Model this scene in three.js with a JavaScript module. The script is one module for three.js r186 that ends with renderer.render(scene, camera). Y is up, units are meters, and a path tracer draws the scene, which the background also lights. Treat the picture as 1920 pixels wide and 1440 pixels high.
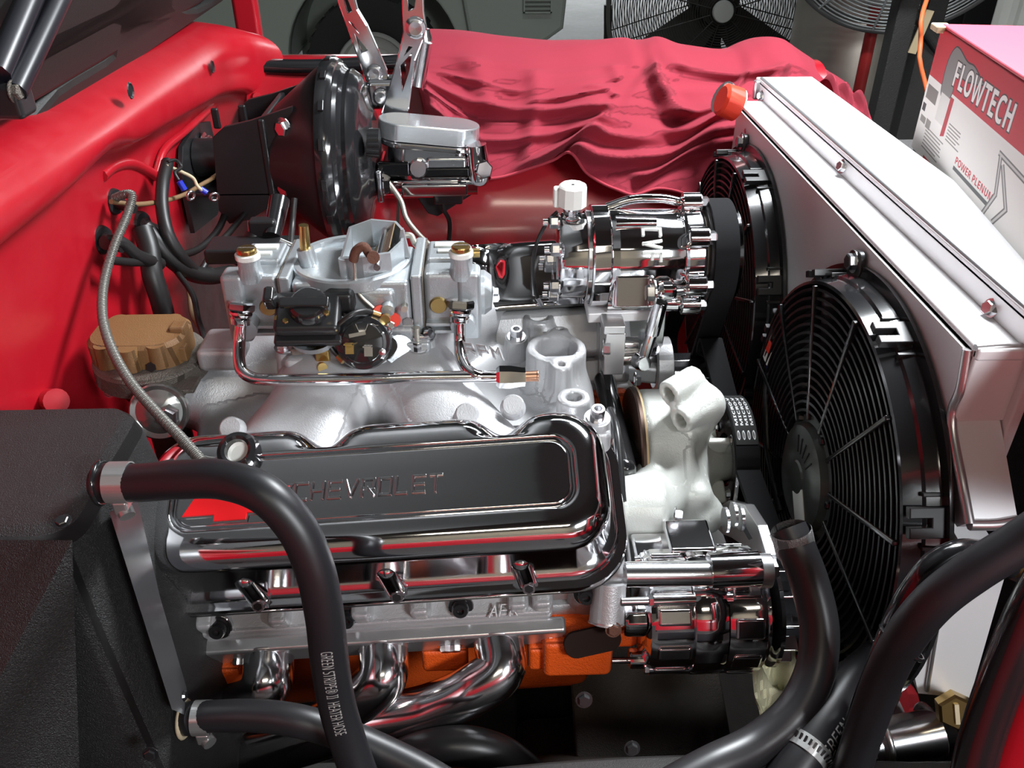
import * as THREE from 'three';
import { RoundedBoxGeometry } from 'three/addons/geometries/RoundedBoxGeometry.js';
import { mergeGeometries, mergeVertices, toCreasedNormals } from 'three/addons/utils/BufferGeometryUtils.js';
import { RectAreaLightUniformsLib } from 'three/addons/lights/RectAreaLightUniformsLib.js';
import { ConvexGeometry } from 'three/addons/geometries/ConvexGeometry.js';

// ---------------------------------------------------------------- camera, sky, lights, exposure
const scene = new THREE.Scene();
const camera = new THREE.PerspectiveCamera(48.46, 4 / 3, 0.05, 60);
camera.position.set(0, 1.45, 0);
camera.rotation.order = 'YXZ';
camera.rotation.set(THREE.MathUtils.degToRad(-32.72), THREE.MathUtils.degToRad(-1.717), 0);
scene.add(camera);
scene.background = new THREE.Color(0.92, 0.97, 1.0).multiplyScalar(3.2);   // overcast daylight beyond the open shop door

const renderer = new THREE.WebGLRenderer({ antialias: true });
renderer.toneMapping = THREE.LinearToneMapping;
renderer.toneMappingExposure = 1.0;
renderer.shadowMap.enabled = true;
RectAreaLightUniformsLib.init();

function areaLight(pos, target, w, h, color, intensity) {
  const l = new THREE.RectAreaLight(color, intensity, w, h);
  l.position.set(...pos); l.lookAt(...target); l.castShadow = true; scene.add(l);
  return l;
}
// two work lights hung either side of the radiator, and the shop's ceiling fittings (their housings are built with the room)
areaLight([0.72, 2.1, -1.35], [0.4, 0.9, -0.9], 0.5, 0.3, 0xf6fbff, 120);
areaLight([1.0, 1.95, 0.9], [0.35, 0.9, -0.6], 0.5, 0.3, 0xf6fbff, 76);
areaLight([0.0, 3.315, 1.9], [0.0, 0, 1.9], 1.2, 0.25, 0xfff4e2, 15);
areaLight([0.6, 3.315, -2.6], [0.6, 0, -2.6], 1.2, 0.25, 0xf4fbff, 14);
areaLight([-2.6, 3.315, -3.6], [-2.6, 0, -3.6], 1.2, 0.25, 0xf4fbff, 10);

// ---------------------------------------------------------------- helpers
let seed = 20240611;
const rnd = () => { seed = (seed * 1664525 + 1013904223) >>> 0; return seed / 4294967296; };
const D2R = Math.PI / 180;
const vec = (a) => a.isVector3 ? a.clone() : new THREE.Vector3(...a);
const add = (a, b) => [a[0] + b[0], a[1] + b[1], a[2] + b[2]];
const lerp3 = (a, b, t) => a.map((v, i) => v + (b[i] - v) * t);
function clean(g) {
  if (g.index) g = g.toNonIndexed();
  if (!g.attributes.normal) g.computeVertexNormals();
  if (!g.attributes.uv) g.setAttribute('uv', new THREE.BufferAttribute(new Float32Array(g.attributes.position.count * 2), 2));
  for (const k of Object.keys(g.attributes)) if (!['position', 'normal', 'uv'].includes(k)) g.deleteAttribute(k);
  g.morphAttributes = {};
  g.clearGroups();
  return g;
}
const merge = (gs) => { gs = [].concat(gs).map(clean); return gs.length === 1 ? gs[0] : mergeGeometries(gs, false); };
// texture coordinates in metres, laid on by the face's main direction
function metreUV(g) {
  const p = g.attributes.position, n = g.attributes.normal, uv = new Float32Array(p.count * 2);
  for (let i = 0; i < p.count; i++) {
    const ax = Math.abs(n.getX(i)), ay = Math.abs(n.getY(i)), az = Math.abs(n.getZ(i));
    const [u, v] = ax > ay && ax > az ? [p.getZ(i), p.getY(i)] : ay > az ? [p.getX(i), p.getZ(i)] : [p.getX(i), p.getY(i)];
    uv[2 * i] = u; uv[2 * i + 1] = v;
  }
  g.setAttribute('uv', new THREE.BufferAttribute(uv, 2));
  return g;
}
const tf = (g, m) => { g.applyMatrix4(m); return g; };
const mv = (g, x, y, z) => g.translate(x, y, z);
function basis(o, x, y, z) { return new THREE.Matrix4().makeBasis(vec(x), vec(y), vec(z)).setPosition(vec(o)); }
// frame whose local +Y points along dir
function along(o, dir, spin = 0) {
  const q = new THREE.Quaternion().setFromUnitVectors(new THREE.Vector3(0, 1, 0), vec(dir).normalize());
  q.multiply(new THREE.Quaternion().setFromAxisAngle(new THREE.Vector3(0, 1, 0), spin));
  return new THREE.Matrix4().compose(vec(o), q, new THREE.Vector3(1, 1, 1));
}
const pose = (x, y, z, rx = 0, ry = 0, rz = 0) => new THREE.Matrix4().compose(new THREE.Vector3(x, y, z), new THREE.Quaternion().setFromEuler(new THREE.Euler(rx, ry, rz)), new THREE.Vector3(1, 1, 1));
const box = (w, h, d, x = 0, y = 0, z = 0) => mv(new THREE.BoxGeometry(w, h, d), x, y, z);
const rbox = (w, h, d, r, x = 0, y = 0, z = 0, s = 2) => mv(new RoundedBoxGeometry(w, h, d, s, r), x, y, z);
function bar(a, b, r, r2 = r, seg = 16, open = false) {
  const A = vec(a), B = vec(b), d = B.clone().sub(A);
  return tf(new THREE.CylinderGeometry(r2, r, d.length(), seg, 1, open), along(A.clone().add(B).multiplyScalar(0.5), d));
}
function tube(pts, r, n = 0, rad = 12, closed = false) {
  const c = new THREE.CatmullRomCurve3(pts.map(vec), closed, 'centripetal');
  const g = new THREE.TubeGeometry(c, n || pts.length * 8, r, rad, closed);
  if (closed) return g;
  const caps = [0, 1].map((t) => tf(new THREE.CircleGeometry(r, rad), along(c.getPointAt(t), c.getTangentAt(t).multiplyScalar(t ? 1 : -1)).multiply(new THREE.Matrix4().makeRotationX(-Math.PI / 2))));
  return merge([g, ...caps]);
}
// turned part: profile of [radius, height] along dir from o
function turned(prof, o = [0, 0, 0], dir = [0, 1, 0], seg = 32) {
  const g = new THREE.LatheGeometry(prof.map(([r, h]) => new THREE.Vector2(Math.max(r, 1e-5), h)), seg);
  return tf(toCreasedNormals(clean(g), 0.6), along(o, dir));
}
const poly = (pts) => { const s = new THREE.Shape(); pts.forEach(([x, y], i) => i ? s.lineTo(x, y) : s.moveTo(x, y)); s.closePath(); return s; };
function roundRect(w, h, r, cx = 0, cy = 0) {
  const s = new THREE.Shape(), x0 = cx - w / 2, y0 = cy - h / 2, x1 = cx + w / 2, y1 = cy + h / 2;
  s.moveTo(x0 + r, y0); s.lineTo(x1 - r, y0); s.absarc(x1 - r, y0 + r, r, -Math.PI / 2, 0); s.lineTo(x1, y1 - r); s.absarc(x1 - r, y1 - r, r, 0, Math.PI / 2);
  s.lineTo(x0 + r, y1); s.absarc(x0 + r, y1 - r, r, Math.PI / 2, Math.PI); s.lineTo(x0, y0 + r); s.absarc(x0 + r, y0 + r, r, Math.PI, 1.5 * Math.PI);
  return s;
}
const circle = (r, x = 0, y = 0) => { const p = new THREE.Path(); p.absarc(x, y, r, 0, 2 * Math.PI); return p; };
const disc = (r, x = 0, y = 0) => { const p = new THREE.Shape(); p.absarc(x, y, r, 0, 2 * Math.PI); return p; };
// plate cut from a shape in XY, thickness along +Z
function plate(shape, t, bevel = 0, seg = 10) {
  const g = new THREE.ExtrudeGeometry(shape, { depth: Math.max(t - 2 * bevel, 1e-4), bevelEnabled: bevel > 0, bevelThickness: bevel, bevelSize: bevel, bevelOffset: -bevel, bevelSegments: 2, curveSegments: seg });
  return mv(g, 0, 0, bevel);
}
// hexagon headed bolt with washer standing on o along dir
function bolt(o, dir, r, h = r * 0.9, washer = true, socket = false) {
  const gs = [turned([[0, h], [r * 0.86, h], [r, h * 0.82], [r, 0]], [0, 0, 0], [0, 1, 0], 6)];
  if (socket) gs[0] = turned([[0, h * 0.45], [r * 0.5, h * 0.45], [r * 0.5, h], [r * 0.9, h], [r, h * 0.9], [r, 0]], [0, 0, 0], [0, 1, 0], 16);
  if (washer) gs.push(turned([[r * 1.38, 0], [r * 1.38, h * 0.16], [r * 0.5, h * 0.18]], [0, 0, 0], [0, 1, 0], 18));
  return tf(merge(gs), along(o, dir));
}
// surface of a signed distance field, with smooth normals
function meshField(f, lo, hi, cell) {
  const n = lo.map((v, i) => Math.ceil((hi[i] - v) / cell) + 1), id = (i, j, k) => i + n[0] * (j + n[1] * k);
  const F = new Float32Array(n[0] * n[1] * n[2]);
  for (let k = 0; k < n[2]; k++) for (let j = 0; j < n[1]; j++) for (let i = 0; i < n[0]; i++) F[id(i, j, k)] = f(lo[0] + i * cell, lo[1] + j * cell, lo[2] + k * cell);
  const map = new Int32Array(F.length).fill(-1), P = [], idx = [];
  for (let k = 0; k < n[2] - 1; k++) for (let j = 0; j < n[1] - 1; j++) for (let i = 0; i < n[0] - 1; i++) {
    let c = 0, x = 0, y = 0, z = 0, m = 0;
    const v = [];
    for (let q = 0; q < 8; q++) { const s = F[id(i + (q & 1), j + (q >> 1 & 1), k + (q >> 2))]; v.push(s); if (s < 0) m |= 1 << q; }
    if (m === 0 || m === 255) continue;
    for (const [a, b] of [[0, 1], [2, 3], [4, 5], [6, 7], [0, 2], [1, 3], [4, 6], [5, 7], [0, 4], [1, 5], [2, 6], [3, 7]]) {
      if ((v[a] < 0) === (v[b] < 0)) continue;
      const t = v[a] / (v[a] - v[b]);
      x += (a & 1) + t * ((b & 1) - (a & 1)); y += (a >> 1 & 1) + t * ((b >> 1 & 1) - (a >> 1 & 1)); z += (a >> 2) + t * ((b >> 2) - (a >> 2)); c++;
    }
    map[id(i, j, k)] = P.length / 3;
    P.push(lo[0] + (i + x / c) * cell, lo[1] + (j + y / c) * cell, lo[2] + (k + z / c) * cell);
  }
  const st = [1, n[0], n[0] * n[1]];
  for (let k = 1; k < n[2] - 1; k++) for (let j = 1; j < n[1] - 1; j++) for (let i = 1; i < n[0] - 1; i++) {
    const o = id(i, j, k);
    for (let a = 0; a < 3; a++) {
      const s0 = F[o] < 0, s1 = F[o + st[a]] < 0;
      if (s0 === s1) continue;
      const u = st[(a + 1) % 3], w = st[(a + 2) % 3], q = [map[o - u - w], map[o - w], map[o], map[o - u]];
      if (q.some((e) => e < 0)) continue;
      s0 ? idx.push(q[0], q[1], q[2], q[0], q[2], q[3]) : idx.push(q[0], q[2], q[1], q[0], q[3], q[2]);
    }
  }
  const g = new THREE.BufferGeometry(), N = new Float32Array(P.length), e = cell * 0.6;
  for (let i = 0; i < P.length; i += 3) {
    const [x, y, z] = [P[i], P[i + 1], P[i + 2]];
    const d = [f(x + e, y, z) - f(x - e, y, z), f(x, y + e, z) - f(x, y - e, z), f(x, y, z + e) - f(x, y, z - e)], l = Math.hypot(...d) || 1;
    for (let a = 0; a < 3; a++) N[i + a] = d[a] / l;
  }
  g.setAttribute('position', new THREE.BufferAttribute(new Float32Array(P), 3));
  g.setAttribute('normal', new THREE.BufferAttribute(N, 3));
  g.setIndex(idx);
  return clean(g);
}
const smin = (a, b, k) => { const h = Math.max(k - Math.abs(a - b), 0) / k; return Math.min(a, b) - h * h * k / 4; };
const smax = (a, b, k) => -smin(-a, -b, k);
const sdBox = (x, y, z, w, h, d, r = 0) => { const a = Math.abs(x) - w + r, b = Math.abs(y) - h + r, c = Math.abs(z) - d + r; return Math.hypot(Math.max(a, 0), Math.max(b, 0), Math.max(c, 0)) + Math.min(Math.max(a, b, c), 0) - r; };
function sdCap(x, y, z, a, b, ra, rb = ra) {
  const d = [b[0] - a[0], b[1] - a[1], b[2] - a[2]], p = [x - a[0], y - a[1], z - a[2]];
  const t = Math.min(1, Math.max(0, (p[0] * d[0] + p[1] * d[1] + p[2] * d[2]) / (d[0] * d[0] + d[1] * d[1] + d[2] * d[2])));
  return Math.hypot(p[0] - t * d[0], p[1] - t * d[1], p[2] - t * d[2]) - ra - (rb - ra) * t;
}
// flat ended cylinder from a to b
function sdCyl(x, y, z, a, b, r, rd = 0.002) {
  const d = [b[0] - a[0], b[1] - a[1], b[2] - a[2]], L = Math.hypot(...d), p = [x - a[0], y - a[1], z - a[2]];
  const t = (p[0] * d[0] + p[1] * d[1] + p[2] * d[2]) / L, q = Math.sqrt(Math.max(0, p[0] * p[0] + p[1] * p[1] + p[2] * p[2] - t * t));
  const u = q - r + rd, v = Math.abs(t - L / 2) - L / 2 + rd;
  return Math.hypot(Math.max(u, 0), Math.max(v, 0)) + Math.min(Math.max(u, v), 0) - rd;
}
// smooth sheet through a grid of points, rows x columns, with thickness
function sheet(rows, thick = 0, sub = 6) {
  const R = rows.length, C = rows[0].length;
  const cr = rows.map((r) => new THREE.CatmullRomCurve3(r.map(vec), false, 'centripetal'));
  const U = (C - 1) * sub, W = (R - 1) * sub, P = [];
  const cols = [];
  for (let u = 0; u <= U; u++) cols.push(new THREE.CatmullRomCurve3(cr.map((c) => c.getPoint(u / U)), false, 'centripetal'));
  for (let w = 0; w <= W; w++) for (let u = 0; u <= U; u++) P.push(cols[u].getPoint(w / W));
  return grid(P, U, W, thick);
}
function grid(P, U, W, thick = 0) {
  const g = new THREE.BufferGeometry(), pos = [], uv = [], idx = [], s = U + 1;
  P.forEach((p, i) => { pos.push(p.x, p.y, p.z); uv.push((i % s) / U, Math.floor(i / s) / W); });
  for (let w = 0; w < W; w++) for (let u = 0; u < U; u++) { const a = w * s + u; idx.push(a, a + s, a + 1, a + 1, a + s, a + s + 1); }
  g.setAttribute('position', new THREE.Float32BufferAttribute(pos, 3)); g.setAttribute('uv', new THREE.Float32BufferAttribute(uv, 2)); g.setIndex(idx); g.computeVertexNormals();
  if (!thick) return g;
  const b = g.clone(), bp = b.attributes.position, n = g.attributes.normal;
  for (let i = 0; i < bp.count; i++) bp.setXYZ(i, bp.getX(i) - n.getX(i) * thick, bp.getY(i) - n.getY(i) * thick, bp.getZ(i) - n.getZ(i) * thick);
  const bi = idx.slice(); for (let i = 0; i < bi.length; i += 3) [bi[i], bi[i + 1]] = [bi[i + 1], bi[i]];
  b.setIndex(bi); b.computeVertexNormals();
  const rim = [], edge = [];
  for (let u = 0; u < U; u++) edge.push([u + 1, u], [W * s + u, W * s + u + 1]);
  for (let w = 0; w < W; w++) edge.push([w * s, (w + 1) * s], [(w + 1) * s + U, w * s + U]);
  for (const [a, c] of edge) { const v = (at, i) => [at.getX(i), at.getY(i), at.getZ(i)], q = [v(g.attributes.position, a), v(g.attributes.position, c), v(bp, c), v(bp, a)]; rim.push(...q[0], ...q[2], ...q[1], ...q[0], ...q[3], ...q[2]); }
  const e = new THREE.BufferGeometry(); e.setAttribute('position', new THREE.Float32BufferAttribute(rim, 3)); e.computeVertexNormals();
  return merge([g, b, e]);
}
// stack of outlines joined into a skin; each ring is a list of points, the last one closed with a flat cap when asked
function skin(rings, cap0 = false, cap1 = true, crease = 0.6) {
  const n = rings[0].length, tri = [];
  if (!crease) {   // one smooth surface
    const g = new THREE.BufferGeometry(), idx = [], L = rings.length;
    for (let k = 0; k < L - 1; k++) for (let i = 0; i < n; i++) { const j = (i + 1) % n; idx.push(k * n + i, k * n + j, (k + 1) * n + i, k * n + j, (k + 1) * n + j, (k + 1) * n + i); }
    const pos = rings.flat(2);
    if (cap1) { const c = L * n; pos.push(...rings[L - 1].reduce((s, p) => add(s, p.map((v) => v / n)), [0, 0, 0])); for (let i = 0; i < n; i++) idx.push((L - 1) * n + i, (L - 1) * n + (i + 1) % n, c); }
    g.setAttribute('position', new THREE.Float32BufferAttribute(pos, 3)); g.setIndex(idx); g.computeVertexNormals();
    return clean(g);
  }
  const T = (a, b, c) => tri.push(...a, ...b, ...c);
  for (let k = 0; k < rings.length - 1; k++) for (let i = 0; i < n; i++) { const j = (i + 1) % n; T(rings[k][i], rings[k][j], rings[k + 1][i]); T(rings[k][j], rings[k + 1][j], rings[k + 1][i]); }
  const mid = (r) => r.reduce((s, p) => add(s, p.map((v) => v / n)), [0, 0, 0]);
  if (cap1) { const r = rings[rings.length - 1], m = mid(r); for (let i = 0; i < n; i++) T(r[i], r[(i + 1) % n], m); }
  if (cap0) { const r = rings[0], m = mid(r); for (let i = 0; i < n; i++) T(r[(i + 1) % n], r[i], m); }
  const g = new THREE.BufferGeometry(); g.setAttribute('position', new THREE.Float32BufferAttribute(tri, 3));
  return clean(toCreasedNormals(g, crease));
}
// outline of a rounded rectangle in the XZ plane at height y
function outline(a, b, r, y, m = 8, side = 10, warp = null) {
  const o = [];
  const line = (x0, z0, x1, z1) => { for (let i = 0; i < side; i++) o.push([x0 + (x1 - x0) * i / side, y, z0 + (z1 - z0) * i / side]); };
  const arc = (cx, cz, a0) => { for (let i = 0; i < m; i++) { const t = a0 + Math.PI / 2 * i / m; o.push([cx + r * Math.cos(t), y, cz - r * Math.sin(t)]); } };
  line(-a + r, b, a - r, b); arc(a - r, b - r, -Math.PI / 2); line(a, b - r, a, -b + r); arc(a - r, -b + r, 0);
  line(a - r, -b, -a + r, -b); arc(-a + r, -b + r, Math.PI / 2); line(-a, -b + r, -a, b - r); arc(-a + r, b - r, Math.PI);
  return warp ? o.map(warp) : o;
}

// ---------------------------------------------------------------- naming
const taken = new Map();
function numbered(name) { const k = taken.get(name) ?? 0; taken.set(name, k + 1); return k ? `${name}_${String(k).padStart(3, '0')}` : name; }
const origin = new WeakMap();
function tag(o, label, category, group) { Object.assign(o.userData, { label, category }); if (group) o.userData.group = group; return o; }
// a thing: a group standing at pos; its parts are given in world coordinates
function thing(name, label, category, pos = [0, 0, 0], group) {
  const o = new THREE.Group(); o.name = numbered(name); o.position.set(...pos); scene.add(o); origin.set(o, pos);
  return tag(o, label, category, group);
}
function structure(name) { const o = new THREE.Group(); o.name = name; o.userData.kind = 'structure'; scene.add(o); origin.set(o, [0, 0, 0]); return o; }
function part(parent, name, geos, mat, label) {
  const o = origin.get(parent), g = metreOf(mat, merge(geos));
  if (o[0] || o[1] || o[2]) g.translate(-o[0], -o[1], -o[2]);
  const m = new THREE.Mesh(g, mat); m.name = name; m.castShadow = m.receiveShadow = true; parent.add(m); origin.set(m, o);
  if (label) m.userData.label = label;
  return m;
}
const metreOf = (mat, g) => mat.userData.metres ? metreUV(g) : g;
function copyOf(src, pos, label, group) {
  const c = src.clone(); c.name = numbered(src.name.replace(/_\d{3}$/, '')); c.position.set(...pos); scene.add(c);
  c.userData = { ...src.userData }; if (label) c.userData.label = label; if (group) c.userData.group = group;
  return c;
}

// ---------------------------------------------------------------- textures and materials
function noiseTexture(size, layers, lo, hi, repeat, gain = 1) {
  const v = new Float32Array(size * size);
  for (const [cells, amp] of layers) {
    const r = new Float32Array(cells * cells).map(rnd);
    for (let y = 0; y < size; y++) for (let x = 0; x < size; x++) {
      const fx = x / size * cells, fy = y / size * cells, i = Math.floor(fx), j = Math.floor(fy), s = (t) => t * t * (3 - 2 * t), u = s(fx - i), w = s(fy - j);
      const q = (a, b) => r[(a % cells) + cells * (b % cells)];
      v[y * size + x] += amp * ((q(i, j) * (1 - u) + q(i + 1, j) * u) * (1 - w) + (q(i, j + 1) * (1 - u) + q(i + 1, j + 1) * u) * w);
    }
  }
  const tot = layers.reduce((s, l) => s + l[1], 0), d = new Uint8Array(size * size * 4);
  v.forEach((e, i) => { const t = Math.min(1, Math.max(0, (e / tot - 0.5) * gain + 0.5)); for (let c = 0; c < 3; c++) d[4 * i + c] = 255 * (lo[c] + (hi[c] - lo[c]) * t); d[4 * i + 3] = 255; });
  const t = new THREE.DataTexture(d, size, size); t.wrapS = t.wrapT = THREE.RepeatWrapping; t.magFilter = THREE.LinearFilter; t.minFilter = THREE.LinearMipmapLinearFilter; t.generateMipmaps = true;
  t.repeat.set(repeat, repeat); t.needsUpdate = true;
  return t;
}
const g3 = (v) => [v, v, v];
const grain = noiseTexture(256, [[128, 1], [64, 0.8], [24, 0.5]], g3(0), g3(1), 14, 1.6);
const fine = noiseTexture(256, [[128, 1], [40, 0.4]], g3(0), g3(1), 25, 1.4);
const smudge = noiseTexture(256, [[8, 1], [20, 0.7], [64, 0.4]], g3(0.72), g3(1), 5, 2);
const weave = (() => {
  const s = 128, d = new Uint8Array(s * s * 4);
  for (let y = 0; y < s; y++) for (let x = 0; x < s; x++) { const v = 120 + 60 * Math.sin(x * Math.PI / 4) * Math.cos(y * Math.PI / 4) + 60 * (rnd() - 0.5); d.set([v, v, v, 255], 4 * (y * s + x)); }
  const t = new THREE.DataTexture(d, s, s); t.wrapS = t.wrapT = THREE.RepeatWrapping; t.magFilter = THREE.LinearFilter; t.repeat.set(30, 30); t.needsUpdate = true; return t;
})();
const col = (r, g, b) => new THREE.Color().setRGB(r, g, b);
function mat(c, roughness, metalness = 0, extra = {}) {
  const { metres, ...e } = extra;
  const m = new THREE.MeshPhysicalMaterial({ color: col(...c), roughness, metalness, side: THREE.DoubleSide, ...e });
  m.userData.metres = !!metres || !!(e.bumpMap || e.map || e.roughnessMap);
  return m;
}
const M = {
  chrome: mat([0.84, 0.84, 0.86], 0.07, 1),
  satinChrome: mat([0.72, 0.73, 0.74], 0.2, 1),
  bolt: mat([0.7, 0.7, 0.72], 0.22, 1),
  polished: mat([0.78, 0.78, 0.8], 0.14, 1),
  cast: mat([0.5, 0.5, 0.51], 0.46, 0.55, { bumpMap: grain, bumpScale: 0.00018 }),
  carbCast: mat([0.45, 0.48, 0.5], 0.38, 0.65, { bumpMap: grain, bumpScale: 0.00012 }),
  pumpCast: mat([0.68, 0.7, 0.66], 0.45, 0.4, { bumpMap: grain, bumpScale: 0.00018 }),
  machined: mat([0.7, 0.7, 0.71], 0.28, 0.9),
  aluminium: mat([0.8, 0.79, 0.8], 0.4, 0.3),
  weld: mat([0.62, 0.6, 0.6], 0.3, 0.9),
  brass: mat([0.6, 0.42, 0.16], 0.28, 1),
  copper: mat([0.7, 0.38, 0.25], 0.3, 1),
  zinc: mat([0.5, 0.48, 0.42], 0.4, 0.9),
  dirtySteel: mat([0.16, 0.14, 0.12], 0.6, 0.6, { bumpMap: grain, bumpScale: 0.0008 }),
  rust: mat([0.13, 0.05, 0.03], 0.7, 0.2, { bumpMap: grain, bumpScale: 0.0002 }),
  blackGloss: mat([0.012, 0.012, 0.013], 0.16, 0, { clearcoat: 0.6, clearcoatRoughness: 0.08 }),
  blackSatin: mat([0.014, 0.014, 0.015], 0.36, 0),
  blackPlastic: mat([0.012, 0.012, 0.013], 0.3, 0),
  blackChrome: mat([0.05, 0.05, 0.052], 0.14, 1),
  heaterBlack: mat([0.011, 0.011, 0.011], 0.5, 0, { bumpMap: fine, bumpScale: 0.0012 }),
  rubber: mat([0.014, 0.014, 0.016], 0.42),
  beltRubber: mat([0.006, 0.006, 0.007], 0.85, 0, { specularIntensity: 0.35 }),
  wire: mat([0.012, 0.011, 0.011], 0.45),
  brownWire: mat([0.2, 0.12, 0.06], 0.5),
  paleWire: mat([0.5, 0.42, 0.28], 0.5),
  greyCable: mat([0.17, 0.165, 0.15], 0.4, 0.5),
  blueVinyl: mat([0.015, 0.03, 0.42], 0.35),
  red: mat([0.4, 0.006, 0.015], 0.3, 0, { clearcoat: 1, clearcoatRoughness: 0.12 }),
  redDull: mat([0.4, 0.006, 0.015], 0.42, 0, { clearcoat: 0.5, clearcoatRoughness: 0.25, roughnessMap: smudge }),
  emblemRed: mat([0.75, 0.012, 0.016], 0.3),
  capRed: mat([0.75, 0.045, 0.02], 0.4),
  orange: mat([0.75, 0.1, 0.012], 0.42, 0, { bumpMap: grain, bumpScale: 0.0006 }),
  cloth: mat([0.23, 0.01, 0.026], 0.9, 0, { bumpMap: weave, bumpScale: 0.0006, sheen: 0.5, sheenColor: col(0.5, 0.1, 0.13), sheenRoughness: 0.5 }),
  tan: mat([0.2, 0.1, 0.035], 0.5, 0, { bumpMap: fine, bumpScale: 0.0004 }),
  white: mat([0.78, 0.78, 0.74], 0.45),
  offWhite: mat([0.62, 0.64, 0.6], 0.4),
  yellow: mat([0.6, 0.42, 0.03], 0.5),
  hoodBlack: mat([0.009, 0.01, 0.009], 0.55, 0, { bumpMap: fine, bumpScale: 0.0002 }),
  frame: mat([0.02, 0.019, 0.018], 0.6, 0, { bumpMap: grain, bumpScale: 0.0008 }),
  frameDirt: mat([0.06, 0.05, 0.042], 0.75, 0, { bumpMap: grain, bumpScale: 0.0012 }),
  clampSteel: mat([0.55, 0.56, 0.55], 0.35, 0.85),
  core: mat([0.3, 0.3, 0.3], 0.5, 0.8),
};

// ================================================================ the shop
const concrete = mat([0.42, 0.42, 0.41], 0.6, 0, { map: noiseTexture(512, [[6, 1], [18, 0.8], [60, 0.5], [200, 0.5]], g3(0.7), g3(1), 0.25, 1.8), bumpMap: grain, bumpScale: 0.001 });
const wallPaint = mat([0.62, 0.58, 0.48], 0.8, 0, { bumpMap: fine, bumpScale: 0.001 });
const wallDark = mat([0.12, 0.12, 0.11], 0.85, 0, { bumpMap: fine, bumpScale: 0.001 });
const ceilingPaint = mat([0.05, 0.05, 0.05], 0.9);
const floor = structure('floor'); part(floor, 'slab', box(12, 0.2, 26, 0, -0.1, -7), concrete);
const wallBack = structure('wall_back'); part(wallBack, 'panel', box(10.4, 3.6, 0.2, 0, 1.8, 2.9), wallPaint);
const wallLeft = structure('wall_left'); part(wallLeft, 'panel', box(0.2, 3.6, 14, -5.1, 1.8, -4.2), wallDark);
const wallRight = structure('wall_right'); part(wallRight, 'panel', box(0.2, 3.6, 14, 5.1, 1.8, -4.2), wallDark);
const wallFar = structure('wall_far');
part(wallFar, 'panel', [box(3.2, 3.6, 0.2, -3.5, 1.8, -11.1), box(1.6, 3.6, 0.2, 4.3, 1.8, -11.1), box(5.4, 0.5, 0.2, 0.8, 3.35, -11.1)], wallDark);
const doorFrame = structure('door_1');
part(doorFrame, 'jamb', box(0.08, 3.1, 0.26, -1.9, 1.55, -11.1), M.frame); part(doorFrame, 'jamb', box(0.08, 3.1, 0.26, 3.5, 1.55, -11.1), M.frame); part(doorFrame, 'lintel', box(5.4, 0.1, 0.26, 0.8, 3.1, -11.1), M.frame);
const ceiling = structure('ceiling'); part(ceiling, 'deck', box(10.4, 0.15, 14.4, 0, 3.5, -4.1), ceilingPaint);
const glow = new THREE.MeshStandardMaterial({ color: 0xffffff, emissive: 0xf4fbff, emissiveIntensity: 3 });
const glowWarm = new THREE.MeshStandardMaterial({ color: 0xffffff, emissive: 0xfff2dd, emissiveIntensity: 3 });
for (const [x, z, warm] of [[0, 1.9, 1], [0.6, -2.6, 0], [-2.6, -3.6, 0]]) {
  const f = thing('ceiling_light', warm ? 'warm white ceiling fitting over the aisle beside the car' : x > 0 ? 'cool white ceiling fitting over the drum fan' : 'cool white ceiling fitting over the parked pickup', 'lamp', [x, 3.425, z], 'ceiling fittings');
  part(f, 'housing', rbox(1.3, 0.09, 0.32, 0.01, x, 3.375, z), M.white);
  part(f, 'diffuser', box(1.2, 0.01, 0.25, x, 3.326, z), warm ? glowWarm : glow);
}
for (const [p, q, label] of [[[0.72, 2.1, -1.35], [0.4, 0.9, -0.9], 'bright square work light hung over the cardboard box'], [[1.0, 1.95, 0.9], [0.35, 0.9, -0.6], 'dimmer square work light hung beside the near fender']]) {
  const up = vec(p).sub(vec(q)).normalize().multiplyScalar(0.008).add(vec(p)), w = thing('work_light', label, 'lamp', up.toArray());
  const m = new THREE.Matrix4().lookAt(vec(p), vec(q), vec([0, 1, 0])).setPosition(up);
  part(w, 'housing', tf(rbox(0.56, 0.36, 0.05, 0.01, 0, 0, 0.035), m), M.blackSatin);
  part(w, 'diffuser', tf(box(0.5, 0.3, 0.006, 0, 0, 0.006), m), glow);
  part(w, 'cord', bar([up.x, up.y + 0.03, up.z], [up.x, 3.425, up.z], 0.005), M.wire);
}

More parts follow.
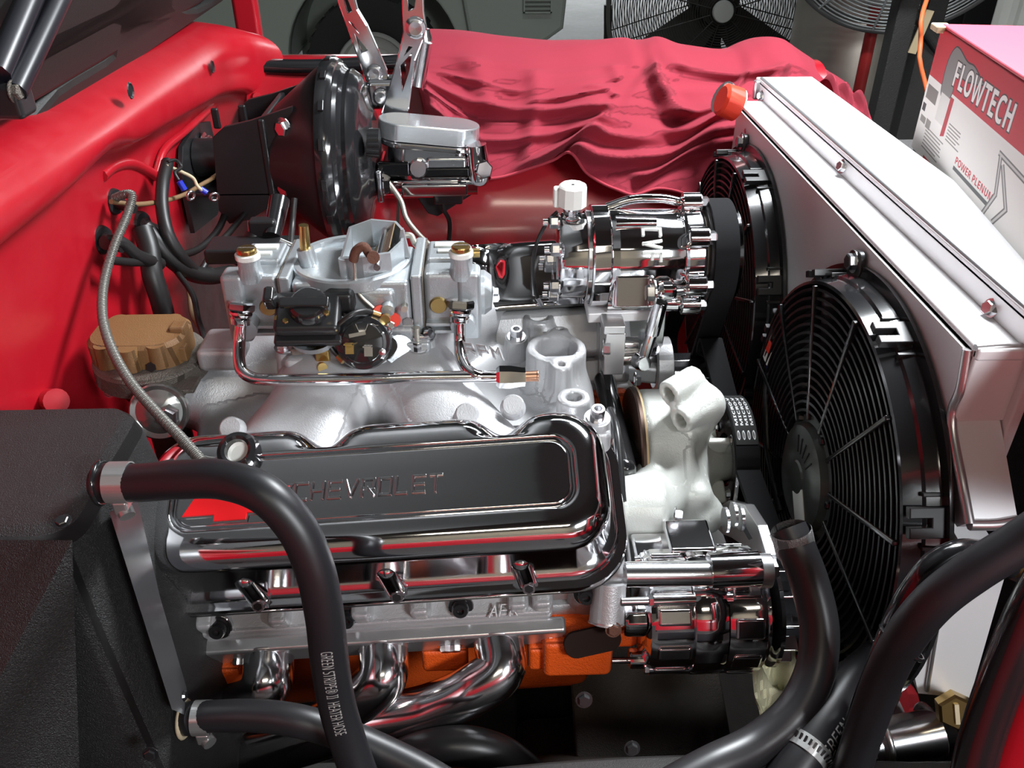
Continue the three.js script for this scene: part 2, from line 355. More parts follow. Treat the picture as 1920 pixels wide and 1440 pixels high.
// ---------------------------------------------------------------- background: parked vehicle
{
  const z0 = -4.9, t = thing('parked_pickup', 'pale grey-green pickup parked behind the red fender cover', 'vehicle', [-0.6, 0, z0]);
  const paint = mat([0.3, 0.33, 0.29], 0.45), tyreM = mat([0.022, 0.022, 0.02], 0.85, 0, { bumpMap: grain, bumpScale: 0.002 });
  const side = new THREE.Shape();
  side.moveTo(-3.4, 0.42); side.lineTo(-1.06, 0.42); side.absarc(-0.6, 0.4, 0.47, Math.PI, 0.25, true); side.lineTo(-0.1, 0.52); side.lineTo(0.12, 0.6); side.lineTo(0.12, 1.05); side.lineTo(-1.3, 1.1); side.lineTo(-1.9, 1.7); side.lineTo(-3.4, 1.7); side.closePath();
  part(t, 'body', mv(plate(side, 1.6, 0.01), 0, 0, z0 - 1.6), paint);
  part(t, 'wheel_well', [tf(new THREE.CylinderGeometry(0.465, 0.465, 0.5, 40, 1, true, -Math.PI / 2, Math.PI), pose(-0.6, 0.4, z0 - 0.3, -Math.PI / 2)), box(1.0, 0.6, 0.02, -0.6, 0.6, z0 - 0.55)], paint);
  const b = part(t, 'bumper', [mv(plate(poly([[-0.08, 0.52], [0.3, 0.5], [0.42, 0.58], [0.44, 0.8], [0.4, 0.95], [-0.15, 0.95]]), 1.7, 0.02), 0, 0, z0 - 1.65)], paint);
  part(b, 'air_dam', mv(plate(poly([[0.0, 0.42], [0.28, 0.42], [0.33, 0.52], [-0.06, 0.52]]), 1.5, 0.01), 0, 0, z0 - 1.6), mat([0.24, 0.27, 0.24], 0.6));
  part(b, 'vent_frame', [box(0.15, 0.008, 0.03, 0.28, 0.772, z0 + 0.062), box(0.15, 0.008, 0.03, 0.28, 0.668, z0 + 0.062), box(0.008, 0.11, 0.03, 0.209, 0.72, z0 + 0.062), box(0.008, 0.11, 0.03, 0.351, 0.72, z0 + 0.062)], paint);
  for (let k = 0; k < 4; k++) part(b, 'vent_slat', tf(box(0.14, 0.004, 0.026), pose(0.28, 0.688 + k * 0.021, z0 + 0.062, 0.6)), paint);
  const wz = z0 + 0.02, wy = 0.37;
  const ty = part(t, 'tyre', turned([[0.2, -0.1], [0.25, -0.12], [0.33, -0.115], [0.365, -0.09], [0.37, 0], [0.365, 0.09], [0.33, 0.115], [0.25, 0.12], [0.2, 0.1]], [-0.6, wy, wz - 0.08], [0, 0, 1], 48), tyreM);
  for (let k = 0; k < 56; k++) { const a = k / 56 * 2 * Math.PI; if (k % 2) continue; part(ty, 'tread_block', tf(box(0.03, 0.012, 0.18), pose(-0.6 + 0.37 * Math.cos(a), wy + 0.37 * Math.sin(a), wz - 0.08, 0, 0, a - Math.PI / 2)), tyreM); }
  part(t, 'wheel', turned([[0.205, 0.04], [0.2, 0.055], [0.185, 0.05], [0.17, 0.0], [0.12, -0.01], [0.09, 0.03], [0.06, 0.04], [0, 0.045]], [-0.6, wy, wz], [0, 0, 1], 40), mat([0.5, 0.5, 0.47], 0.4, 0.4));
  for (let k = 0; k < 5; k++) { const a = k / 5 * 2 * Math.PI + 0.3; part(t, 'lug_nut', bolt([-0.6 + 0.075 * Math.cos(a), wy + 0.075 * Math.sin(a), wz + 0.03], [0, 0, 1], 0.012, 0.02, false), M.bolt); }
}
{
  const w = thing('timber_block', 'short brown timber block lying on the bright concrete', 'wood block', [[0.5359, 0.06, -6.7955][0], 0, [0.5359, 0.06, -6.7955][2]]);
  const m = pose([0.5359, 0.06, -6.7955][0], 0.055, [0.5359, 0.06, -6.7955][2], 0, -0.5, 0), wood = mat([0.2, 0.11, 0.05], 0.8, 0, { bumpMap: grain, bumpScale: 0.002 });
  part(w, 'beam', tf(rbox(0.36, 0.1, 0.14, 0.006), m), wood); part(w, 'top_plank', tf(rbox(0.36, 0.03, 0.12, 0.004, 0.02, 0.068, 0.004), m), wood);
}
// ---------------------------------------------------------------- background: drum fan and pedestal fan
function wireGuard(c, ax, R, r0, n, wire, spokes, bulge, seg = 72) {
  const gs = [];
  for (let i = 0; i < n; i++) { const t = i / (n - 1), r = r0 + (R - r0) * t; gs.push(mv(new THREE.TorusGeometry(r, wire, 5, seg), 0, 0, bulge * (1 - t * t))); }
  for (let k = 0; k < spokes; k++) { const a = k / spokes * 2 * Math.PI + 0.2, pts = []; for (let i = 0; i <= 6; i++) { const t = i / 6, r = r0 + (R - r0) * t; pts.push([r * Math.cos(a), r * Math.sin(a), bulge * (1 - t * t) + wire]); } gs.push(tube(pts, wire * 1.5, 8, 6)); }
  return tf(merge(gs), along(c, ax).multiply(new THREE.Matrix4().makeRotationX(-Math.PI / 2)));
}
function fanBlade(c, ax, r0, r1, w0, w1, twist, a0) {
  const P = [], U = 6, W = 8;
  for (let j = 0; j <= W; j++) for (let i = 0; i <= U; i++) {
    const r = r0 + (r1 - r0) * j / W, w = (w0 + (w1 - w0) * j / W) * (i / U - 0.5), tw = twist * (1 - 0.45 * j / W), x = w * Math.cos(tw), d = w * Math.sin(tw) + 0.1 * w * w / (w1 || 1);
    const a = a0 + x / r; P.push(new THREE.Vector3(r * Math.cos(a), r * Math.sin(a), d));
  }
  return tf(grid(P, U, W, 0.003), along(c, ax).multiply(new THREE.Matrix4().makeRotationX(-Math.PI / 2)));
}
{
  const c = [1.1463, 0.7522, -4.5115], ax = [-0.1, 0.0, 1], R = 0.53, dk = mat([0.03, 0.03, 0.025], 0.5);
  const f = thing('drum_fan', 'big black drum fan with wide blades standing on the shop floor', 'fan', [c[0], 0, c[2]]);
  const n = vec(ax).normalize().toArray(), at = (k) => add(c, n.map((v) => v * k));
  part(f, 'drum', turned([[R, -0.17], [R + 0.012, -0.17], [R + 0.012, 0.17], [R + 0.02, 0.18], [R, 0.18], [R, -0.17]], c, ax, 64), dk);
  part(f, 'front_guard', wireGuard(at(0.17), ax, R, 0.06, 42, 0.0022, 12, 0.03), dk);
  part(f, 'rear_guard', wireGuard(at(-0.17), ax, R, 0.06, 30, 0.0022, 12, -0.03), dk);
  for (let k = 0; k < 4; k++) part(f, 'blade', fanBlade(c, ax, 0.09, 0.49, 0.18, 0.34, 0.6, k * Math.PI / 2 + 0.72), mat([0.07, 0.07, 0.06], 0.5));
  part(f, 'hub', turned([[0, 0.06], [0.09, 0.06], [0.1, 0.04], [0.1, -0.06]], c, ax), dk);
  part(f, 'motor', turned([[0, -0.1], [0.11, -0.1], [0.12, -0.12], [0.12, -0.3], [0, -0.32]], c, ax), dk);
  part(f, 'motor_plate', box(0.18, 0.9, 0.03, c[0], c[1] - 0.1, c[2] - 0.2), dk);
  part(f, 'badge', turned([[0, 0.225], [0.045, 0.225], [0.05, 0.215], [0.05, 0.2]], c, ax), M.offWhite);
  part(f, 'stand', [bar([c[0] - 0.5, 0.03, c[2] - 0.25], [c[0] - 0.5, 0.03, c[2] + 0.25], 0.02), bar([c[0] + 0.5, 0.03, c[2] - 0.25], [c[0] + 0.5, 0.03, c[2] + 0.25], 0.02), bar([c[0] - 0.5, 0.03, c[2]], [c[0] - 0.54, c[1], c[2]], 0.02), bar([c[0] + 0.5, 0.03, c[2]], [c[0] + 0.54, c[1], c[2]], 0.02)], dk);
}
{
  const c = [1.1384, 1.295, -2.5418], ax = [-0.25, -0.25, 1], R = 0.335;
  const f = thing('pedestal_fan', 'silver wire pedestal fan above the cardboard box', 'fan', [c[0], 0, c[2] - 0.15]);
  part(f, 'guard', [wireGuard(c, ax, R, 0.05, 26, 0.0024, 12, 0.07), wireGuard(add(c, [0.03, 0.03, -0.13]), ax, R, 0.05, 16, 0.0024, 12, -0.05)], mat([0.4, 0.42, 0.42], 0.35, 0.7));
  part(f, 'rim', tf(merge([new THREE.TorusGeometry(R, 0.008, 8, 80), mv(new THREE.TorusGeometry(R, 0.008, 8, 80), 0, 0, -0.06)]), along(c, ax).multiply(new THREE.Matrix4().makeRotationX(-Math.PI / 2))), mat([0.08, 0.08, 0.08], 0.4, 0.6));
  for (let k = 0; k < 3; k++) part(f, 'blade', fanBlade(add(c, [0.02, 0.02, -0.06]), ax, 0.05, 0.3, 0.12, 0.24, 0.5, k * 2.094 + 0.4), mat([0.5, 0.51, 0.5], 0.4, 0.6));
  part(f, 'motor', turned([[0, 0], [0.07, 0], [0.08, -0.02], [0.08, -0.16], [0, -0.18]], add(c, [0.03, 0.03, -0.1]), ax), mat([0.3, 0.02, 0.02], 0.4));
  part(f, 'pole', bar([c[0] + 0.03, 0.03, c[2] - 0.17], [c[0] + 0.03, c[1], c[2] - 0.17], 0.018), mat([0.35, 0.02, 0.02], 0.4));
  part(f, 'base', turned([[0, 0.03], [0.22, 0.025], [0.24, 0.0]], [c[0] + 0.03, 0, c[2] - 0.17]), M.frame);
}
{
  const a = [1.3119, 0.7335, -3.2];
  const s = thing('steel_drum', 'tall brushed stainless cylinder behind the radiator', 'drum', [a[0], 0, -3.2]);
  part(s, 'shell', turned([[0, 0], [0.205, 0], [0.21, 0.02], [0.21, 1.3], [0.2, 1.32], [0, 1.3]], [a[0], 0, -3.2], [0, 1, 0], 48), mat([0.55, 0.5, 0.44], 0.35, 0.7));
  part(s, 'band', tf(new THREE.TorusGeometry(0.212, 0.006, 6, 48), pose(a[0], 1.0, -3.2, Math.PI / 2)), M.satinChrome);
}
{
  const p = [[1.0311, 1.0198, -2.2], [1.0556, 0.7391, -2.2]];
  const s = thing('black_shop_stand', 'black square post stand with braces between steel cylinder and box', 'stand', [p[1][0], 0, -2.2]);
  part(s, 'post', rbox(0.05, 1.16, 0.05, 0.004, p[0][0] - 0.015, 0.58, -2.2), M.frame); part(s, 'post', rbox(0.05, 1.16, 0.05, 0.004, p[0][0] + 0.085, 0.58, -2.26), M.frame);
  part(s, 'brace', bar([p[0][0], 1.1, -2.2], [p[0][0] + 0.38, 0.75, -2.3], 0.012), M.frame);
  part(s, 'top_plate', rbox(0.3, 0.02, 0.2, 0.003, p[0][0] + 0.04, 1.17, -2.22), M.frame);
  part(s, 'tape', tf(box(0.02, 0.1, 0.004), pose(p[0][0] + 0.025, 1.05, -2.17, 0, 0, -0.2)), mat([0.45, 0.36, 0.22], 0.7));
}
{
  const t = thing('tool_cabinet', 'dark steel tool cabinet in the shadow behind the box', 'cabinet', [2.4, 0, -3.5]);
  const m = mat([0.025, 0.025, 0.028], 0.6);
  part(t, 'carcass', rbox(1.5, 1.15, 0.6, 0.01, 2.4, 0.6, -3.5), m);
  for (let k = 0; k < 4; k++) { const d = part(t, 'drawer', rbox(1.42, 0.24, 0.02, 0.006, 2.4, 0.18 + k * 0.27, -3.192), m); part(d, 'handle', bar([2.1, 0.22 + k * 0.27, -3.17], [2.7, 0.22 + k * 0.27, -3.17], 0.008), M.satinChrome); }
}
{
  const s = thing('corrugated_panel', 'upright white corrugated panel beyond the cardboard box', 'panel', [2.0, 0, -2.75]);
  const pts = []; for (let i = 0; i <= 40; i++) pts.push([i * 0.02, (i % 4 < 2 ? 0.012 : 0) ]);
  const sh = new THREE.Shape(); pts.forEach(([x, y], i) => i ? sh.lineTo(x, y) : sh.moveTo(x, y)); pts.reverse().forEach(([x, y]) => sh.lineTo(x, y - 0.004)); sh.closePath();
  part(s, 'sheet', tf(plate(sh, 1.6), pose([1.5568, 1.0177, -2.75][0], 0.0, -2.75, -Math.PI / 2, 0, 0)), M.offWhite);
}
{
  const c = thing('orange_cord', 'thin orange power cord hanging under the pedestal fan', 'cord', [1.0051, 0.902, -1.9]);
  part(c, 'cable', tube([[1.14, 1.22, -2.3], [0.9439, 1.1122, -1.95], [0.9539, 1.074, -1.95], [0.9507, 1.0392, -1.93], [0.9683, 0.9962, -1.92], [0.9851, 0.9493, -1.9], [1.0051, 0.902, -1.9], [1.029, 0.8225, -1.9], [1.2, 0.5, -1.92], [1.22, 0.15, -1.95], [1.2, 0.006, -1.98], [1.1, 0.006, -2.05]], 0.005, 70, 8), mat([0.8, 0.16, 0.05], 0.5));
}

// ================================================================ the truck's body
const body = thing('truck_body', 'red truck engine bay sheet metal: firewall, cowl, inner fenders and frame', 'vehicle', [0, 0, -0.9]);
{
  // firewall: rows from the cowl top down, columns from the near side to the far side
  const zs = [0.1, -0.5, -0.8, -0.92, -1.05, -1.13, -1.25, -1.4, -1.55, -1.63, -1.67];
  const top = [1.2, 1.195, 1.188, 1.184, 1.18, 1.178, 1.175, 1.17, 1.166, 1.16, 1.14];
  const fold = [1.13, 1.128, 1.126, 1.124, 1.128, 1.112, 1.1, 1.085, 1.07, 1.05, 1.0];
  const fx = [0, 0, 0, 0, 0, 0, 0, 0, 0.005, 0.03, 0.075];
  const row = (f) => zs.map((z, i) => f(z, i));
  const rows = [
    row((z, i) => [-0.66, top[i] + 0.015, z]), row((z, i) => [-0.54 + fx[i], top[i] + 0.014, z]), row((z, i) => [-0.478 + fx[i], top[i], z]), row((z, i) => [-0.452 + fx[i], top[i] - 0.025, z]),
    row((z, i) => [-0.449 + fx[i], (top[i] + fold[i]) / 2 - 0.01, z]), row((z, i) => [-0.452 + fx[i], fold[i] + 0.008, z]), row((z, i) => [-0.459 + fx[i], fold[i], z]), row((z, i) => [-0.482 + fx[i], fold[i] - 0.007, z]),
    row((z, i) => [-0.49 + fx[i], fold[i] - 0.03, z]), row((z, i) => [-0.497 + fx[i] * 0.8, 0.99, z]), row((z, i) => [-0.5 + fx[i] * 0.7, 0.88, z]), row((z, i) => [-0.503 + fx[i] * 0.6, 0.75, z]), row((z, i) => [-0.48 + fx[i] * 0.5, 0.58, z]), row((z, i) => [-0.36, 0.42, z])];
  const fw = part(body, 'firewall', sheet(rows, 0.004, 5), M.redDull, 'red painted firewall and cowl');
  // pressed stiffening bead, bosses and fasteners
  part(fw, 'pressed_bead', tube([[-0.488, 1.0308, -1.2428], [-0.486, 1.0501, -1.2826], [-0.486, 1.0489, -1.3883], [-0.485, 1.0468, -1.5091], [-0.484, 1.0451, -1.6004], [-0.482, 1.0227, -1.696]], 0.006, 40, 8), M.redDull);
  part(fw, 'pressed_arch', tube([[-0.494, 1.0833, -1.0791], [-0.494, 1.0827, -1.1162], [-0.494, 1.0706, -1.1683], [-0.494, 1.044, -1.2205], [-0.49, 1.0265, -1.2436]], 0.008, 40, 8), M.redDull);
  for (const q of [[-0.446, 1.1813, -1.112], [-0.445, 1.1339, -1.4613]]) part(fw, 'hole', turned([[0, 0.0006], [0.007, 0.0006], [0.009, 0.0022], [0.0105, 0.001]], q, [1, 0, 0], 16), M.blackSatin);
  part(fw, 'stud', bar([-0.44, 1.0401, -1.6493], [-0.42, 1.0462, -1.6169], 0.008), M.redDull);
  part(fw, 'stud', bar([-0.5, 0.9139, -0.8141], [-0.478, 0.9262, -0.7952], 0.014), M.redDull);
  // far inner fender
  const fenderRow = (y, z) => [-0.44, -0.2, 0.05, 0.28, 0.48, 0.64].map((x) => [x, y - 0.02 * Math.max(0, x), z + 0.012 * x]);
  part(body, 'far_inner_fender', sheet([fenderRow(1.085, -1.78), fenderRow(1.1, -1.7), fenderRow(1.09, -1.655), fenderRow(1.05, -1.62), fenderRow(0.94, -1.53), fenderRow(0.84, -1.475), fenderRow(0.6, -1.42), fenderRow(0.35, -1.4)], 0.004, 5), M.red, 'glossy red inner fender on the far side');
  part(body, 'fender_lip', [tube([[-0.4186, 1.0894, -1.66], [-0.3452, 1.0881, -1.655], [-0.2665, 1.0895, -1.655], [-0.1479, 1.0963, -1.655]], 0.016, 30, 10), tube([[-0.4231, 1.1378, -1.68], [-0.4192, 1.1118, -1.67], [-0.4124, 1.0912, -1.66]], 0.01, 16, 8)], M.blackGloss, 'black rubber fender lip');
  part(body, 'door_edge', tf(rbox(0.05, 0.5, 0.03, 0.01), pose([-0.4747, 1.1564, -1.85][0], 1.0, -1.85)), M.red);
  // near fender: under and behind the camera
  const nr = (y, z) => [-1.0, -0.5, 0, 0.4, 0.75, 1.1].map((x, i) => [x, y, z - [0, 0, 0, 0.0, 0.0, 0.0][i]]);
  part(body, 'near_fender', sheet([nr(0.82, -0.205), nr(0.93, -0.195), nr(0.985, -0.17), nr(1.01, -0.1), nr(1.015, 0.1), nr(0.98, 0.3), nr(0.8, 0.42), nr(0.5, 0.45)], 0.004, 5), M.red, 'glossy red near fender');
  part(body, 'fender_brace', tube([[0.72, 0.85, -0.5], [0.68, 1.0, -0.45], [0.3636, 1.1336, -0.35], [0.3479, 1.1032, -0.34], [0.3379, 1.0588, -0.335], [0.3359, 1.0097, -0.33], [0.3324, 0.9601, -0.32], [0.3266, 0.9107, -0.3]], 0.025, 50, 18), M.red, 'red fender edge');
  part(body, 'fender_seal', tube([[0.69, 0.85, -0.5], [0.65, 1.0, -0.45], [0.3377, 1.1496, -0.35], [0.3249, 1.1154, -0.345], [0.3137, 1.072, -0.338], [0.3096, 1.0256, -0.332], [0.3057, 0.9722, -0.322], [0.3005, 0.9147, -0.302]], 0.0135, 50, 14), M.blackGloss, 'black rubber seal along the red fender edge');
  // near inner fender, frame rail and crossmember in the depths
  const ir = (y, z, k = 0) => [-0.9, -0.45, -0.15, 0.05, 0.2, 0.4, 0.7].map((x, i) => [x, y + k * [0, 0, -0.01, 0.015, 0.02, 0.0, 0][i], z]);
  part(body, 'near_inner_fender', sheet([ir(0.84, -0.22), ir(0.79, -0.3), ir(0.745, -0.38, 0.4), ir(0.715, -0.44, 1), ir(0.705, -0.468, 1), ir(0.697, -0.48, 1), ir(0.66, -0.485), ir(0.4, -0.5)], 0.004, 5), mat([0.03, 0.028, 0.027], 0.55, 0, { bumpMap: fine, bumpScale: 0.0004 }), 'black dusty near inner fender');
  part(body, 'frame_rail', rbox(2.4, 0.16, 0.08, 0.01, 0.1, 0.4, -0.56), M.frame);
  part(body, 'front_valance', [rbox(0.5, 0.02, 1.2, 0.005, 0.64, 0.46, -0.82), rbox(0.02, 0.5, 1.2, 0.005, 0.62, 0.72, -0.95)], M.frame);
  part(body, 'crossmember', [rbox(0.22, 0.1, 1.1, 0.02, 0.14, 0.36, -0.98), tf(rbox(0.2, 0.012, 0.3, 0.004), pose(0.2, 0.46, -0.62, 0.35))], M.frameDirt);
  part(body, 'splash_panel', sheet([[[-0.1, 0.62, -0.5], [0.15, 0.62, -0.5], [0.36, 0.6, -0.5]], [[-0.1, 0.5, -0.62], [0.15, 0.5, -0.62], [0.36, 0.48, -0.62]], [[-0.1, 0.4, -0.7], [0.15, 0.4, -0.7], [0.36, 0.4, -0.7]]], 0.004, 4), M.frameDirt, 'dirty brown sheet below the alternator');
  for (const q of [[0.1153, 0.7969, -0.44], [0.0714, 0.863, -0.44]]) part(body, 'frame_bolt', bolt(q, [0, 0.5, 1], 0.005, 0.004), M.blackSatin);
  part(body, 'steering_arm', tube([[-0.1342, 0.6235, -0.53], [-0.0818, 0.665, -0.53], [-0.0381, 0.6755, -0.53], [-0.0005, 0.6614, -0.53], [0.0441, 0.6055, -0.53]], 0.02, 40, 14), M.blackSatin);
}
// ---------------------------------------------------------------- hood standing open
let hood;
{
  const h = hood = thing('hood', 'black underside of the raised hood with pressed frame pockets', 'hood', [-0.49, 1.2, -0.85]);
  const k = 0.5, m = basis([-0.49, 1.205, 0], [0, 0, -1], vec([k, 1, 0]).normalize(), vec([1, -k, 0]).normalize());   // local x runs across the truck, y up the hood
  part(h, 'outer_skin', tf(rbox(1.58, 1.1, 0.012, 0.004, 0.9, 0.55, -0.035), m), M.hoodBlack);
  const sh = poly([[0.12, 0], [1.64, 0], [1.68, 0.03], [1.68, 1.1], [0.12, 1.1]]);
  const pocket = (pts) => { const p = new THREE.Path(); pts.forEach(([x, y], i) => i ? p.lineTo(x, y) : p.moveTo(x, y)); p.closePath(); sh.holes.push(p); };
  pocket([[0.8220, -0.0193], [0.8882, -0.0234], [0.9491, -0.0226], [1.0211, 0.0020], [1.0660, 0.0037], [1.1693, 0.0032], [1.1905, 0.0056], [1.1826, 0.0365], [1.1534, 0.0446], [0.9882, 0.0424], [0.9255, 0.0367], [0.8043, 0.0420]]);
  pocket([[0.9747, 0.0863], [1.1456, 0.0864], [1.2000, 0.1037], [0.9380, 0.1519]]);
  pocket([[1.4237, 0.0370], [1.5180, 0.0105], [1.6007, -0.0040], [1.7630, -0.0116], [1.7533, 0.0145], [1.4017, 0.0628]]);
  part(h, 'inner_frame', tf(plate(sh, 0.03, 0.01), m.clone().multiply(new THREE.Matrix4().makeTranslation(0, 0, -0.028))), M.hoodBlack);
}
// billet hinge on the far side
{
  const z = -1.5;
  const t = part(hood, 'hinge', [rbox(0.06, 0.05, 0.05, 0.01, ...[-0.1705, 1.0851, -1.49]), bar([-0.1814, 1.0813, -1.47], [-0.1426, 1.0758, -1.47], 0.012)], M.chrome, 'polished billet hinge with triangular cutouts');
  const P = (l) => l.map((p) => [p[0], p[1]]);
  const arm = (out, holes) => { const s = poly(P(out)); for (const q of holes) { const p = new THREE.Path(); P(q).forEach(([x, y], i) => i ? p.lineTo(x, y) : p.moveTo(x, y)); p.closePath(); s.holes.push(p); } return s; };
  const a1 = arm([[-0.2455, 1.2815, -1.5], [-0.2161, 1.2814, -1.5], [-0.2041, 1.2151, -1.5], [-0.1908, 1.1908, -1.5], [-0.1752, 1.1492, -1.5], [-0.1643, 1.1193, -1.5], [-0.1619, 1.1037, -1.5], [-0.1714, 1.0862, -1.5], [-0.1884, 1.088, -1.5], [-0.2007, 1.1022, -1.5], [-0.2113, 1.141, -1.5], [-0.2241, 1.1885, -1.5], [-0.2329, 1.2192, -1.5]],
    [[[-0.2229, 1.1999, -1.5], [-0.2104, 1.1949, -1.5], [-0.2013, 1.1719, -1.5], [-0.2138, 1.1868, -1.5]], [[-0.2143, 1.1819, -1.5], [-0.19, 1.1518, -1.5], [-0.2056, 1.1452, -1.5]], [[-0.2287, 1.2429, -1.5], [-0.2163, 1.2311, -1.5], [-0.2097, 1.2111, -1.5], [-0.2223, 1.2063, -1.5]]]);
  const l1 = part(t, 'link_arm', mv(plate(a1, 0.014, 0.002), 0, 0, z), M.polished);
  part(t, 'pivot_bolt', turned([[0, 0.006], [0.009, 0.007], [0.013, 0.004], [0.014, 0]], [-0.1851, 1.117, -1.484], [0, 0, 1], 24), M.bolt);
  const a2 = arm([[-0.1271, 1.2857, -1.46], [-0.0935, 1.2855, -1.46], [-0.0948, 1.217, -1.46], [-0.0919, 1.1932, -1.46], [-0.098, 1.1755, -1.46], [-0.1127, 1.1445, -1.46], [-0.1311, 1.0483, -1.46], [-0.1796, 1.0487, -1.46], [-0.1559, 1.1112, -1.46], [-0.1375, 1.1611, -1.46], [-0.1295, 1.1894, -1.46], [-0.1293, 1.2171, -1.46]],
    [[[-0.1232, 1.1692, -1.46], [-0.1131, 1.1659, -1.46], [-0.1351, 1.1463, -1.46]], [[-0.1161, 1.1594, -1.46], [-0.1215, 1.1279, -1.46], [-0.138, 1.0922, -1.46], [-0.141, 1.1364, -1.46]], [[-0.123, 1.248, -1.46], [-0.1023, 1.2479, -1.46], [-0.1081, 1.2201, -1.46], [-0.121, 1.2155, -1.46]]]);
  const l2 = part(t, 'link_arm', mv(plate(a2, 0.014, 0.002), 0, 0, z + 0.04), M.polished);
  part(t, 'pivot_bolt', turned([[0, 0.007], [0.01, 0.008], [0.016, 0.004], [0.017, 0]], [-0.1095, 1.1945, -1.444], [0, 0, 1], 24), M.bolt);
  part(t, 'pivot_bolt', turned([[0, 0.006], [0.009, 0.007], [0.013, 0.004], [0.014, 0]], [-0.1751, 1.0833, -1.462], [0, 0, 1], 24), M.bolt);
  const st = part(t, 'gas_strut', bar([-0.0994, 1.1649, -1.49], [-0.1158, 1.0952, -1.49], 0.013), M.satinChrome);
  part(t, 'ball_end', turned([[0, 0.02], [0.008, 0.018], [0.01, 0.01], [0.012, 0]], [-0.0984, 1.1666, -1.49], [0, 1, 0], 16), M.bolt);
}
{
  const t = part(hood, 'hinge', rbox(0.03, 0.03, 0.03, 0.005, ...[-0.41, 1.2595, -0.7638]), M.blackSatin, 'black flat hinge bars');
  for (const [a, b, w] of [[[-0.4, 1.2669, -0.7568], [-0.4, 1.3304, -0.9081], 0.006], [[-0.41, 1.2811, -0.7564], [-0.41, 1.3357, -0.8685], 0.007], [[-0.43, 1.2619, -0.8009], [-0.43, 1.3262, -0.9407], 0.005]]) part(t, 'link_bar', bar(a, b, w * 1.6, w * 1.6, 8), mat([0.008, 0.008, 0.012], 0.35));
  part(t, 'pivot_bolt', bolt([-0.4, 1.2676, -0.7543], [1, 0, 0], 0.007), M.dirtySteel);
}
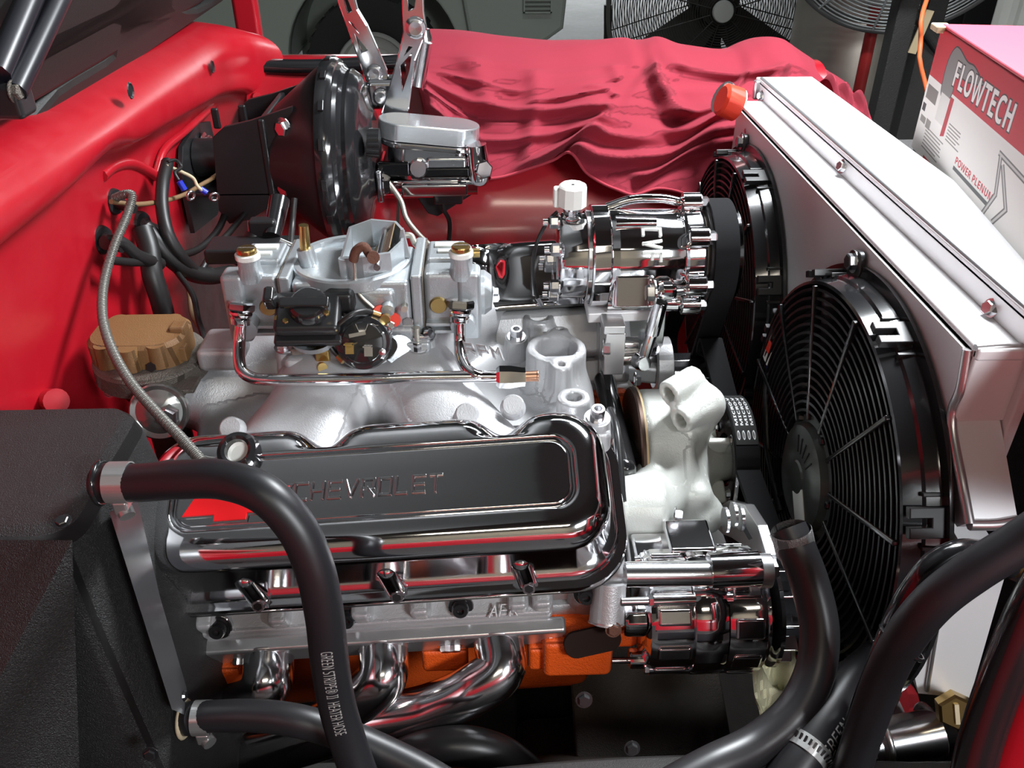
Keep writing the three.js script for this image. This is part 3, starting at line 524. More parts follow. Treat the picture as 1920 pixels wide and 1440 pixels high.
// ---------------------------------------------------------------- red cloth over the far fender
{
  const c = thing('fender_cover', 'crumpled dark red cloth draped over the far fender', 'cloth', [0.3, 0.96, -1.55]);
  const topE = [[-0.1334, 1.1108, -1.63], [-0.1062, 1.1143, -1.63], [-0.0094, 1.11, -1.63], [0.0879, 1.1001, -1.63], [0.1859, 1.0976, -1.63], [0.2645, 1.098, -1.63], [0.2995, 1.0922, -1.63], [0.3284, 1.0995, -1.63], [0.3838, 1.0888, -1.63], [0.4742, 1.0815, -1.63], [0.5074, 1.0918, -1.63], [0.5562, 1.0971, -1.63], [0.5935, 1.0836, -1.63], [0.6501, 1.0514, -1.63], [0.7074, 1.0215, -1.63]];
  const botE = [[-0.1035, 1.0342, -1.5], [-0.0893, 1.0105, -1.47], [-0.0406, 0.9473, -1.46], [0.0108, 0.9454, -1.45], [0.0667, 0.9592, -1.45], [0.1173, 0.9795, -1.45], [0.14, 0.9936, -1.44], [0.1717, 0.9602, -1.43], [0.2134, 0.9376, -1.42], [0.2497, 0.9275, -1.41], [0.2973, 0.9439, -1.4], [0.3546, 0.9242, -1.4], [0.4166, 0.8767, -1.4], [0.4859, 0.8558, -1.4], [0.5509, 0.8651, -1.4]];
  const T = new THREE.CatmullRomCurve3(topE.map(vec), false, 'centripetal'), B = new THREE.CatmullRomCurve3(botE.map(vec), false, 'centripetal');
  const U = 150, W = 70, P = [];
  const ridge = (u, w, u0, w0, u1, w1, s, a) => { const dx = u1 - u0, dy = w1 - w0, t = Math.min(1, Math.max(0, ((u - u0) * dx + (w - w0) * dy) / (dx * dx + dy * dy))), d = Math.hypot(u - u0 - t * dx, w - w0 - t * dy); return a * Math.exp(-d * d / (s * s)); };
  for (let j = 0; j <= W; j++) for (let i = 0; i <= U; i++) {
    const u = i / U, w = j / W, t = T.getPoint(u), b = B.getPoint(u), q = Math.max(0, (w - 0.18) / 0.82), p = t.clone().lerp(b, q);
    let d = 0;
    d += 0.008 * Math.sin(38 * u + 3 * Math.sin(5 * w)) * q * (1 - 0.3 * q) + 0.006 * Math.sin(17 * u - 9 * w + 1);
    d += ridge(u, w, 0.45, 0.2, 0.6, 0.52, 0.02, 0.03) + ridge(u, w, 0.6, 0.52, 0.72, 0.42, 0.03, 0.02) + ridge(u, w, 0.3, 0.95, 0.75, 0.5, 0.035, 0.03) + ridge(u, w, 0.45, 0.95, 0.85, 0.55, 0.03, 0.028) + ridge(u, w, 0.05, 0.5, 0.4, 0.62, 0.03, 0.018) + ridge(u, w, 0.1, 0.75, 0.42, 0.78, 0.025, 0.016) + ridge(u, w, 0.02, 0.3, 0.12, 0.9, 0.025, 0.016) + ridge(u, w, 0.22, 0.25, 0.27, 0.9, 0.012, 0.01) + ridge(u, w, 0.13, 0.2, 0.17, 0.55, 0.018, 0.012) + ridge(u, w, 0.55, 0.2, 0.75, 0.24, 0.03, 0.02);
    d += ridge(u, w, 0.62, 0.9, 0.95, 0.5, 0.02, 0.022) + ridge(u, w, 0.06, 0.62, 0.3, 0.66, 0.012, 0.01) + ridge(u, w, 0.32, 0.4, 0.4, 0.5, 0.012, 0.01) + ridge(u, w, 0.24, 0.5, 0.34, 0.46, 0.012, 0.009) + ridge(u, w, 0.1, 0.36, 0.2, 0.42, 0.014, 0.009) + ridge(u, w, 0.33, 0.2, 0.36, 0.34, 0.012, 0.01) + ridge(u, w, 0.66, 0.2, 0.7, 0.4, 0.016, 0.014) + ridge(u, w, 0.78, 0.2, 0.8, 0.45, 0.018, 0.014) + 0.0025 * Math.sin(61 * u + 23 * w) * Math.sin(19 * u - 31 * w);
    d -= ridge(u, w, 0.4, 0.78, 0.6, 0.66, 0.03, 0.016) + ridge(u, w, 0.15, 0.62, 0.4, 0.7, 0.02, 0.01);
    p.z += d * Math.min(1, w * 5) + 0.03 * Math.sin(Math.PI * q) * 0.6 - (w < 0.18 ? (0.18 - w) * 0.9 : 0); p.y += d * 0.5 + (w < 0.18 ? 0.02 * Math.sin(w / 0.18 * Math.PI) + (0.18 - w) * 0.05 : 0.012 * Math.sin(Math.PI * q));
    P.push(p);
  }
  part(c, 'cloth', grid(P, U, W, 0.002), M.cloth);
  const hem = []; for (let i = 0; i <= U; i++) hem.push(P[W * (U + 1) + i].clone().add(vec([0, 0.001, 0.002])));
  part(c, 'hem', tube(hem, 0.0028, 300, 6), mat([0.36, 0.03, 0.05], 0.9));
  const rumple = []; for (let j = 0; j <= 12; j++) for (let i = 0; i <= 16; i++) { const u = i / 16 * Math.PI, a = [0.6119, 1.0621, -1.56], b = [0.6592, 1.04, -1.5]; const q = lerp3(a, b, i / 16); rumple.push(new THREE.Vector3(q[0], q[1] + 0.035 * Math.sin(j / 12 * Math.PI) * (0.6 + 0.4 * Math.sin(i)), q[2] - 0.05 + 0.1 * j / 12)); }
  part(c, 'bunched_end', grid(rumple, 16, 12, 0.003), M.cloth);
}

// ================================================================ radiator, core support and electric fans
{
  const r = thing('radiator', 'bare aluminium crossflow radiator with welded tanks', 'radiator', [0.44, 0.56, -0.99]);
  part(r, 'core_frame', [rbox(0.042, 0.03, 0.775, 0.003, 0.426, 1.075, -0.9925), rbox(0.042, 0.03, 0.775, 0.003, 0.426, 0.575, -0.9925), rbox(0.042, 0.5, 0.06, 0.003, 0.426, 0.82, -1.35), rbox(0.042, 0.5, 0.04, 0.003, 0.426, 0.82, -0.625)], M.aluminium);
  part(r, 'shroud_plate', [tf(plate((() => { const s = poly([[-1.375, 0.6], [-0.608, 0.6], [-0.608, 1.084], [-1.375, 1.084]]); s.holes.push(circle(0.222, -0.757, 0.83), circle(0.212, -1.228, 0.83)); return s; })(), 0.004), basis([0.406, 0, 0], [0, 0, 1], [0, 1, 0], [-1, 0, 0]))], M.aluminium);
  const fins = []; for (let k = 0; k < 90; k++) fins.push(box(0.02, 0.46, 0.0012, 0.43, 0.83, -1.32 + k * 0.0077)); for (let k = 0; k < 36; k++) fins.push(box(0.02, 0.003, 0.7, 0.43, 0.605 + k * 0.0127, -0.98));
  const fin = part(r, 'fin_core', fins, M.core); fin.userData.kind = 'stuff';
  part(r, 'top_rail', rbox(0.042, 0.012, 0.79, 0.003, 0.426, 1.086, -0.9925), M.aluminium);
  // filler neck at the far corner with a red plug
  const neck = part(r, 'filler_neck', bar([0.415, 1.0792, -1.4163], add([0.415, 1.0792, -1.4163], [-0.03, 0.012, 0.004]), 0.024), M.aluminium);
  part(neck, 'neck_lip', bar(add([0.415, 1.0792, -1.4163], [-0.026, 0.01, 0.003]), add([0.415, 1.0792, -1.4163], [-0.03, 0.012, 0.004]), 0.027), M.machined);
  part(r, 'inlet_plug', turned([[0, 0.03], [0.02, 0.03], [0.025, 0.026], [0.026, 0]], add([0.395, 1.0941, -1.3563], [0, 0, 0]), [-1, 0.35, 0.1], 28), M.capRed, 'red plastic plug');
  // near end tank
  const e = part(r, 'end_tank', skin([[[0.405, 1.085, -0.605], [0.447, 1.085, -0.605], [0.447, 1.085, -0.64], [0.405, 1.085, -0.64]], [[0.405, 1.022, -0.605], [0.447, 1.022, -0.605], [0.447, 1.022, -0.64], [0.405, 1.022, -0.64]], [[0.407, 0.957, -0.537], [0.45, 0.957, -0.54], [0.45, 0.957, -0.62], [0.407, 0.957, -0.62]], [[0.407, 0.94, -0.55], [0.45, 0.94, -0.55], [0.45, 0.94, -0.62], [0.407, 0.94, -0.62]]], true, true, 0.4), M.aluminium);
  part(e, 'weld_bead', [tube([[0.403, 1.0856, -0.6095], [0.404, 1.05, -0.603], [0.404, 1.022, -0.603], [0.405, 0.98, -0.56], [0.406, 0.957, -0.535]], 0.0045, 60, 8), tube([[0.406, 0.956, -0.535], [0.43, 0.955, -0.536], [0.45, 0.956, -0.539]], 0.005, 20, 8), tube([[0.405, 1.09, -0.603], [0.43, 1.091, -0.604], [0.447, 1.09, -0.604]], 0.004, 20, 8)], M.weld);
  part(r, 'side_channel', [rbox(0.042, 0.36, 0.012, 0.002, 0.428, 0.77, -0.6), rbox(0.006, 0.36, 0.02, 0.002, 0.43, 0.77, -0.598)], M.aluminium);
  part(r, 'end_plate', rbox(0.046, 0.072, 0.006, 0.002, 0.428, 1.054, -0.602), M.aluminium);
  const lower = [[0.4126, 0.9247, -0.55], [0.4678, 0.8918, -0.55], [0.4881, 0.7021, -0.55], [0.4319, 0.7128, -0.55], [0.4167, 0.7505, -0.55]];
  const lt = part(r, 'lower_side_tank', skin([lower, lower.map((p) => [p[0] + 0.004, p[1], p[2] - 0.06])], true, true, 0.3), M.aluminium);
  part(lt, 'seam', bar([0.4098, 0.8955, -0.548], [0.4381, 0.7194, -0.548], 0.0022, 0.0022, 8), M.weld);
  part(r, 'outlet_tank', rbox(0.06, 0.1, 0.12, 0.01, 0.44, 0.56, -0.63), M.aluminium);
  const o = part(r, 'outlet_pipe', [tf(new THREE.CylinderGeometry(0.024, 0.024, 0.075, 32, 1, true), along([0.4251, 0.6524, -0.54], [1, 0.12, -0.1])), bar([0.4251, 0.6524, -0.54], [0.4792, 0.6334, -0.56], 0.0235)], M.satinChrome);
  part(o, 'pipe_lip', tf(mv(new THREE.TorusGeometry(0.024, 0.0035, 8, 32), 0, 0, 0), along([0.4011, 0.6565, -0.536], [1, 0.12, -0.1]).multiply(new THREE.Matrix4().makeRotationX(Math.PI / 2))), M.machined);
  part(o, 'weld_bead', tf(new THREE.TorusGeometry(0.027, 0.004, 8, 32), along([0.4619, 0.6484, -0.55], [1, 0.12, -0.1]).multiply(new THREE.Matrix4().makeRotationX(Math.PI / 2))), M.weld);
  const dr = part(r, 'drain_fitting', [bolt([0.4474, 0.7312, -0.52], [-0.2, 0.5, 1], 0.018, 0.014, false), bar([0.4745, 0.6853, -0.55], [0.4474, 0.7312, -0.52], 0.013)], M.brass, 'brass drain fitting');
  part(dr, 'slot', tf(box(0.004, 0.003, 0.02), along(add([0.4474, 0.7312, -0.52], [-0.003, 0.0065, 0.013]), [-0.2, 0.5, 1])), M.paleWire);
  for (const q of [[0.404, 1.0647, -1.3159], [0.404, 1.0549, -1.3296]]) part(r, 'screw', bolt(q, [-1, 0, 0], 0.004, 0.003), M.bolt);
}
{
  const s = thing('core_support_panel', 'bright aluminium panel along the radiator top with a bolted lip', 'panel', [0.5, 1.09, -0.99]);
  part(s, 'top_plate', rbox(0.094, 0.008, 1.1, 0.003, 0.491, 1.113, -0.89), M.aluminium);
  part(s, 'front_lip', rbox(0.006, 0.03, 1.08, 0.002, 0.447, 1.104, -0.88), M.aluminium);
  part(s, 'lip_ridge', bar([0.448, 1.118, -1.42], [0.448, 1.118, -0.36], 0.0035, 0.0035, 8), M.machined);
  part(s, 'far_bracket', rbox(0.02, 0.03, 0.012, 0.003, ...[0.446, 1.1019, -1.4168]), M.machined);
  for (const q of [[0.443, 1.1034, -1.0282], [0.443, 1.0988, -0.6574], [0.443, 1.0981, -1.3913]]) part(s, 'bolt', bolt(q, [-1, 0.3, 0.2], 0.0065, 0.006), M.bolt);
  part(s, 'end_strap', rbox(0.01, 0.13, 0.02, 0.002, 0.4535, 1.035, -0.6), M.aluminium);
  part(s, 'rear_shelf', rbox(0.4, 0.01, 0.56, 0.003, 0.74, 1.092, -0.88), M.frame);
}
function electricFan(cy, cz, label) {
  const f = thing('radiator_fan', label, 'fan', [0.40, cy, cz], undefined);
  const X = -1, at = (d, y = 0, z = 0) => [0.40 - d, cy + y, cz + z], pol = (d, r, a) => at(d, r * Math.cos(a), r * Math.sin(a));
  part(f, 'shroud_ring', turned([[0.222, 0.0], [0.243, 0.0], [0.243, 0.004], [0.232, 0.005], [0.23, 0.018], [0.2265, 0.02], [0.224, 0.036], [0.2205, 0.037], [0.219, 0.034], [0.2185, 0.004]], at(0), [-1, 0, 0], 96), M.blackGloss);
  for (let k = 0; k < 15; k++) { const r = 0.076 + k * 0.0098, d = 0.041 - 0.004 * (k / 14) ** 2; part(f, 'guard_ring', turned([[r, d - 0.013], [r + 0.003, d - 0.013], [r + 0.003, d], [r, d], [r, d - 0.013]], at(0), [-1, 0, 0], 64), M.blackPlastic); }
  for (let k = 0; k < 12; k++) {
    const a = k / 12 * 2 * Math.PI + 0.12, m = basis(at(0.036), [0, -Math.sin(a), Math.cos(a)], [0, Math.cos(a), Math.sin(a)], [-1, 0, 0]);
    part(f, 'guard_spoke', tf(rbox(0.006, 0.152, 0.012, 0.002, 0, 0.143, 0, 1), m), M.blackGloss);
  }
  part(f, 'motor', turned([[0, 0.052], [0.018, 0.052], [0.02, 0.05], [0.052, 0.0495], [0.06, 0.046], [0.064, 0.038], [0.072, 0.037], [0.074, 0.028], [0.074, 0.01], [0, 0.008]], at(0), [-1, 0, 0], 48), mat([0.05, 0.055, 0.05], 0.3, 0.4));
  const face = part(f, 'motor_badge', tf(box(0.03, 0.05, 0.001), basis(pol(0.0504, 0.04, 2.4), [0, -Math.sin(2.4), Math.cos(2.4)], [0, Math.cos(2.4), Math.sin(2.4)], [-1, 0, 0])), M.offWhite);
  for (let k = 0; k < 5; k++) { const a = k * 0.25 - 0.4; part(face, 'vent_slot', tf(box(0.0015, 0.02, 0.0012), basis(pol(0.0502, 0.04, a), [0, -Math.sin(a), Math.cos(a)], [0, Math.cos(a), Math.sin(a)], [-1, 0, 0])), M.blackSatin); }
  for (let k = 0; k < 6; k++) part(f, 'motor_screw', bolt(pol(0.037, 0.069, k * 1.047 + 0.3), [-1, 0, 0], 0.0045, 0.006, false), M.blackGloss);
  for (let k = 0; k < 10; k++) part(f, 'blade', fanBlade(at(0.016), [-1, 0, 0], 0.07, 0.213, 0.056, 0.085, 0.6, k * 0.6283 + 0.2), M.blackPlastic);
  for (let k = 0; k < 8; k++) {
    const a = k * 0.785 + 0.28, m = basis(pol(0.0, 0.2285, a), [0, Math.sin(a), -Math.cos(a)], [-1, 0, 0], [0, Math.cos(a), Math.sin(a)]);
    const sh = poly([[-0.014, 0.004], [0.014, 0.004], [0.014, 0.036], [0.004, 0.036], [0.004, 0.016], [-0.004, 0.016], [-0.004, 0.036], [-0.014, 0.036]]);
    const tb = part(f, 'mounting_tab', tf(plate(sh, 0.008, 0.001), m), M.blackSatin);
    for (const s of [-0.024, 0.024]) part(tb, 'rib', tf(rbox(0.004, 0.02, 0.006, 0.001, s, 0.012, 0.0, 1), m), M.blackSatin);
  }
  for (let k = 0; k < 4; k++) {
    const a = k * 1.5708 - 0.32, m = basis(pol(0.0, 0.243, a), [0, -Math.sin(a), Math.cos(a)], [0, Math.cos(a), Math.sin(a)], [-1, 0, 0]);
    const lug = part(f, 'flange_lug', tf(plate(roundRect(0.034, 0.03, 0.01), 0.006, 0.001), m), M.blackSatin);
    part(lug, 'bolt', bolt(pol(0.006, 0.246, a), [-1, 0, 0], 0.009, 0.008), M.bolt);
  }
  return f;
}
const fan1 = electricFan(0.83, -0.757, 'black electric radiator fan beside the alternator, its whole guard in view');
const fan2 = electricFan(0.83, -1.228, 'black electric radiator fan behind the compressor pulley');
fan2.scale.set(1, 0.95, 0.95);
{
  const c = thing('fan_connector', 'white plastic plug with red mark between the two radiator fans', 'connector', [0.37, 0.8857, -0.9515]);
  part(c, 'plug', tf(rbox(0.012, 0.042, 0.02, 0.002), pose(...[0.37, 0.8857, -0.9515], 0.15, 0, -0.1)), M.white);
  part(c, 'mark', tf(rbox(0.0025, 0.016, 0.01, 0.001), pose(...[0.362, 0.8924, -0.947], 0.15, 0, -0.1)), M.capRed);
  part(c, 'lead', tube([[0.37, 0.8673, -0.9482], [0.365, 0.8431, -0.9341], [0.36, 0.8116, -0.9059], [0.36, 0.779, -0.8798], [0.36, 0.756, -0.8424], [0.36, 0.7404, -0.7987]], 0.006, 50, 8), M.wire);
  part(c, 'blue_sleeve', bar([0.37, 0.8697, -0.9496], [0.37, 0.8589, -0.9484], 0.007), M.blueVinyl);
}
// ---------------------------------------------------------------- cardboard parts box on the core support
{
  const b = thing('cardboard_box', 'red and white printed cardboard parts box on the core support', 'box', [0.75, 1.1, -1.0]);
  const far = [0.568, 1.1, -1.115], u = vec([-0.168, 0, 0.986]), n = vec([-0.986, 0, -0.168]), L = 0.52, H = 0.15, Dp = 0.34;
  const cv = document.createElement('canvas'); cv.width = 1400; cv.height = 404;
  const g = cv.getContext('2d');
  g.fillStyle = '#e9e6e0'; g.fillRect(0, 0, 1400, 404); g.fillStyle = '#c4142b'; g.fillRect(0, 0, 1400, 150); g.fillStyle = '#c4142b'; g.fillRect(150, 388, 1250, 16);
  g.save(); g.translate(150, 14); g.scale(1.25, 1.05); g.fillStyle = '#7f7d7a'; g.strokeStyle = '#2a2626'; g.lineWidth = 4;
  g.beginPath(); g.moveTo(0, 120); g.bezierCurveTo(-10, 60, 5, 20, 40, 4); g.bezierCurveTo(90, 0, 120, 30, 170, 22); g.bezierCurveTo(210, 16, 240, 40, 290, 46); g.bezierCurveTo(250, 66, 220, 60, 190, 70); g.bezierCurveTo(150, 80, 110, 60, 80, 90); g.bezierCurveTo(110, 120, 90, 150, 60, 170); g.bezierCurveTo(20, 176, 0, 150, 0, 120); g.closePath(); g.fill(); g.stroke(); g.restore();
  g.fillStyle = '#f1eeea'; g.strokeStyle = '#2a2626'; g.lineWidth = 8; g.font = 'bold 104px sans-serif'; g.strokeText('FLOWTECH', 235, 128); g.fillText('FLOWTECH', 235, 128);
  g.save(); g.scale(1.5, 1);
  g.fillStyle = '#77726c'; g.fillRect(12, 176, 80, 46); g.fillStyle = '#222'; g.fillRect(8, 240, 24, 26); g.fillStyle = '#8c8880'; g.fillRect(14, 280, 40, 22); g.fillRect(60, 276, 34, 30);
  g.fillStyle = '#d9d6d0'; g.fillRect(112, 168, 60, 90); g.fillStyle = '#b01224'; g.beginPath(); g.moveTo(176, 160); g.lineTo(200, 160); g.lineTo(196, 280); g.lineTo(172, 290); g.closePath(); g.fill();
  g.fillStyle = '#8a8680'; for (let i = 0; i < 12; i++) g.fillRect(70 + (i > 6 ? 8 : 0), 300 + (i % 7) * 11, 90 + 40 * Math.abs(Math.sin(i * 7)), 4); for (let i = 0; i < 6; i++) g.fillRect(210, 230 + i * 10, 80 + 20 * Math.sin(i * 3), 4);
  g.fillStyle = '#c01828'; g.font = 'bold 30px sans-serif'; g.fillText('POWER PLENUM', 300, 318); g.fillStyle = '#555'; g.fillRect(300, 326, 230, 12);
  g.strokeStyle = '#6b6864'; g.lineWidth = 16; g.beginPath(); g.moveTo(500, 190); g.lineTo(640, 200); g.moveTo(510, 190); g.lineTo(540, 290); g.lineTo(505, 372); g.lineTo(760, 372); g.moveTo(530, 210); g.lineTo(600, 300); g.lineTo(560, 360); g.stroke(); g.strokeStyle = '#c9c6c1'; g.lineWidth = 7; g.stroke(); g.restore();
  const tex = new THREE.CanvasTexture(cv); tex.colorSpace = THREE.SRGBColorSpace;
  const printed = new THREE.MeshStandardMaterial({ map: tex, roughness: 0.6, side: THREE.DoubleSide });
  const base = vec(far), c = base.clone().addScaledVector(u, L / 2).addScaledVector(n, -Dp / 2);
  part(b, 'carton', tf(rbox(L, H, Dp, 0.003), basis(c.clone().add(vec([0, H / 2, 0])), u, [0, 1, 0], n)), mat([0.62, 0.035, 0.07], 0.5));
  part(b, 'printed_face', tf(new THREE.PlaneGeometry(L - 0.004, H - 0.003), basis(base.clone().addScaledVector(u, L / 2).addScaledVector(n, 0.0012).add(vec([0, H / 2, 0])), u, [0, 1, 0], n)), printed, 'white face with red band, lettering and header drawing');
  part(b, 'lid_flap', tf(rbox(L, 0.004, Dp * 0.5, 0.0015), basis(c.clone().addScaledVector(n, Dp / 4).add(vec([0, H + 0.002, 0])), u, [0, 1, 0], n)), mat([0.72, 0.06, 0.1], 0.45));
  part(b, 'torn_corner', tf(rbox(0.03, 0.008, 0.02, 0.002), basis(base.clone().add(vec([0, H - 0.001, 0])), u, [0, 1, 0], n)), mat([0.5, 0.36, 0.22], 0.8));
}

// ================================================================ engine
// frame of the near cylinder bank: x along the crank (nose slightly up), y out of the valve cover, z towards the fender
const tilt = 3.4 * D2R, lean = 62 * D2R;
const ex = vec([Math.cos(tilt), Math.sin(tilt), 0]);
function bankFrame(o, side) {
  const X = ex.clone().multiplyScalar(side), n0 = vec([0, Math.sin(lean), side * Math.cos(lean)]);
  const N = n0.addScaledVector(X, -n0.dot(X)).normalize();
  return basis(o, X, N, X.clone().cross(N));
}
const NEAR = bankFrame([-0.114, 0.929, -0.64], 1), FAR = bankFrame([-0.05, 0.948, -1.145], -1);
const inBank = (m, x, y, z) => vec([x, y, z]).applyMatrix4(m).toArray();
const bankDir = (m, x, y, z) => vec([x, y, z]).transformDirection(m).toArray();

// letters made of straight strokes, drawn on a 1 x 1.3 cell
const STROKES = { C: [[1, 0, 0, 0, 0, 1.3, 1, 1.3]], H: [[0, 0, 0, 1.3], [1, 0, 1, 1.3], [0, 0.65, 1, 0.65]], E: [[1, 0, 0, 0, 0, 1.3, 1, 1.3], [0, 0.65, 0.9, 0.65]], V: [[0, 1.3, 0.5, 0, 1, 1.3]], R: [[0, 0, 0, 1.3, 1, 1.3, 1, 0.6, 0, 0.6], [0.45, 0.6, 1, 0]], O: [[0, 0, 1, 0, 1, 1.3, 0, 1.3, 0, 0]], L: [[0, 1.3, 0, 0, 0.9, 0]], T: [[0.5, 0, 0.5, 1.3], [0, 1.3, 1, 1.3]], A: [[0, 0, 0.5, 1.3, 1, 0], [0.2, 0.5, 0.8, 0.5]], F: [[0, 0, 0, 1.3, 1, 1.3], [0, 0.65, 0.8, 0.65]], P: [[0, 0, 0, 1.3, 1, 1.3, 1, 0.6, 0, 0.6]], M: [[0, 0, 0, 1.3, 0.5, 0.6, 1, 1.3, 1, 0]] };
// stroke letter lying in the local XY plane (x reading direction, y up), raised along z
function letter(ch, w, h, th, t, slant = 0) {
  const gs = [];
  for (const s of STROKES[ch]) for (let i = 0; i + 3 < s.length; i += 2) {
    const f = (x, y) => [(x + slant * y / 1.3) * w, y / 1.3 * h], [x0, y0] = f(s[i], s[i + 1]), [x1, y1] = f(s[i + 2], s[i + 3]), L = Math.hypot(x1 - x0, y1 - y0);
    gs.push(tf(rbox(L + th, th, t, Math.min(th, t) * 0.3, 0, 0, 0, 1), pose((x0 + x1) / 2, (y0 + y1) / 2, t / 2, 0, 0, Math.atan2(y1 - y0, x1 - x0))));
  }
  return merge(gs);
}
function valveCover(m, label) {
  const t = thing('valve_cover', label, 'valve cover', inBank(m, 0, -0.093, 0));
  const notch = (x) => Math.exp(-(((x + 0.052) / 0.021) ** 2)) + Math.exp(-(((x - 0.127) / 0.021) ** 2));
  const warp = (k) => ([x, y, z]) => z < -0.02 ? [x, y - 0.012 * k * notch(x) * Math.min(1, (-z - 0.02) / 0.03), z + 0.016 * k * notch(x) * Math.min(1, (-z - 0.02) / 0.02)] : [x, y, z];
  const rings = [];
  const ring = (a, b, r, y, k) => rings.push(outline(a, b, r, y, 18, 70, warp(k)).map((p) => inBank(m, ...p)));
  ring(0.239, 0.085, 0.05, -0.083, 0.0); ring(0.2365, 0.0825, 0.049, -0.0815, 0); ring(0.2335, 0.0795, 0.048, -0.076, 0.2); ring(0.231, 0.077, 0.047, -0.06, 0.6); ring(0.228, 0.074, 0.046, -0.04, 1);
  for (let i = 1; i <= 14; i++) { const a = i / 14 * Math.PI / 2, d = 0.026 * (1 - Math.cos(a)); ring(0.2265 - d, 0.0725 - d, 0.046 - d * 0.75, -0.026 + 0.026 * Math.sin(a), 1 - 0.5 * (i / 14) ** 3); }
  ring(0.197, 0.0405, 0.024, 0.0004, 0.0); ring(0.1945, 0.0375, 0.022, 0.0, 0); ring(0.1935, 0.0365, 0.021, -0.0015, 0); ring(0.192, 0.0352, 0.02, -0.005, 0); ring(0.19, 0.034, 0.019, -0.0052, 0); ring(0.1885, 0.0328, 0.018, -0.0022, 0); ring(0.186, 0.031, 0.017, -0.0016, 0); ring(0.1, 0.01, 0.008, -0.0016, 0);
  part(t, 'shell', skin(rings, false, true, 0), M.chrome, 'polished chrome cover shell');
  const fl = []; const fr = (a, b, r, y) => fl.push(outline(a, b, r, y, 10, 12).map((p) => inBank(m, ...p)));
  fr(0.236, 0.082, 0.05, -0.082); fr(0.245, 0.0915, 0.056, -0.082); fr(0.246, 0.0925, 0.057, -0.084); fr(0.246, 0.0925, 0.057, -0.0915); fr(0.236, 0.082, 0.05, -0.092);
  part(t, 'flange', skin(fl, false, false, 0.5), M.chrome);
  part(t, 'gasket', skin([outline(0.2465, 0.093, 0.057, -0.0915, 10, 4).map((p) => inBank(m, ...p)), outline(0.2465, 0.093, 0.057, -0.0945, 10, 4).map((p) => inBank(m, ...p))], true, true, 0.5), M.blackSatin);
  for (const x of [-0.125, 0.012, 0.142]) {
    part(t, 'bolt_boss', tf(new THREE.CapsuleGeometry(0.0115, 0.03, 8, 24), m.clone().multiply(along([x - 0.004, -0.066, 0.0745], [-0.15, 0.9, -0.3]))), M.chrome);
    const b = part(t, 'cover_bolt', tf(turned([[0, 0.004], [0.0034, 0.004], [0.0036, 0.0105], [0.006, 0.0105], [0.0068, 0.009], [0.0068, 0]], [0, 0, 0], [0, 1, 0], 18), m.clone().multiply(along([x, -0.0815, 0.0845], [0.03, 0.72, 0.7]))), M.bolt);
    part(b, 'socket', tf(turned([[0, 0.0108], [0.0046, 0.0108], [0.0047, 0.01]], [0, 0, 0], [0, 1, 0], 6), m.clone().multiply(along([x, -0.0815, 0.0845], [0.03, 0.72, 0.7]))), M.blackSatin);
    part(b, 'washer', tf(turned([[0.0095, 0], [0.0095, 0.0018], [0.004, 0.002]], [0, 0, 0], [0, 1, 0], 20), m.clone().multiply(along([x, -0.0815, 0.0845], [0.03, 0.72, 0.7]))), M.bolt);
  }
  return t;
}
{
  const m = NEAR, t = valveCover(m, 'long chrome valve cover with raised lettering, bow tie emblem and filler grommet');
  const up = m.clone().multiply(basis([0, -0.0016, 0], [1, 0, 0], [0, 0, -1], [0, 1, 0]));   // local xy lies on the cover's face
  const txt = 'CHEVROLET';
  [...txt].forEach((ch, i) => part(t, 'letter', tf(letter(ch, 0.0112, 0.0165, 0.0026, 0.0022, 0.1), up.clone().multiply(new THREE.Matrix4().makeTranslation(-0.0755 + i * 0.0162, -0.0125, 0))), M.chrome));
  const bt = poly([[-0.052, -0.0145], [-0.018, -0.0145], [-0.018, -0.021], [0.016, -0.021], [0.017, -0.0145], [0.044, -0.0145], [0.06, 0.0105], [0.022, 0.0105], [0.022, 0.018], [-0.012, 0.018], [-0.013, 0.0105], [-0.037, 0.0105]]);
  const rimS = poly([[-0.056, -0.0165], [-0.02, -0.0165], [-0.02, -0.023], [0.018, -0.023], [0.019, -0.0165], [0.045, -0.0165], [0.064, 0.0125], [0.024, 0.0125], [0.024, 0.02], [-0.014, 0.02], [-0.015, 0.0125], [-0.038, 0.0125]]);
  const em = part(t, 'emblem', tf(plate(bt, 0.0024, 0.0004).scale(0.9, 1, 1), up.clone().multiply(new THREE.Matrix4().makeTranslation(-0.134, -0.008, 0))), M.emblemRed, 'red bow tie emblem');
  part(em, 'emblem_rim', tf(plate(rimS, 0.0012, 0.0003).scale(0.9, 1, 1), up.clone().multiply(new THREE.Matrix4().makeTranslation(-0.134, -0.008, 0))), M.chrome);
  const gr = part(t, 'grommet', tf(turned([[0.0105, 0.006], [0.0115, 0.0135], [0.0145, 0.0155], [0.019, 0.013], [0.021, 0.006], [0.0215, -0.004]], [0, 0, 0], [0, 1, 0], 36), m.clone().multiply(along([-0.132, -0.002, -0.04], [0, 1, 0.12]))), M.blackGloss, 'black rubber filler grommet');
  part(gr, 'reflection_dish', tf(turned([[0, 0.004], [0.0085, 0.0045], [0.0115, 0.007]], [0, 0, 0], [0, 1, 0], 24), m.clone().multiply(along([-0.131, -0.002, -0.0395], [0, 1, 0.12]))), M.white);  // white dish stands in for the bright reflection inside the filler hole
}
valveCover(FAR, 'plain chrome valve cover partly hidden behind carburetor and compressor');

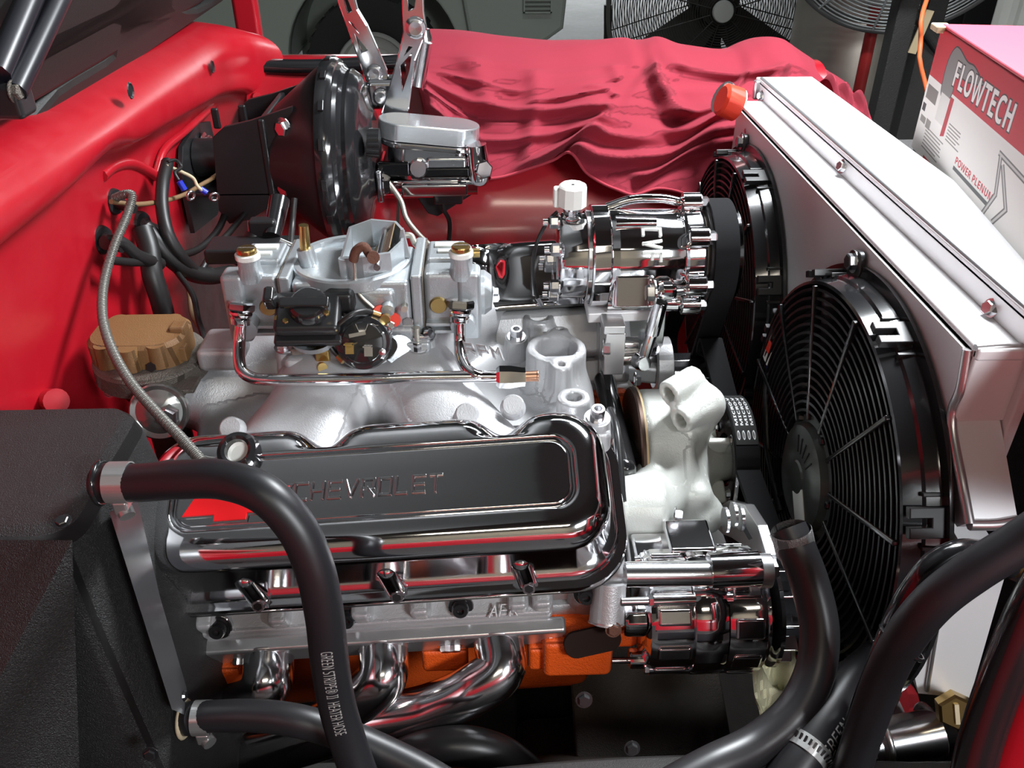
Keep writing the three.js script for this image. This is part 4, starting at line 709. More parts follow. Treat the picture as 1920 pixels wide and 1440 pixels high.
// ---------------------------------------------------------------- cylinder heads
function head(m, label, detail) {
  const t = thing('cylinder_head', label, 'cylinder head', inBank(m, 0, -0.2, 0));
  const P = (g) => tf(g, m);
  part(t, 'casting', [P(rbox(0.482, 0.07, 0.166, 0.012, 0.003, -0.1295, 0.0)), P(rbox(0.474, 0.05, 0.15, 0.012, 0.0, -0.185, 0.018)), P(rbox(0.4, 0.022, 0.03, 0.006, -0.035, -0.134, 0.09))], M.cast);
  if (!detail) return t;
  const eb = part(t, 'end_boss', [bar([0.1181, 0.8104, -0.62], [0.1152, 0.7731, -0.6], 0.017, 0.0185, 28), P(rbox(0.06, 0.09, 0.05, 0.02, 0.21, -0.16, 0.07))], M.cast);
  part(eb, 'machined_end', bar([0.1152, 0.7731, -0.6], [0.1151, 0.7719, -0.599], 0.0195, 0.0195, 28), M.machined);
  for (const x of [-0.19, -0.115, -0.03, 0.03, 0.13, 0.155]) part(t, 'rib', P(rbox(0.022, 0.036, 0.022, 0.007, x, -0.124, 0.091)), M.cast);
  for (const [x, z] of [[-0.1775, 0.0985], [-0.045, 0.0965], [0.071, 0.093], [0.2, 0.088]]) {
    const b = part(t, 'head_bolt', P(turned([[0, 0.008], [0.0035, 0.008], [0.004, 0.0125], [0.0075, 0.0125], [0.0085, 0.011], [0.009, 0.003], [0.0125, 0.0025], [0.0125, 0]], [x, -0.121, z - 0.002], [0, 0.72, 0.7], 20)), M.blackGloss, 'black head bolt');
    part(b, 'washer', P(turned([[0.0135, -0.001], [0.0135, 0.0015], [0.01, 0.002]], [x, -0.121, z - 0.002], [0, 0.72, 0.7], 24)), M.satinChrome);
  }
  for (const x of [-0.147, 0.05]) part(t, 'pushrod_tab', P(tf(plate(poly([[-0.018, 0], [0.018, 0], [0.012, 0.012], [-0.012, 0.012]]), 0.003), pose(x, -0.097, 0.0905, -Math.PI / 2))), M.blackSatin);
  const up = m.clone().multiply(basis([0.1, -0.1215, 0.1], [1, 0, 0], [0, 0.35, -0.94], [0, 0.94, 0.35]));
  [...'AFR'].forEach((ch, i) => part(t, 'letter', tf(letter(ch, 0.0075, 0.0115, 0.0018, 0.0016, 0.35), up.clone().multiply(new THREE.Matrix4().makeTranslation(i * 0.0105, -0.004, 0.0026))), M.cast));
  part(t, 'front_face', P(rbox(0.004, 0.12, 0.15, 0.002, 0.246, -0.155, -0.0)), M.machined);
  part(t, 'spark_plug', P(tf(new THREE.CylinderGeometry(0.008, 0.008, 0.03, 6), pose(0.115, -0.165, 0.118, 1.2))), M.bolt);
  return t;
}
head(NEAR, 'cast aluminium cylinder head under the lettered valve cover', true);
head(FAR, 'cast aluminium cylinder head on the far bank behind the intake', false);

// ---------------------------------------------------------------- engine block
{
  const t = thing('engine_block', 'orange painted engine block showing below the near cylinder head', 'engine block', [-0.1, 0.42, -0.9]);
  part(t, 'block', [tf(rbox(0.47, 0.24, 0.34, 0.02), pose(-0.115, 0.6, -0.9, 0, 0, tilt)), tf(rbox(0.46, 0.05, 0.17, 0.01), NEAR.clone().multiply(new THREE.Matrix4().makeTranslation(0, -0.235, -0.01))), tf(rbox(0.46, 0.05, 0.17, 0.01), FAR.clone().multiply(new THREE.Matrix4().makeTranslation(0, -0.235, -0.01)))], M.orange);
  part(t, 'front_cover', [rbox(0.012, 0.2, 0.3, 0.01, 0.128, 0.69, -0.88), rbox(0.01, 0.1, 0.1, 0.004, 0.128, 0.8, -0.8)], M.orange);
  part(t, 'cover_gasket', [rbox(0.004, 0.21, 0.31, 0.004, 0.137, 0.69, -0.89), tube([[0.137, 0.8926, -0.8092], [0.137, 0.9041, -0.7592], [0.137, 0.889, -0.7215], [0.137, 0.8621, -0.6833]], 0.004, 20, 6)], M.blackSatin);
  part(t, 'timing_cover', [rbox(0.03, 0.22, 0.22, 0.03, 0.155, 0.73, -0.88), turned([[0, 0.055], [0.03, 0.05], [0.045, 0.0]], [0.15, 0.78, -0.84], [1, 0, 0])], M.blackGloss);
  for (const [q, w] of [[[0.0504, 0.7034, -0.62], 0.03], [[-0.3034, 0.6841, -0.62], 0.06], [[-0.054, 0.6985, -0.625], 0.05]]) part(t, 'freeze_lug', rbox(w, 0.035, 0.02, 0.006, ...q), M.orange);
  const pad = part(t, 'mount_pad', [rbox(0.075, 0.055, 0.05, 0.008, ...[0.0882, 0.7133, -0.625]), tf(rbox(0.045, 0.03, 0.03, 0.008), pose(...[0.1294, 0.7387, -0.62]))], M.orange);
  part(pad, 'dark_recess_plate', tf(plate(roundRect(0.06, 0.028, 0.013), 0.006, 0.001), pose(...[0.1012, 0.7463, -0.6], -0.5, 0, 0.2)), mat([0.02, 0.012, 0.01], 0.9, 0, { specularIntensity: 0.2 }));  // plate coloured dark to stand in for the shade of a recess
  part(pad, 'plate_bolt', bolt([0.1194, 0.7789, -0.585], [0, 0.5, 1], 0.006, 0.005), M.rust);
  part(t, 'oil_pan', [rbox(0.44, 0.2, 0.26, 0.03, -0.1, 0.4, -0.88)], M.blackGloss);
  part(t, 'bell_flange', rbox(0.02, 0.3, 0.36, 0.04, -0.365, 0.66, -0.9), M.dirtySteel);
}
// ---------------------------------------------------------------- exhaust header
{
  const m = NEAR, t = thing('exhaust_header', 'polished exhaust header tubes sweeping down under the near cylinder head', 'exhaust', [-0.1356, 0.6695, -0.58]);
  const fl = part(t, 'flange', [tf(rbox(0.425, 0.05, 0.017, 0.004, -0.035, -0.161, 0.1125), m)], M.machined);
  for (const x of [-0.2, -0.17, -0.078, -0.07, 0.05, 0.06, 0.16]) part(fl, 'flange_bolt', tf(bolt([0, 0, 0], [0, 0, 1], 0.0065, 0.007), m.clone().multiply(new THREE.Matrix4().makeTranslation(x, -0.168, 0.12))), M.bolt);
  const q = (x) => inBank(m, x, -0.163, 0.118), q2 = (x, d) => inBank(m, x, -0.163, 0.118 + d);
  const runs = [
    [q(0.106), q2(0.107, 0.03), [-0.0198, 0.7064, -0.575], [-0.0669, 0.6793, -0.572], [-0.1358, 0.658, -0.572], [-0.2149, 0.6201, -0.577], [-0.31, 0.558, -0.59]],
    [q(-0.016), q2(-0.016, 0.03), [-0.137, 0.6907, -0.58], [-0.1749, 0.6485, -0.582], [-0.2398, 0.5921, -0.595], [-0.3205, 0.5277, -0.61]],
    [q(-0.137), q2(-0.137, 0.03), [-0.267, 0.6707, -0.595], [-0.3133, 0.6099, -0.605], [-0.3816, 0.5465, -0.62]],
    [q(-0.23), q2(-0.23, 0.02), [-0.3795, 0.6613, -0.6], [-0.4201, 0.6026, -0.61], [-0.4698, 0.5402, -0.62]]];
  for (const r of runs) { const p = part(t, 'primary_tube', tube(r, 0.0262, 70, 28), M.polished); part(p, 'weld_ring', tf(new THREE.TorusGeometry(0.0264, 0.0018, 8, 36), basis(r[0], bankDir(m, 1, 0, 0), bankDir(m, 0, 1, 0), bankDir(m, 0, 0, 1))), M.weld); }
  part(t, 'collector', bar([-0.2709, 0.5763, -0.59], [-0.4169, 0.4573, -0.63], 0.045, 0.05, 28), M.polished);
}
// ---------------------------------------------------------------- intake manifold
{
  const t = thing('intake_manifold', 'cast aluminium intake manifold under the carburetor', 'manifold', [-0.13, 0.8, -0.9]);
  const th = [0.0811, 0.9262, -0.9], port = [0.0667, 0.9035, -1.02], ne = [0.0914, 0.932, -0.78];
  const f = (x, y, z) => {
    const s = (x + 0.14) * Math.sin(tilt);
    let d = sdBox(x + 0.125, y - 0.825 - s, z + 0.9, 0.235, 0.03, 0.2, 0.015);
    d = smin(d, sdBox(x + 0.15, y - 0.9, z + 0.895, 0.085, 0.05, 0.08, 0.03), 0.04);
    for (const sd of [1, -1]) {
      const Z = (k) => -0.9 + sd * k;
      d = smin(d, sdCap(x, y, z, [-0.19, 0.91, Z(0.05)], [-0.265, 0.875, Z(0.19)], 0.042, 0.036), 0.035);
      d = smin(d, sdCap(x, y, z, [-0.17, 0.91, Z(0.05)], [-0.195, 0.875, Z(0.19)], 0.04, 0.034), 0.03);
      d = smin(d, sdCap(x, y, z, [-0.09, 0.91, Z(0.05)], [-0.05, 0.885, Z(0.19)], 0.04, 0.034), 0.03);
      d = smin(d, sdCap(x, y, z, [-0.08, 0.91, Z(0.05)], [0.015, 0.888, Z(0.19)], 0.042, 0.036), 0.035);
    }
    d = smin(d, sdCap(x, y, z, [-0.29, 0.86, -0.97], [-0.39, 0.85, -0.93], 0.05, 0.045), 0.05);
    // coolant crossover at the front
    d = smin(d, sdCap(x, y, z, [0.085, 0.85, -1.0], [0.1, 0.83, -0.76], 0.035, 0.035), 0.03);
    d = smin(d, sdCyl(x, y, z, [th[0], 0.8, th[2]], [th[0], th[1], th[2]], 0.037, 0.006), 0.03);
    d = smin(d, sdCyl(x, y, z, [port[0], 0.82, port[2]], [port[0], port[1], port[2]], 0.021, 0.004), 0.02);
    d = smin(d, sdCyl(x, y, z, [ne[0], 0.8, ne[2]], [ne[0], ne[1], ne[2]], 0.019, 0.004), 0.02);
    d = smin(d, sdCyl(x, y, z, [th[0] + 0.008, th[1] - 0.05, th[2] - 0.042], [th[0] + 0.008, th[1], th[2] - 0.042], 0.012, 0.003), 0.012);
    d = smin(d, sdCyl(x, y, z, [th[0] + 0.003, th[1] - 0.05, th[2] + 0.042], [th[0] + 0.003, th[1], th[2] + 0.042], 0.012, 0.003), 0.012);
    // machined bores
    d = smax(d, -sdCyl(x, y, z, [th[0], th[1] - 0.035, th[2]], [th[0], th[1] + 0.02, th[2]], 0.025, 0.001), 0.003);
    d = smax(d, -sdCyl(x, y, z, [port[0], port[1] - 0.02, port[2]], [port[0], port[1] + 0.02, port[2]], 0.011, 0.001), 0.003);
    d = smax(d, -sdCyl(x, y, z, [ne[0], ne[1] - 0.02, ne[2]], [ne[0], ne[1] + 0.02, ne[2]], 0.009, 0.001), 0.003);
    for (const k of [-0.042, 0.042]) d = smax(d, -sdCyl(x, y, z, [th[0] + (k < 0 ? 0.008 : 0.003), th[1] - 0.015, th[2] + k], [th[0] + (k < 0 ? 0.008 : 0.003), th[1] + 0.01, th[2] + k], 0.0045, 0.0005), 0.001);
    return d;
  };
  part(t, 'casting', meshField(f, [-0.46, 0.775, -1.16], [0.16, 0.99, -0.67], 0.0042), M.cast);
  part(t, 'carburetor_pad', rbox(0.17, 0.016, 0.15, 0.008, -0.148, 0.948, -0.9), M.cast);
  for (const q of [[-0.2728, 0.9288, -0.735], [-0.0254, 0.9414, -0.735], [0.0236, 0.941, -0.75]]) part(t, 'cast_boss', turned([[0, 0.0015], [0.0105, 0.0015], [0.0125, -0.001], [0.014, -0.012]], q, [0, 0.75, 0.65], 24), M.cast);
  for (const q of [[-0.2352, 0.9466, -0.85], [-0.0725, 0.9565, -0.85]]) part(t, 'stud_pillar', turned([[0, 0.03], [0.009, 0.03], [0.012, 0.0], [0.014, -0.02]], add(q, [0, -0.02, 0]), [0, 1, 0], 24), M.cast);
  for (const q of [[0.0339, 0.9106, -0.95], [0.1128, 0.9302, -0.74]]) { const b = part(t, 'manifold_bolt', turned([[0, 0.007], [0.004, 0.007], [0.0045, 0.014], [0.007, 0.014], [0.008, 0.012], [0.008, 0.002], [0.012, 0.002], [0.012, 0]], q, [0, 1, 0.2], 12), M.bolt); part(b, 'boss', turned([[0, 0], [0.014, 0], [0.017, -0.03]], q, [0, 1, 0.2]), M.cast); }
  part(t, 'temperature_boss', rbox(0.03, 0.05, 0.03, 0.008, ...add([0.1128, 0.9302, -0.74], [0.0, -0.035, 0])), M.cast);
  const lm = basis([-0.0271, 0.9803, -0.81], vec([0.88, 0.1, 0.46]).normalize(), vec([-0.3, 0.62, -0.72]).normalize(), vec([-0.36, 0.78, 0.51]).normalize());
  [...'RPM'].forEach((ch, i) => part(t, 'letter', tf(letter(ch, 0.01, 0.012, 0.0022, 0.006), lm.clone().multiply(new THREE.Matrix4().makeTranslation(i * 0.0165, -0.01, -0.002))), M.cast));
  part(t, 'distributor_boss', turned([[0.04, 0.0], [0.045, -0.01], [0.05, -0.06]], [-0.405, 0.9, -0.92], [0, 1, 0]), M.cast);
  part(t, 'rear_pad', tf(rbox(0.05, 0.03, 0.06, 0.008), pose(...[-0.3211, 0.928, -0.9])), M.cast);
}

// ================================================================ carburetor
{
  const cx = -0.152, cz = -0.9, c = thing('carburetor', 'grey four barrel carburetor with black choke cap on top of the intake', 'carburetor', [-0.152, 0.94, -0.9]);
  part(c, 'throttle_body', [rbox(0.17, 0.014, 0.13, 0.004, cx, 0.963, cz), rbox(0.15, 0.02, 0.115, 0.006, cx, 0.975, cz)], M.carbCast);
  part(c, 'main_body', [rbox(0.13, 0.07, 0.1, 0.006, cx, 1.004, cz), rbox(0.1, 0.03, 0.112, 0.008, cx, 1.018, cz), turned([[0.058, 0.0], [0.064, 0.02], [0.062, 0.03]], [cx - 0.005, 1.006, cz - 0.006], [0, 1, 0], 48)], M.carbCast);
  // air horn ring
  const hx = -0.157, hz = -0.906;
  part(c, 'air_horn', turned([[0.0565, 1.012], [0.057, 1.036], [0.059, 1.044], [0.0655, 1.0445], [0.0675, 1.0425], [0.0675, 1.031], [0.0655, 1.0295], [0.06, 1.026]], [hx, 0, hz], [0, 1, 0], 72), M.carbCast);
  part(c, 'horn_floor', turned([[0, 1.016], [0.057, 1.016]], [hx, 0, hz], [0, 1, 0], 48), mat([0.2, 0.2, 0.17], 0.5, 0.5));
  for (const [x, z] of [[-0.03, 0.024], [-0.03, -0.024]]) {
    part(c, 'venturi', turned([[0.02, 1.022], [0.0185, 1.0225], [0.016, 1.014]], [hx + x, 0, hz + z], [0, 1, 0], 32), M.carbCast);
    const b = part(c, 'booster', turned([[0.0055, 1.012], [0.0055, 1.036], [0.0085, 1.037], [0.0095, 1.034], [0.0095, 1.014]], [hx + x + 0.012, 0, hz + z], [0, 1, 0], 24), M.brass);
    part(b, 'booster_arm', bar([hx + x - 0.014, 1.03, hz + z], [hx + x + 0.006, 1.03, hz + z], 0.0042), M.brass);
  }
  part(c, 'squirter_screw', turned([[0, 0.006], [0.006, 0.005], [0.008, 0.0], [0.008, -0.01]], [hx - 0.004, 1.022, hz + 0.042], [0, 1, 0], 20), M.brass);
  part(c, 'squirter', [rbox(0.018, 0.012, 0.014, 0.003, hx - 0.034, 1.026, hz + 0.02), bar([hx - 0.034, 1.03, hz + 0.02], [hx - 0.044, 1.04, hz + 0.01], 0.004)], M.carbCast);
  const vb = [-0.2078, 1.05, -0.9], vt = [-0.2049, 1.0859, -0.9];
  const vt0 = part(c, 'vent_tube', bar(add(vb, [0.004, -0.02, 0]), add(vb, [0.001, 0.008, 0]), 0.0115, 0.0095, 20), M.carbCast);
  part(vt0, 'vent_whistle', bar(add(vb, [0.001, 0.006, 0]), vt, 0.0062, 0.0055, 16), M.brass);
  // choke tower: plan outline extruded, open at the top
  const plan = new THREE.Shape(); plan.moveTo(-0.006, -0.04); plan.lineTo(0.02, -0.048); plan.lineTo(0.05, -0.04); plan.lineTo(0.062, -0.015); plan.lineTo(0.062, 0.012); plan.lineTo(0.05, 0.04); plan.lineTo(0.02, 0.048); plan.lineTo(-0.006, 0.04); plan.closePath();
  const inn = new THREE.Path(); inn.moveTo(-0.003, -0.037); inn.lineTo(0.02, -0.0445); inn.lineTo(0.048, -0.037); inn.lineTo(0.059, -0.014); inn.lineTo(0.059, 0.011); inn.lineTo(0.048, 0.037); inn.lineTo(0.02, 0.0445); inn.lineTo(-0.003, 0.037); inn.closePath(); plan.holes.push(inn);
  const tw = tf(plate(plan, 0.06), basis([hx, 1.016, hz], [1, 0, 0], [0, 0, -1], [0, 1, 0])), tp = tw.attributes.position;
  for (let i = 0; i < tp.count; i++) if (tp.getY(i) > 1.05) tp.setY(i, 1.071 - 0.06 * Math.max(0, (hx + 0.012 - tp.getX(i))) * 6 - 0.12 * Math.max(0, tp.getZ(i) - hz));
  tw.computeVertexNormals();
  part(c, 'choke_tower', tw, M.carbCast);
  part(c, 'choke_plate', tf(rbox(0.048, 0.0018, 0.07, 0.0008), pose(hx + 0.034, 1.052, hz, 0, 0, 0.9)), mat([0.3, 0.22, 0.13], 0.4, 0.7));
  part(c, 'choke_shaft', bar([hx + 0.036, 1.06, hz - 0.052], [hx + 0.036, 1.056, hz + 0.056], 0.0038), M.bolt);
  part(c, 'tower_post', bar([hx - 0.002, 1.016, hz + 0.038], [hx - 0.002, 1.06, hz + 0.038], 0.006), M.carbCast);
  part(c, 'tower_fin', tf(plate(poly([[-0.004, 0], [0.012, 0], [0.006, 0.034], [0.003, 0.034]]), 0.006), pose(hx + 0.056, 1.045, hz)), M.carbCast);
  const lv = part(c, 'choke_lever', [tube([[-0.1458, 1.0647, -0.85], [-0.1412, 1.0764, -0.85], [-0.1328, 1.0813, -0.85], [-0.1269, 1.0713, -0.85], [-0.1223, 1.0697, -0.848]], 0.0052, 24, 8), bar([-0.1244, 1.0665, -0.855], [-0.1216, 1.0749, -0.835], 0.0068)], M.rust, 'rust brown choke lever');
  part(lv, 'choke_rod', tube([[-0.1447, 1.0647, -0.85], [-0.1447, 1.0347, -0.845], [-0.1402, 1.0274, -0.84], [-0.1269, 1.0148, -0.835]], 0.0022, 24, 6), M.zinc);
  // metering blocks and fuel bowls
  for (const s of [-1, 1]) {
    const X = (k) => cx + s * k;
    part(c, 'metering_block', [rbox(0.012, 0.08, 0.108, 0.003, X(0.072), 1.006, cz - 0.004)], M.carbCast);
    part(c, 'gasket', rbox(0.0015, 0.078, 0.106, 0.0005, X(0.0785), 1.006, cz - 0.004), M.dirtySteel);
    const b = part(c, 'fuel_bowl', [rbox(0.054, 0.076, 0.088, 0.008, X(0.106), 1.007, cz - 0.002), rbox(0.026, 0.084, 0.03, 0.006, X(0.13), 1.004, cz + 0.031), rbox(0.042, 0.01, 0.05, 0.003, X(0.104), 1.045, cz - 0.012), turned([[0.012, 0], [0.014, 0.006], [0.012, 0.016], [0.012, 0.026], [0, 0.027]], [X(s < 0 ? 0.11 : 0.122), 1.036, cz + 0.035], [0, 1, 0], 24), rbox(0.05, 0.004, 0.012, 0.001, X(0.105), 0.985, cz + 0.045), rbox(0.05, 0.004, 0.012, 0.001, X(0.105), 0.976, cz + 0.045)], M.carbCast);
    part(b, 'bowl_emblem', [rbox(0.028, 0.003, 0.012, 0.001, X(0.104), 1.051, cz - 0.022), rbox(0.02, 0.003, 0.008, 0.001, X(0.104), 1.051, cz - 0.004)], M.offWhite);
    part(b, 'sight_plug', turned([[0, 0.004], [0.0088, 0.004], [0.01, 0.002], [0.01, 0]], [X(0.095), 1.006, cz + 0.0415], [0, 0, 1], 24), M.brass);
    const nv = [X(s < 0 ? 0.11 : 0.122), 1.062, cz + 0.035];
    part(b, 'needle_washer', turned([[0.012, 0], [0.0135, 0.001], [0.0135, 0.006], [0.011, 0.007]], nv, [0, 1, 0], 24), M.white);
    const ns = part(b, 'needle_screw', turned([[0, 0.013], [0.0095, 0.0125], [0.0105, 0.011], [0.0105, 0.007]], nv, [0, 1, 0], 24), M.brass);
    part(ns, 'slot', box(0.018, 0.0012, 0.002, nv[0], nv[1] + 0.0128, nv[2]), M.dirtySteel);
    for (const [dy, dz] of [[0.028, 0.036], [-0.03, 0.036], [0.028, -0.036]]) part(b, 'bowl_screw', bar([X(0.13), 1.006 + dy, cz + dz], [X(0.142), 1.006 + dy, cz + dz], 0.0055, 0.0055, 6), M.brass);
    part(b, 'inlet_boss', bar([X(0.122), 0.99, cz + 0.03], [X(0.122), 0.985, cz + 0.056], 0.0155, 0.014, 20), M.carbCast);
  }
  part(c, 'bowl_vent_pump', [turned([[0, 0.02], [0.02, 0.018], [0.026, 0.01], [0.026, 0]], [cx + 0.137, 1.0, cz - 0.0], [1, 0, 0], 28), bolt([cx + 0.157, 1.005, cz + 0.01], [1, 0, 0], 0.005, 0.006, false)], M.carbCast);
  part(c, 'timing_port', bar([-0.094, 1.0099, -0.851], [-0.0929, 1.0145, -0.832], 0.0035), M.zinc);
  part(c, 'block_plug', bolt([-0.0919, 0.9889, -0.851], [0, 0, 1], 0.007, 0.002, false), M.bolt);
  for (const [a, b] of [[[-0.1129, 1.0136, -0.86], [-0.1114, 1.0112, -0.835]], [[-0.1558, 1.0075, -0.86], [-0.1551, 1.0113, -0.835]]]) part(c, 'vacuum_spout', bar(a, b, 0.0075), M.carbCast);
  part(c, 'idle_screw', [bar([-0.1553, 1.0107, -0.836], [-0.1546, 1.013, -0.828], 0.004), bar([-0.1132, 1.0053, -0.83], [-0.1132, 1.0081, -0.82], 0.0055)], M.brass);
  part(c, 'red_cap', [bar([-0.1217, 1.0048, -0.845], [-0.1193, 1.0081, -0.835], 0.009), bar([-0.107, 0.9958, -0.845], [-0.1062, 0.9982, -0.838], 0.008)], M.capRed);
  // vacuum secondary housing
  const dA = [-0.1936, 1.0199, -0.815], dv = [0, 0.86, 0.5];
  const sd = part(c, 'secondary_housing', [tf(rbox(0.07, 0.016, 0.05, 0.006, 0, 0, 0), along(dA, dv)), tf(rbox(0.074, 0.01, 0.054, 0.004, 0, -0.014, 0.004), along(dA, dv)), bar([-0.2313, 1.0319, -0.825], [-0.221, 1.0282, -0.822], 0.0085), rbox(0.03, 0.026, 0.03, 0.006, ...[-0.1614, 1.0245, -0.84])], M.blackSatin, 'black secondary diaphragm housing');
  part(sd, 'housing_lid', [tf(turned([[0, 0.022], [0.017, 0.021], [0.02, 0.018], [0.022, 0.008]], [0.003, 0, -0.002], [0, 1, 0], 28), along(dA, dv)), tf(rbox(0.052, 0.006, 0.012, 0.002, 0.0, 0.022, 0.0), along(dA, dv)), tf(rbox(0.012, 0.02, 0.02, 0.004, -0.038, 0.016, -0.01), along(dA, dv))], M.blackGloss);
  part(c, 'secondary_body', turned([[0.032, 0], [0.03, -0.012], [0.018, -0.022], [0.016, -0.034], [0, -0.035]], add(dA, [0.002, -0.016, -0.004]), dv, 28), M.carbCast);
  for (const q of [[-0.2246, 1.0193, -0.805], [-0.1712, 1.0275, -0.8], [-0.2148, 1.0186, -0.8]]) part(sd, 'lid_screw', bolt(q, dv, 0.0035, 0.003, false), M.brass);
  // electric choke cap
  const k = [-0.1367, 0.9864, -0.812], kd = vec([0.02, 0.42, 0.9]).normalize().toArray(), ks = (d, x, y) => { const m = along(k, kd); return vec([x, d, -y]).applyMatrix4(m).toArray(); };
  const cap = part(c, 'choke_cap', [turned([[0, 0.018], [0.0215, 0.018], [0.0225, 0.0165], [0.0255, 0.016], [0.0285, 0.014], [0.0305, 0.008], [0.031, -0.012], [0, -0.014]], k, kd, 48), tf(plate(roundRect(0.076, 0.026, 0.01), 0.004, 0.001), along(ks(-0.002, 0, 0.006), kd, -0.5).multiply(new THREE.Matrix4().makeRotationX(-Math.PI / 2)))], M.blackGloss, 'round black electric choke cap');
  part(cap, 'retainer_screw', bolt(ks(0.004, 0.03, 0.018), kd, 0.0042, 0.003, false), M.bolt);
  for (const [x, y, mm] of [[-0.0135, -0.006, M.brass], [0.0065, -0.0085, M.bolt]]) part(cap, 'terminal', [tf(box(0.009, 0.002, 0.012), along(ks(0.0185, x, y), kd)), tf(box(0.009, 0.013, 0.0015), along(ks(0.025, x, y + 0.005), kd))], mm);
  part(cap, 'rivet', turned([[0, 0.0025], [0.0035, 0.001], [0.004, 0]], ks(0.018, 0.021, -0.01), kd, 14), M.bolt);
  part(cap, 'mark_plate', tf(box(0.018, 0.001, 0.004), along(ks(0.0182, -0.005, 0.009), kd, 0.2)), M.satinChrome);
  part(c, 'choke_lead', tube([[-0.1615, 0.9724, -0.8], [-0.1716, 0.9811, -0.805], [-0.1763, 0.9962, -0.81], [-0.1628, 1.012, -0.8], [-0.1457, 1.0258, -0.8], [-0.1346, 1.0248, -0.81], [-0.1262, 1.0174, -0.82]], 0.0028, 50, 8), M.wire, 'thin black choke wire');
  for (const [a, b] of [[[-0.1262, 1.0174, -0.82], [-0.1187, 1.013, -0.822]], [[-0.1646, 0.9752, -0.8], [-0.1586, 0.9713, -0.795]]]) part(c, 'lead_terminal', bar(a, b, 0.0034), M.brass);
  // hold-down nuts, linkage and brackets
  for (const q of [[-0.2308, 0.9708, -0.842], [-0.0817, 0.9683, -0.842]]) { const n = part(c, 'mounting_nut', bolt(add(q, [0, -0.008, 0]), [0, 1, 0], 0.0095, 0.009), M.bolt); part(n, 'stud', bar(q, add(q, [0, 0.018, 0]), 0.004), M.zinc); }
  part(c, 'linkage_bracket', [tf(rbox(0.045, 0.008, 0.02, 0.002), pose(...[-0.1996, 0.9674, -0.835], 0, 0, 0.1)), bar([-0.1919, 0.9702, -0.83], [-0.1893, 0.9422, -0.83], 0.003)], M.zinc);
  part(c, 'linkage_lever', [rbox(0.016, 0.03, 0.006, 0.002, ...[-0.1867, 0.9578, -0.825]), bar([-0.1895, 0.9499, -0.822], [-0.1858, 0.9532, -0.812], 0.0055)], M.brass);
  part(c, 'fast_idle_cam', turned([[0, 0.006], [0.01, 0.006], [0.011, 0]], [-0.1771, 0.9547, -0.83], [0, 0.4, 0.9], 20), mat([0.4, 0.45, 0.52], 0.35, 0.5));
  part(c, 'choke_housing', turned([[0, 0.012], [0.017, 0.01], [0.018, 0]], [-0.1051, 0.9594, -0.84], [0.3, 0.4, 0.85], 20), M.carbCast);
  part(c, 'throttle_stop', [rbox(0.02, 0.012, 0.012, 0.003, ...[-0.0775, 0.9707, -0.845]), bar([-0.071, 0.9764, -0.842], [-0.066, 0.9788, -0.84], 0.006)], M.bolt);
  part(c, 'throttle_knob', bar([-0.0716, 0.9747, -0.85], [-0.0677, 0.974, -0.845], 0.0085), M.blackGloss);
  part(c, 'throttle_rod', bar([-0.2463, 1.0473, -0.95], [-0.2281, 1.0382, -0.95], 0.0028), M.bolt);
  part(c, 'bypass_tube', tube([[-0.1051, 1.0405, -0.965], [-0.1016, 1.0446, -0.965], [-0.0932, 1.0445, -0.965], [-0.0883, 1.0369, -0.96], [-0.0809, 1.0312, -0.96]], 0.004, 20, 8), M.zinc);
}
// ---------------------------------------------------------------- chrome dual feed fuel line
{
  const t = thing('fuel_line', 'chrome dual feed fuel line looping below the carburetor', 'fuel line', [-0.1277, 0.9507, -0.79]);
  part(t, 'tube', tube([[-0.2736, 1.001, -0.838], [-0.2773, 0.9785, -0.83], [-0.2766, 0.9655, -0.815], [-0.2715, 0.9568, -0.802], [-0.2586, 0.952, -0.795], [-0.2315, 0.9526, -0.79], [-0.1507, 0.9518, -0.79], [-0.0695, 0.953, -0.79], [0.0003, 0.9524, -0.79], [0.012, 0.9521, -0.79]], 0.0066, 120, 20), M.chrome);
  part(t, 'branch_tube', tube([[-0.033, 0.9984, -0.838], [-0.0336, 0.9743, -0.83], [-0.0324, 0.9638, -0.815], [-0.0265, 0.9577, -0.8], [-0.0171, 0.9548, -0.79], [-0.0102, 0.9526, -0.79]], 0.0066, 70, 20), M.chrome);
  for (const [a, b] of [[[-0.2718, 1.0192, -0.846], [-0.2747, 0.9983, -0.838]], [[-0.0313, 1.0181, -0.846], [-0.0337, 0.9944, -0.838]]]) {
    const d = vec(b).sub(vec(a)).normalize().toArray();
    const n = part(t, 'inlet_nut', turned([[0, 0], [0.014, 0], [0.0155, 0.002], [0.0155, 0.008], [0.014, 0.01]], a, d, 6), M.chrome);
    part(n, 'flare_nut', turned([[0.0105, 0.009], [0.0125, 0.0115], [0.0125, 0.014], [0.0105, 0.017], [0.0115, 0.019], [0.0105, 0.025], [0.0067, 0.027]], a, d, 20), M.chrome);
  }
  const u = vec([0.0383, 0.9517, -0.79]).sub(vec([0.0062, 0.9523, -0.79])).normalize().toArray();
  part(t, 'end_nut', turned([[0, 0], [0.0095, 0], [0.0125, 0.0035], [0.0125, 0.016], [0.0105, 0.029], [0.0105, 0.032], [0, 0.032]], [0.0062, 0.9516, -0.79], u, 6), M.chrome);
  part(t, 'end_pipe', [bar([0.0365, 0.9517, -0.79], [0.0517, 0.9521, -0.79], 0.0058, 0.0058, 20), tf(new THREE.TorusGeometry(0.0055, 0.0012, 6, 20), along([0.0517, 0.9521, -0.79], u).multiply(new THREE.Matrix4().makeRotationX(Math.PI / 2)))], M.copper);
}

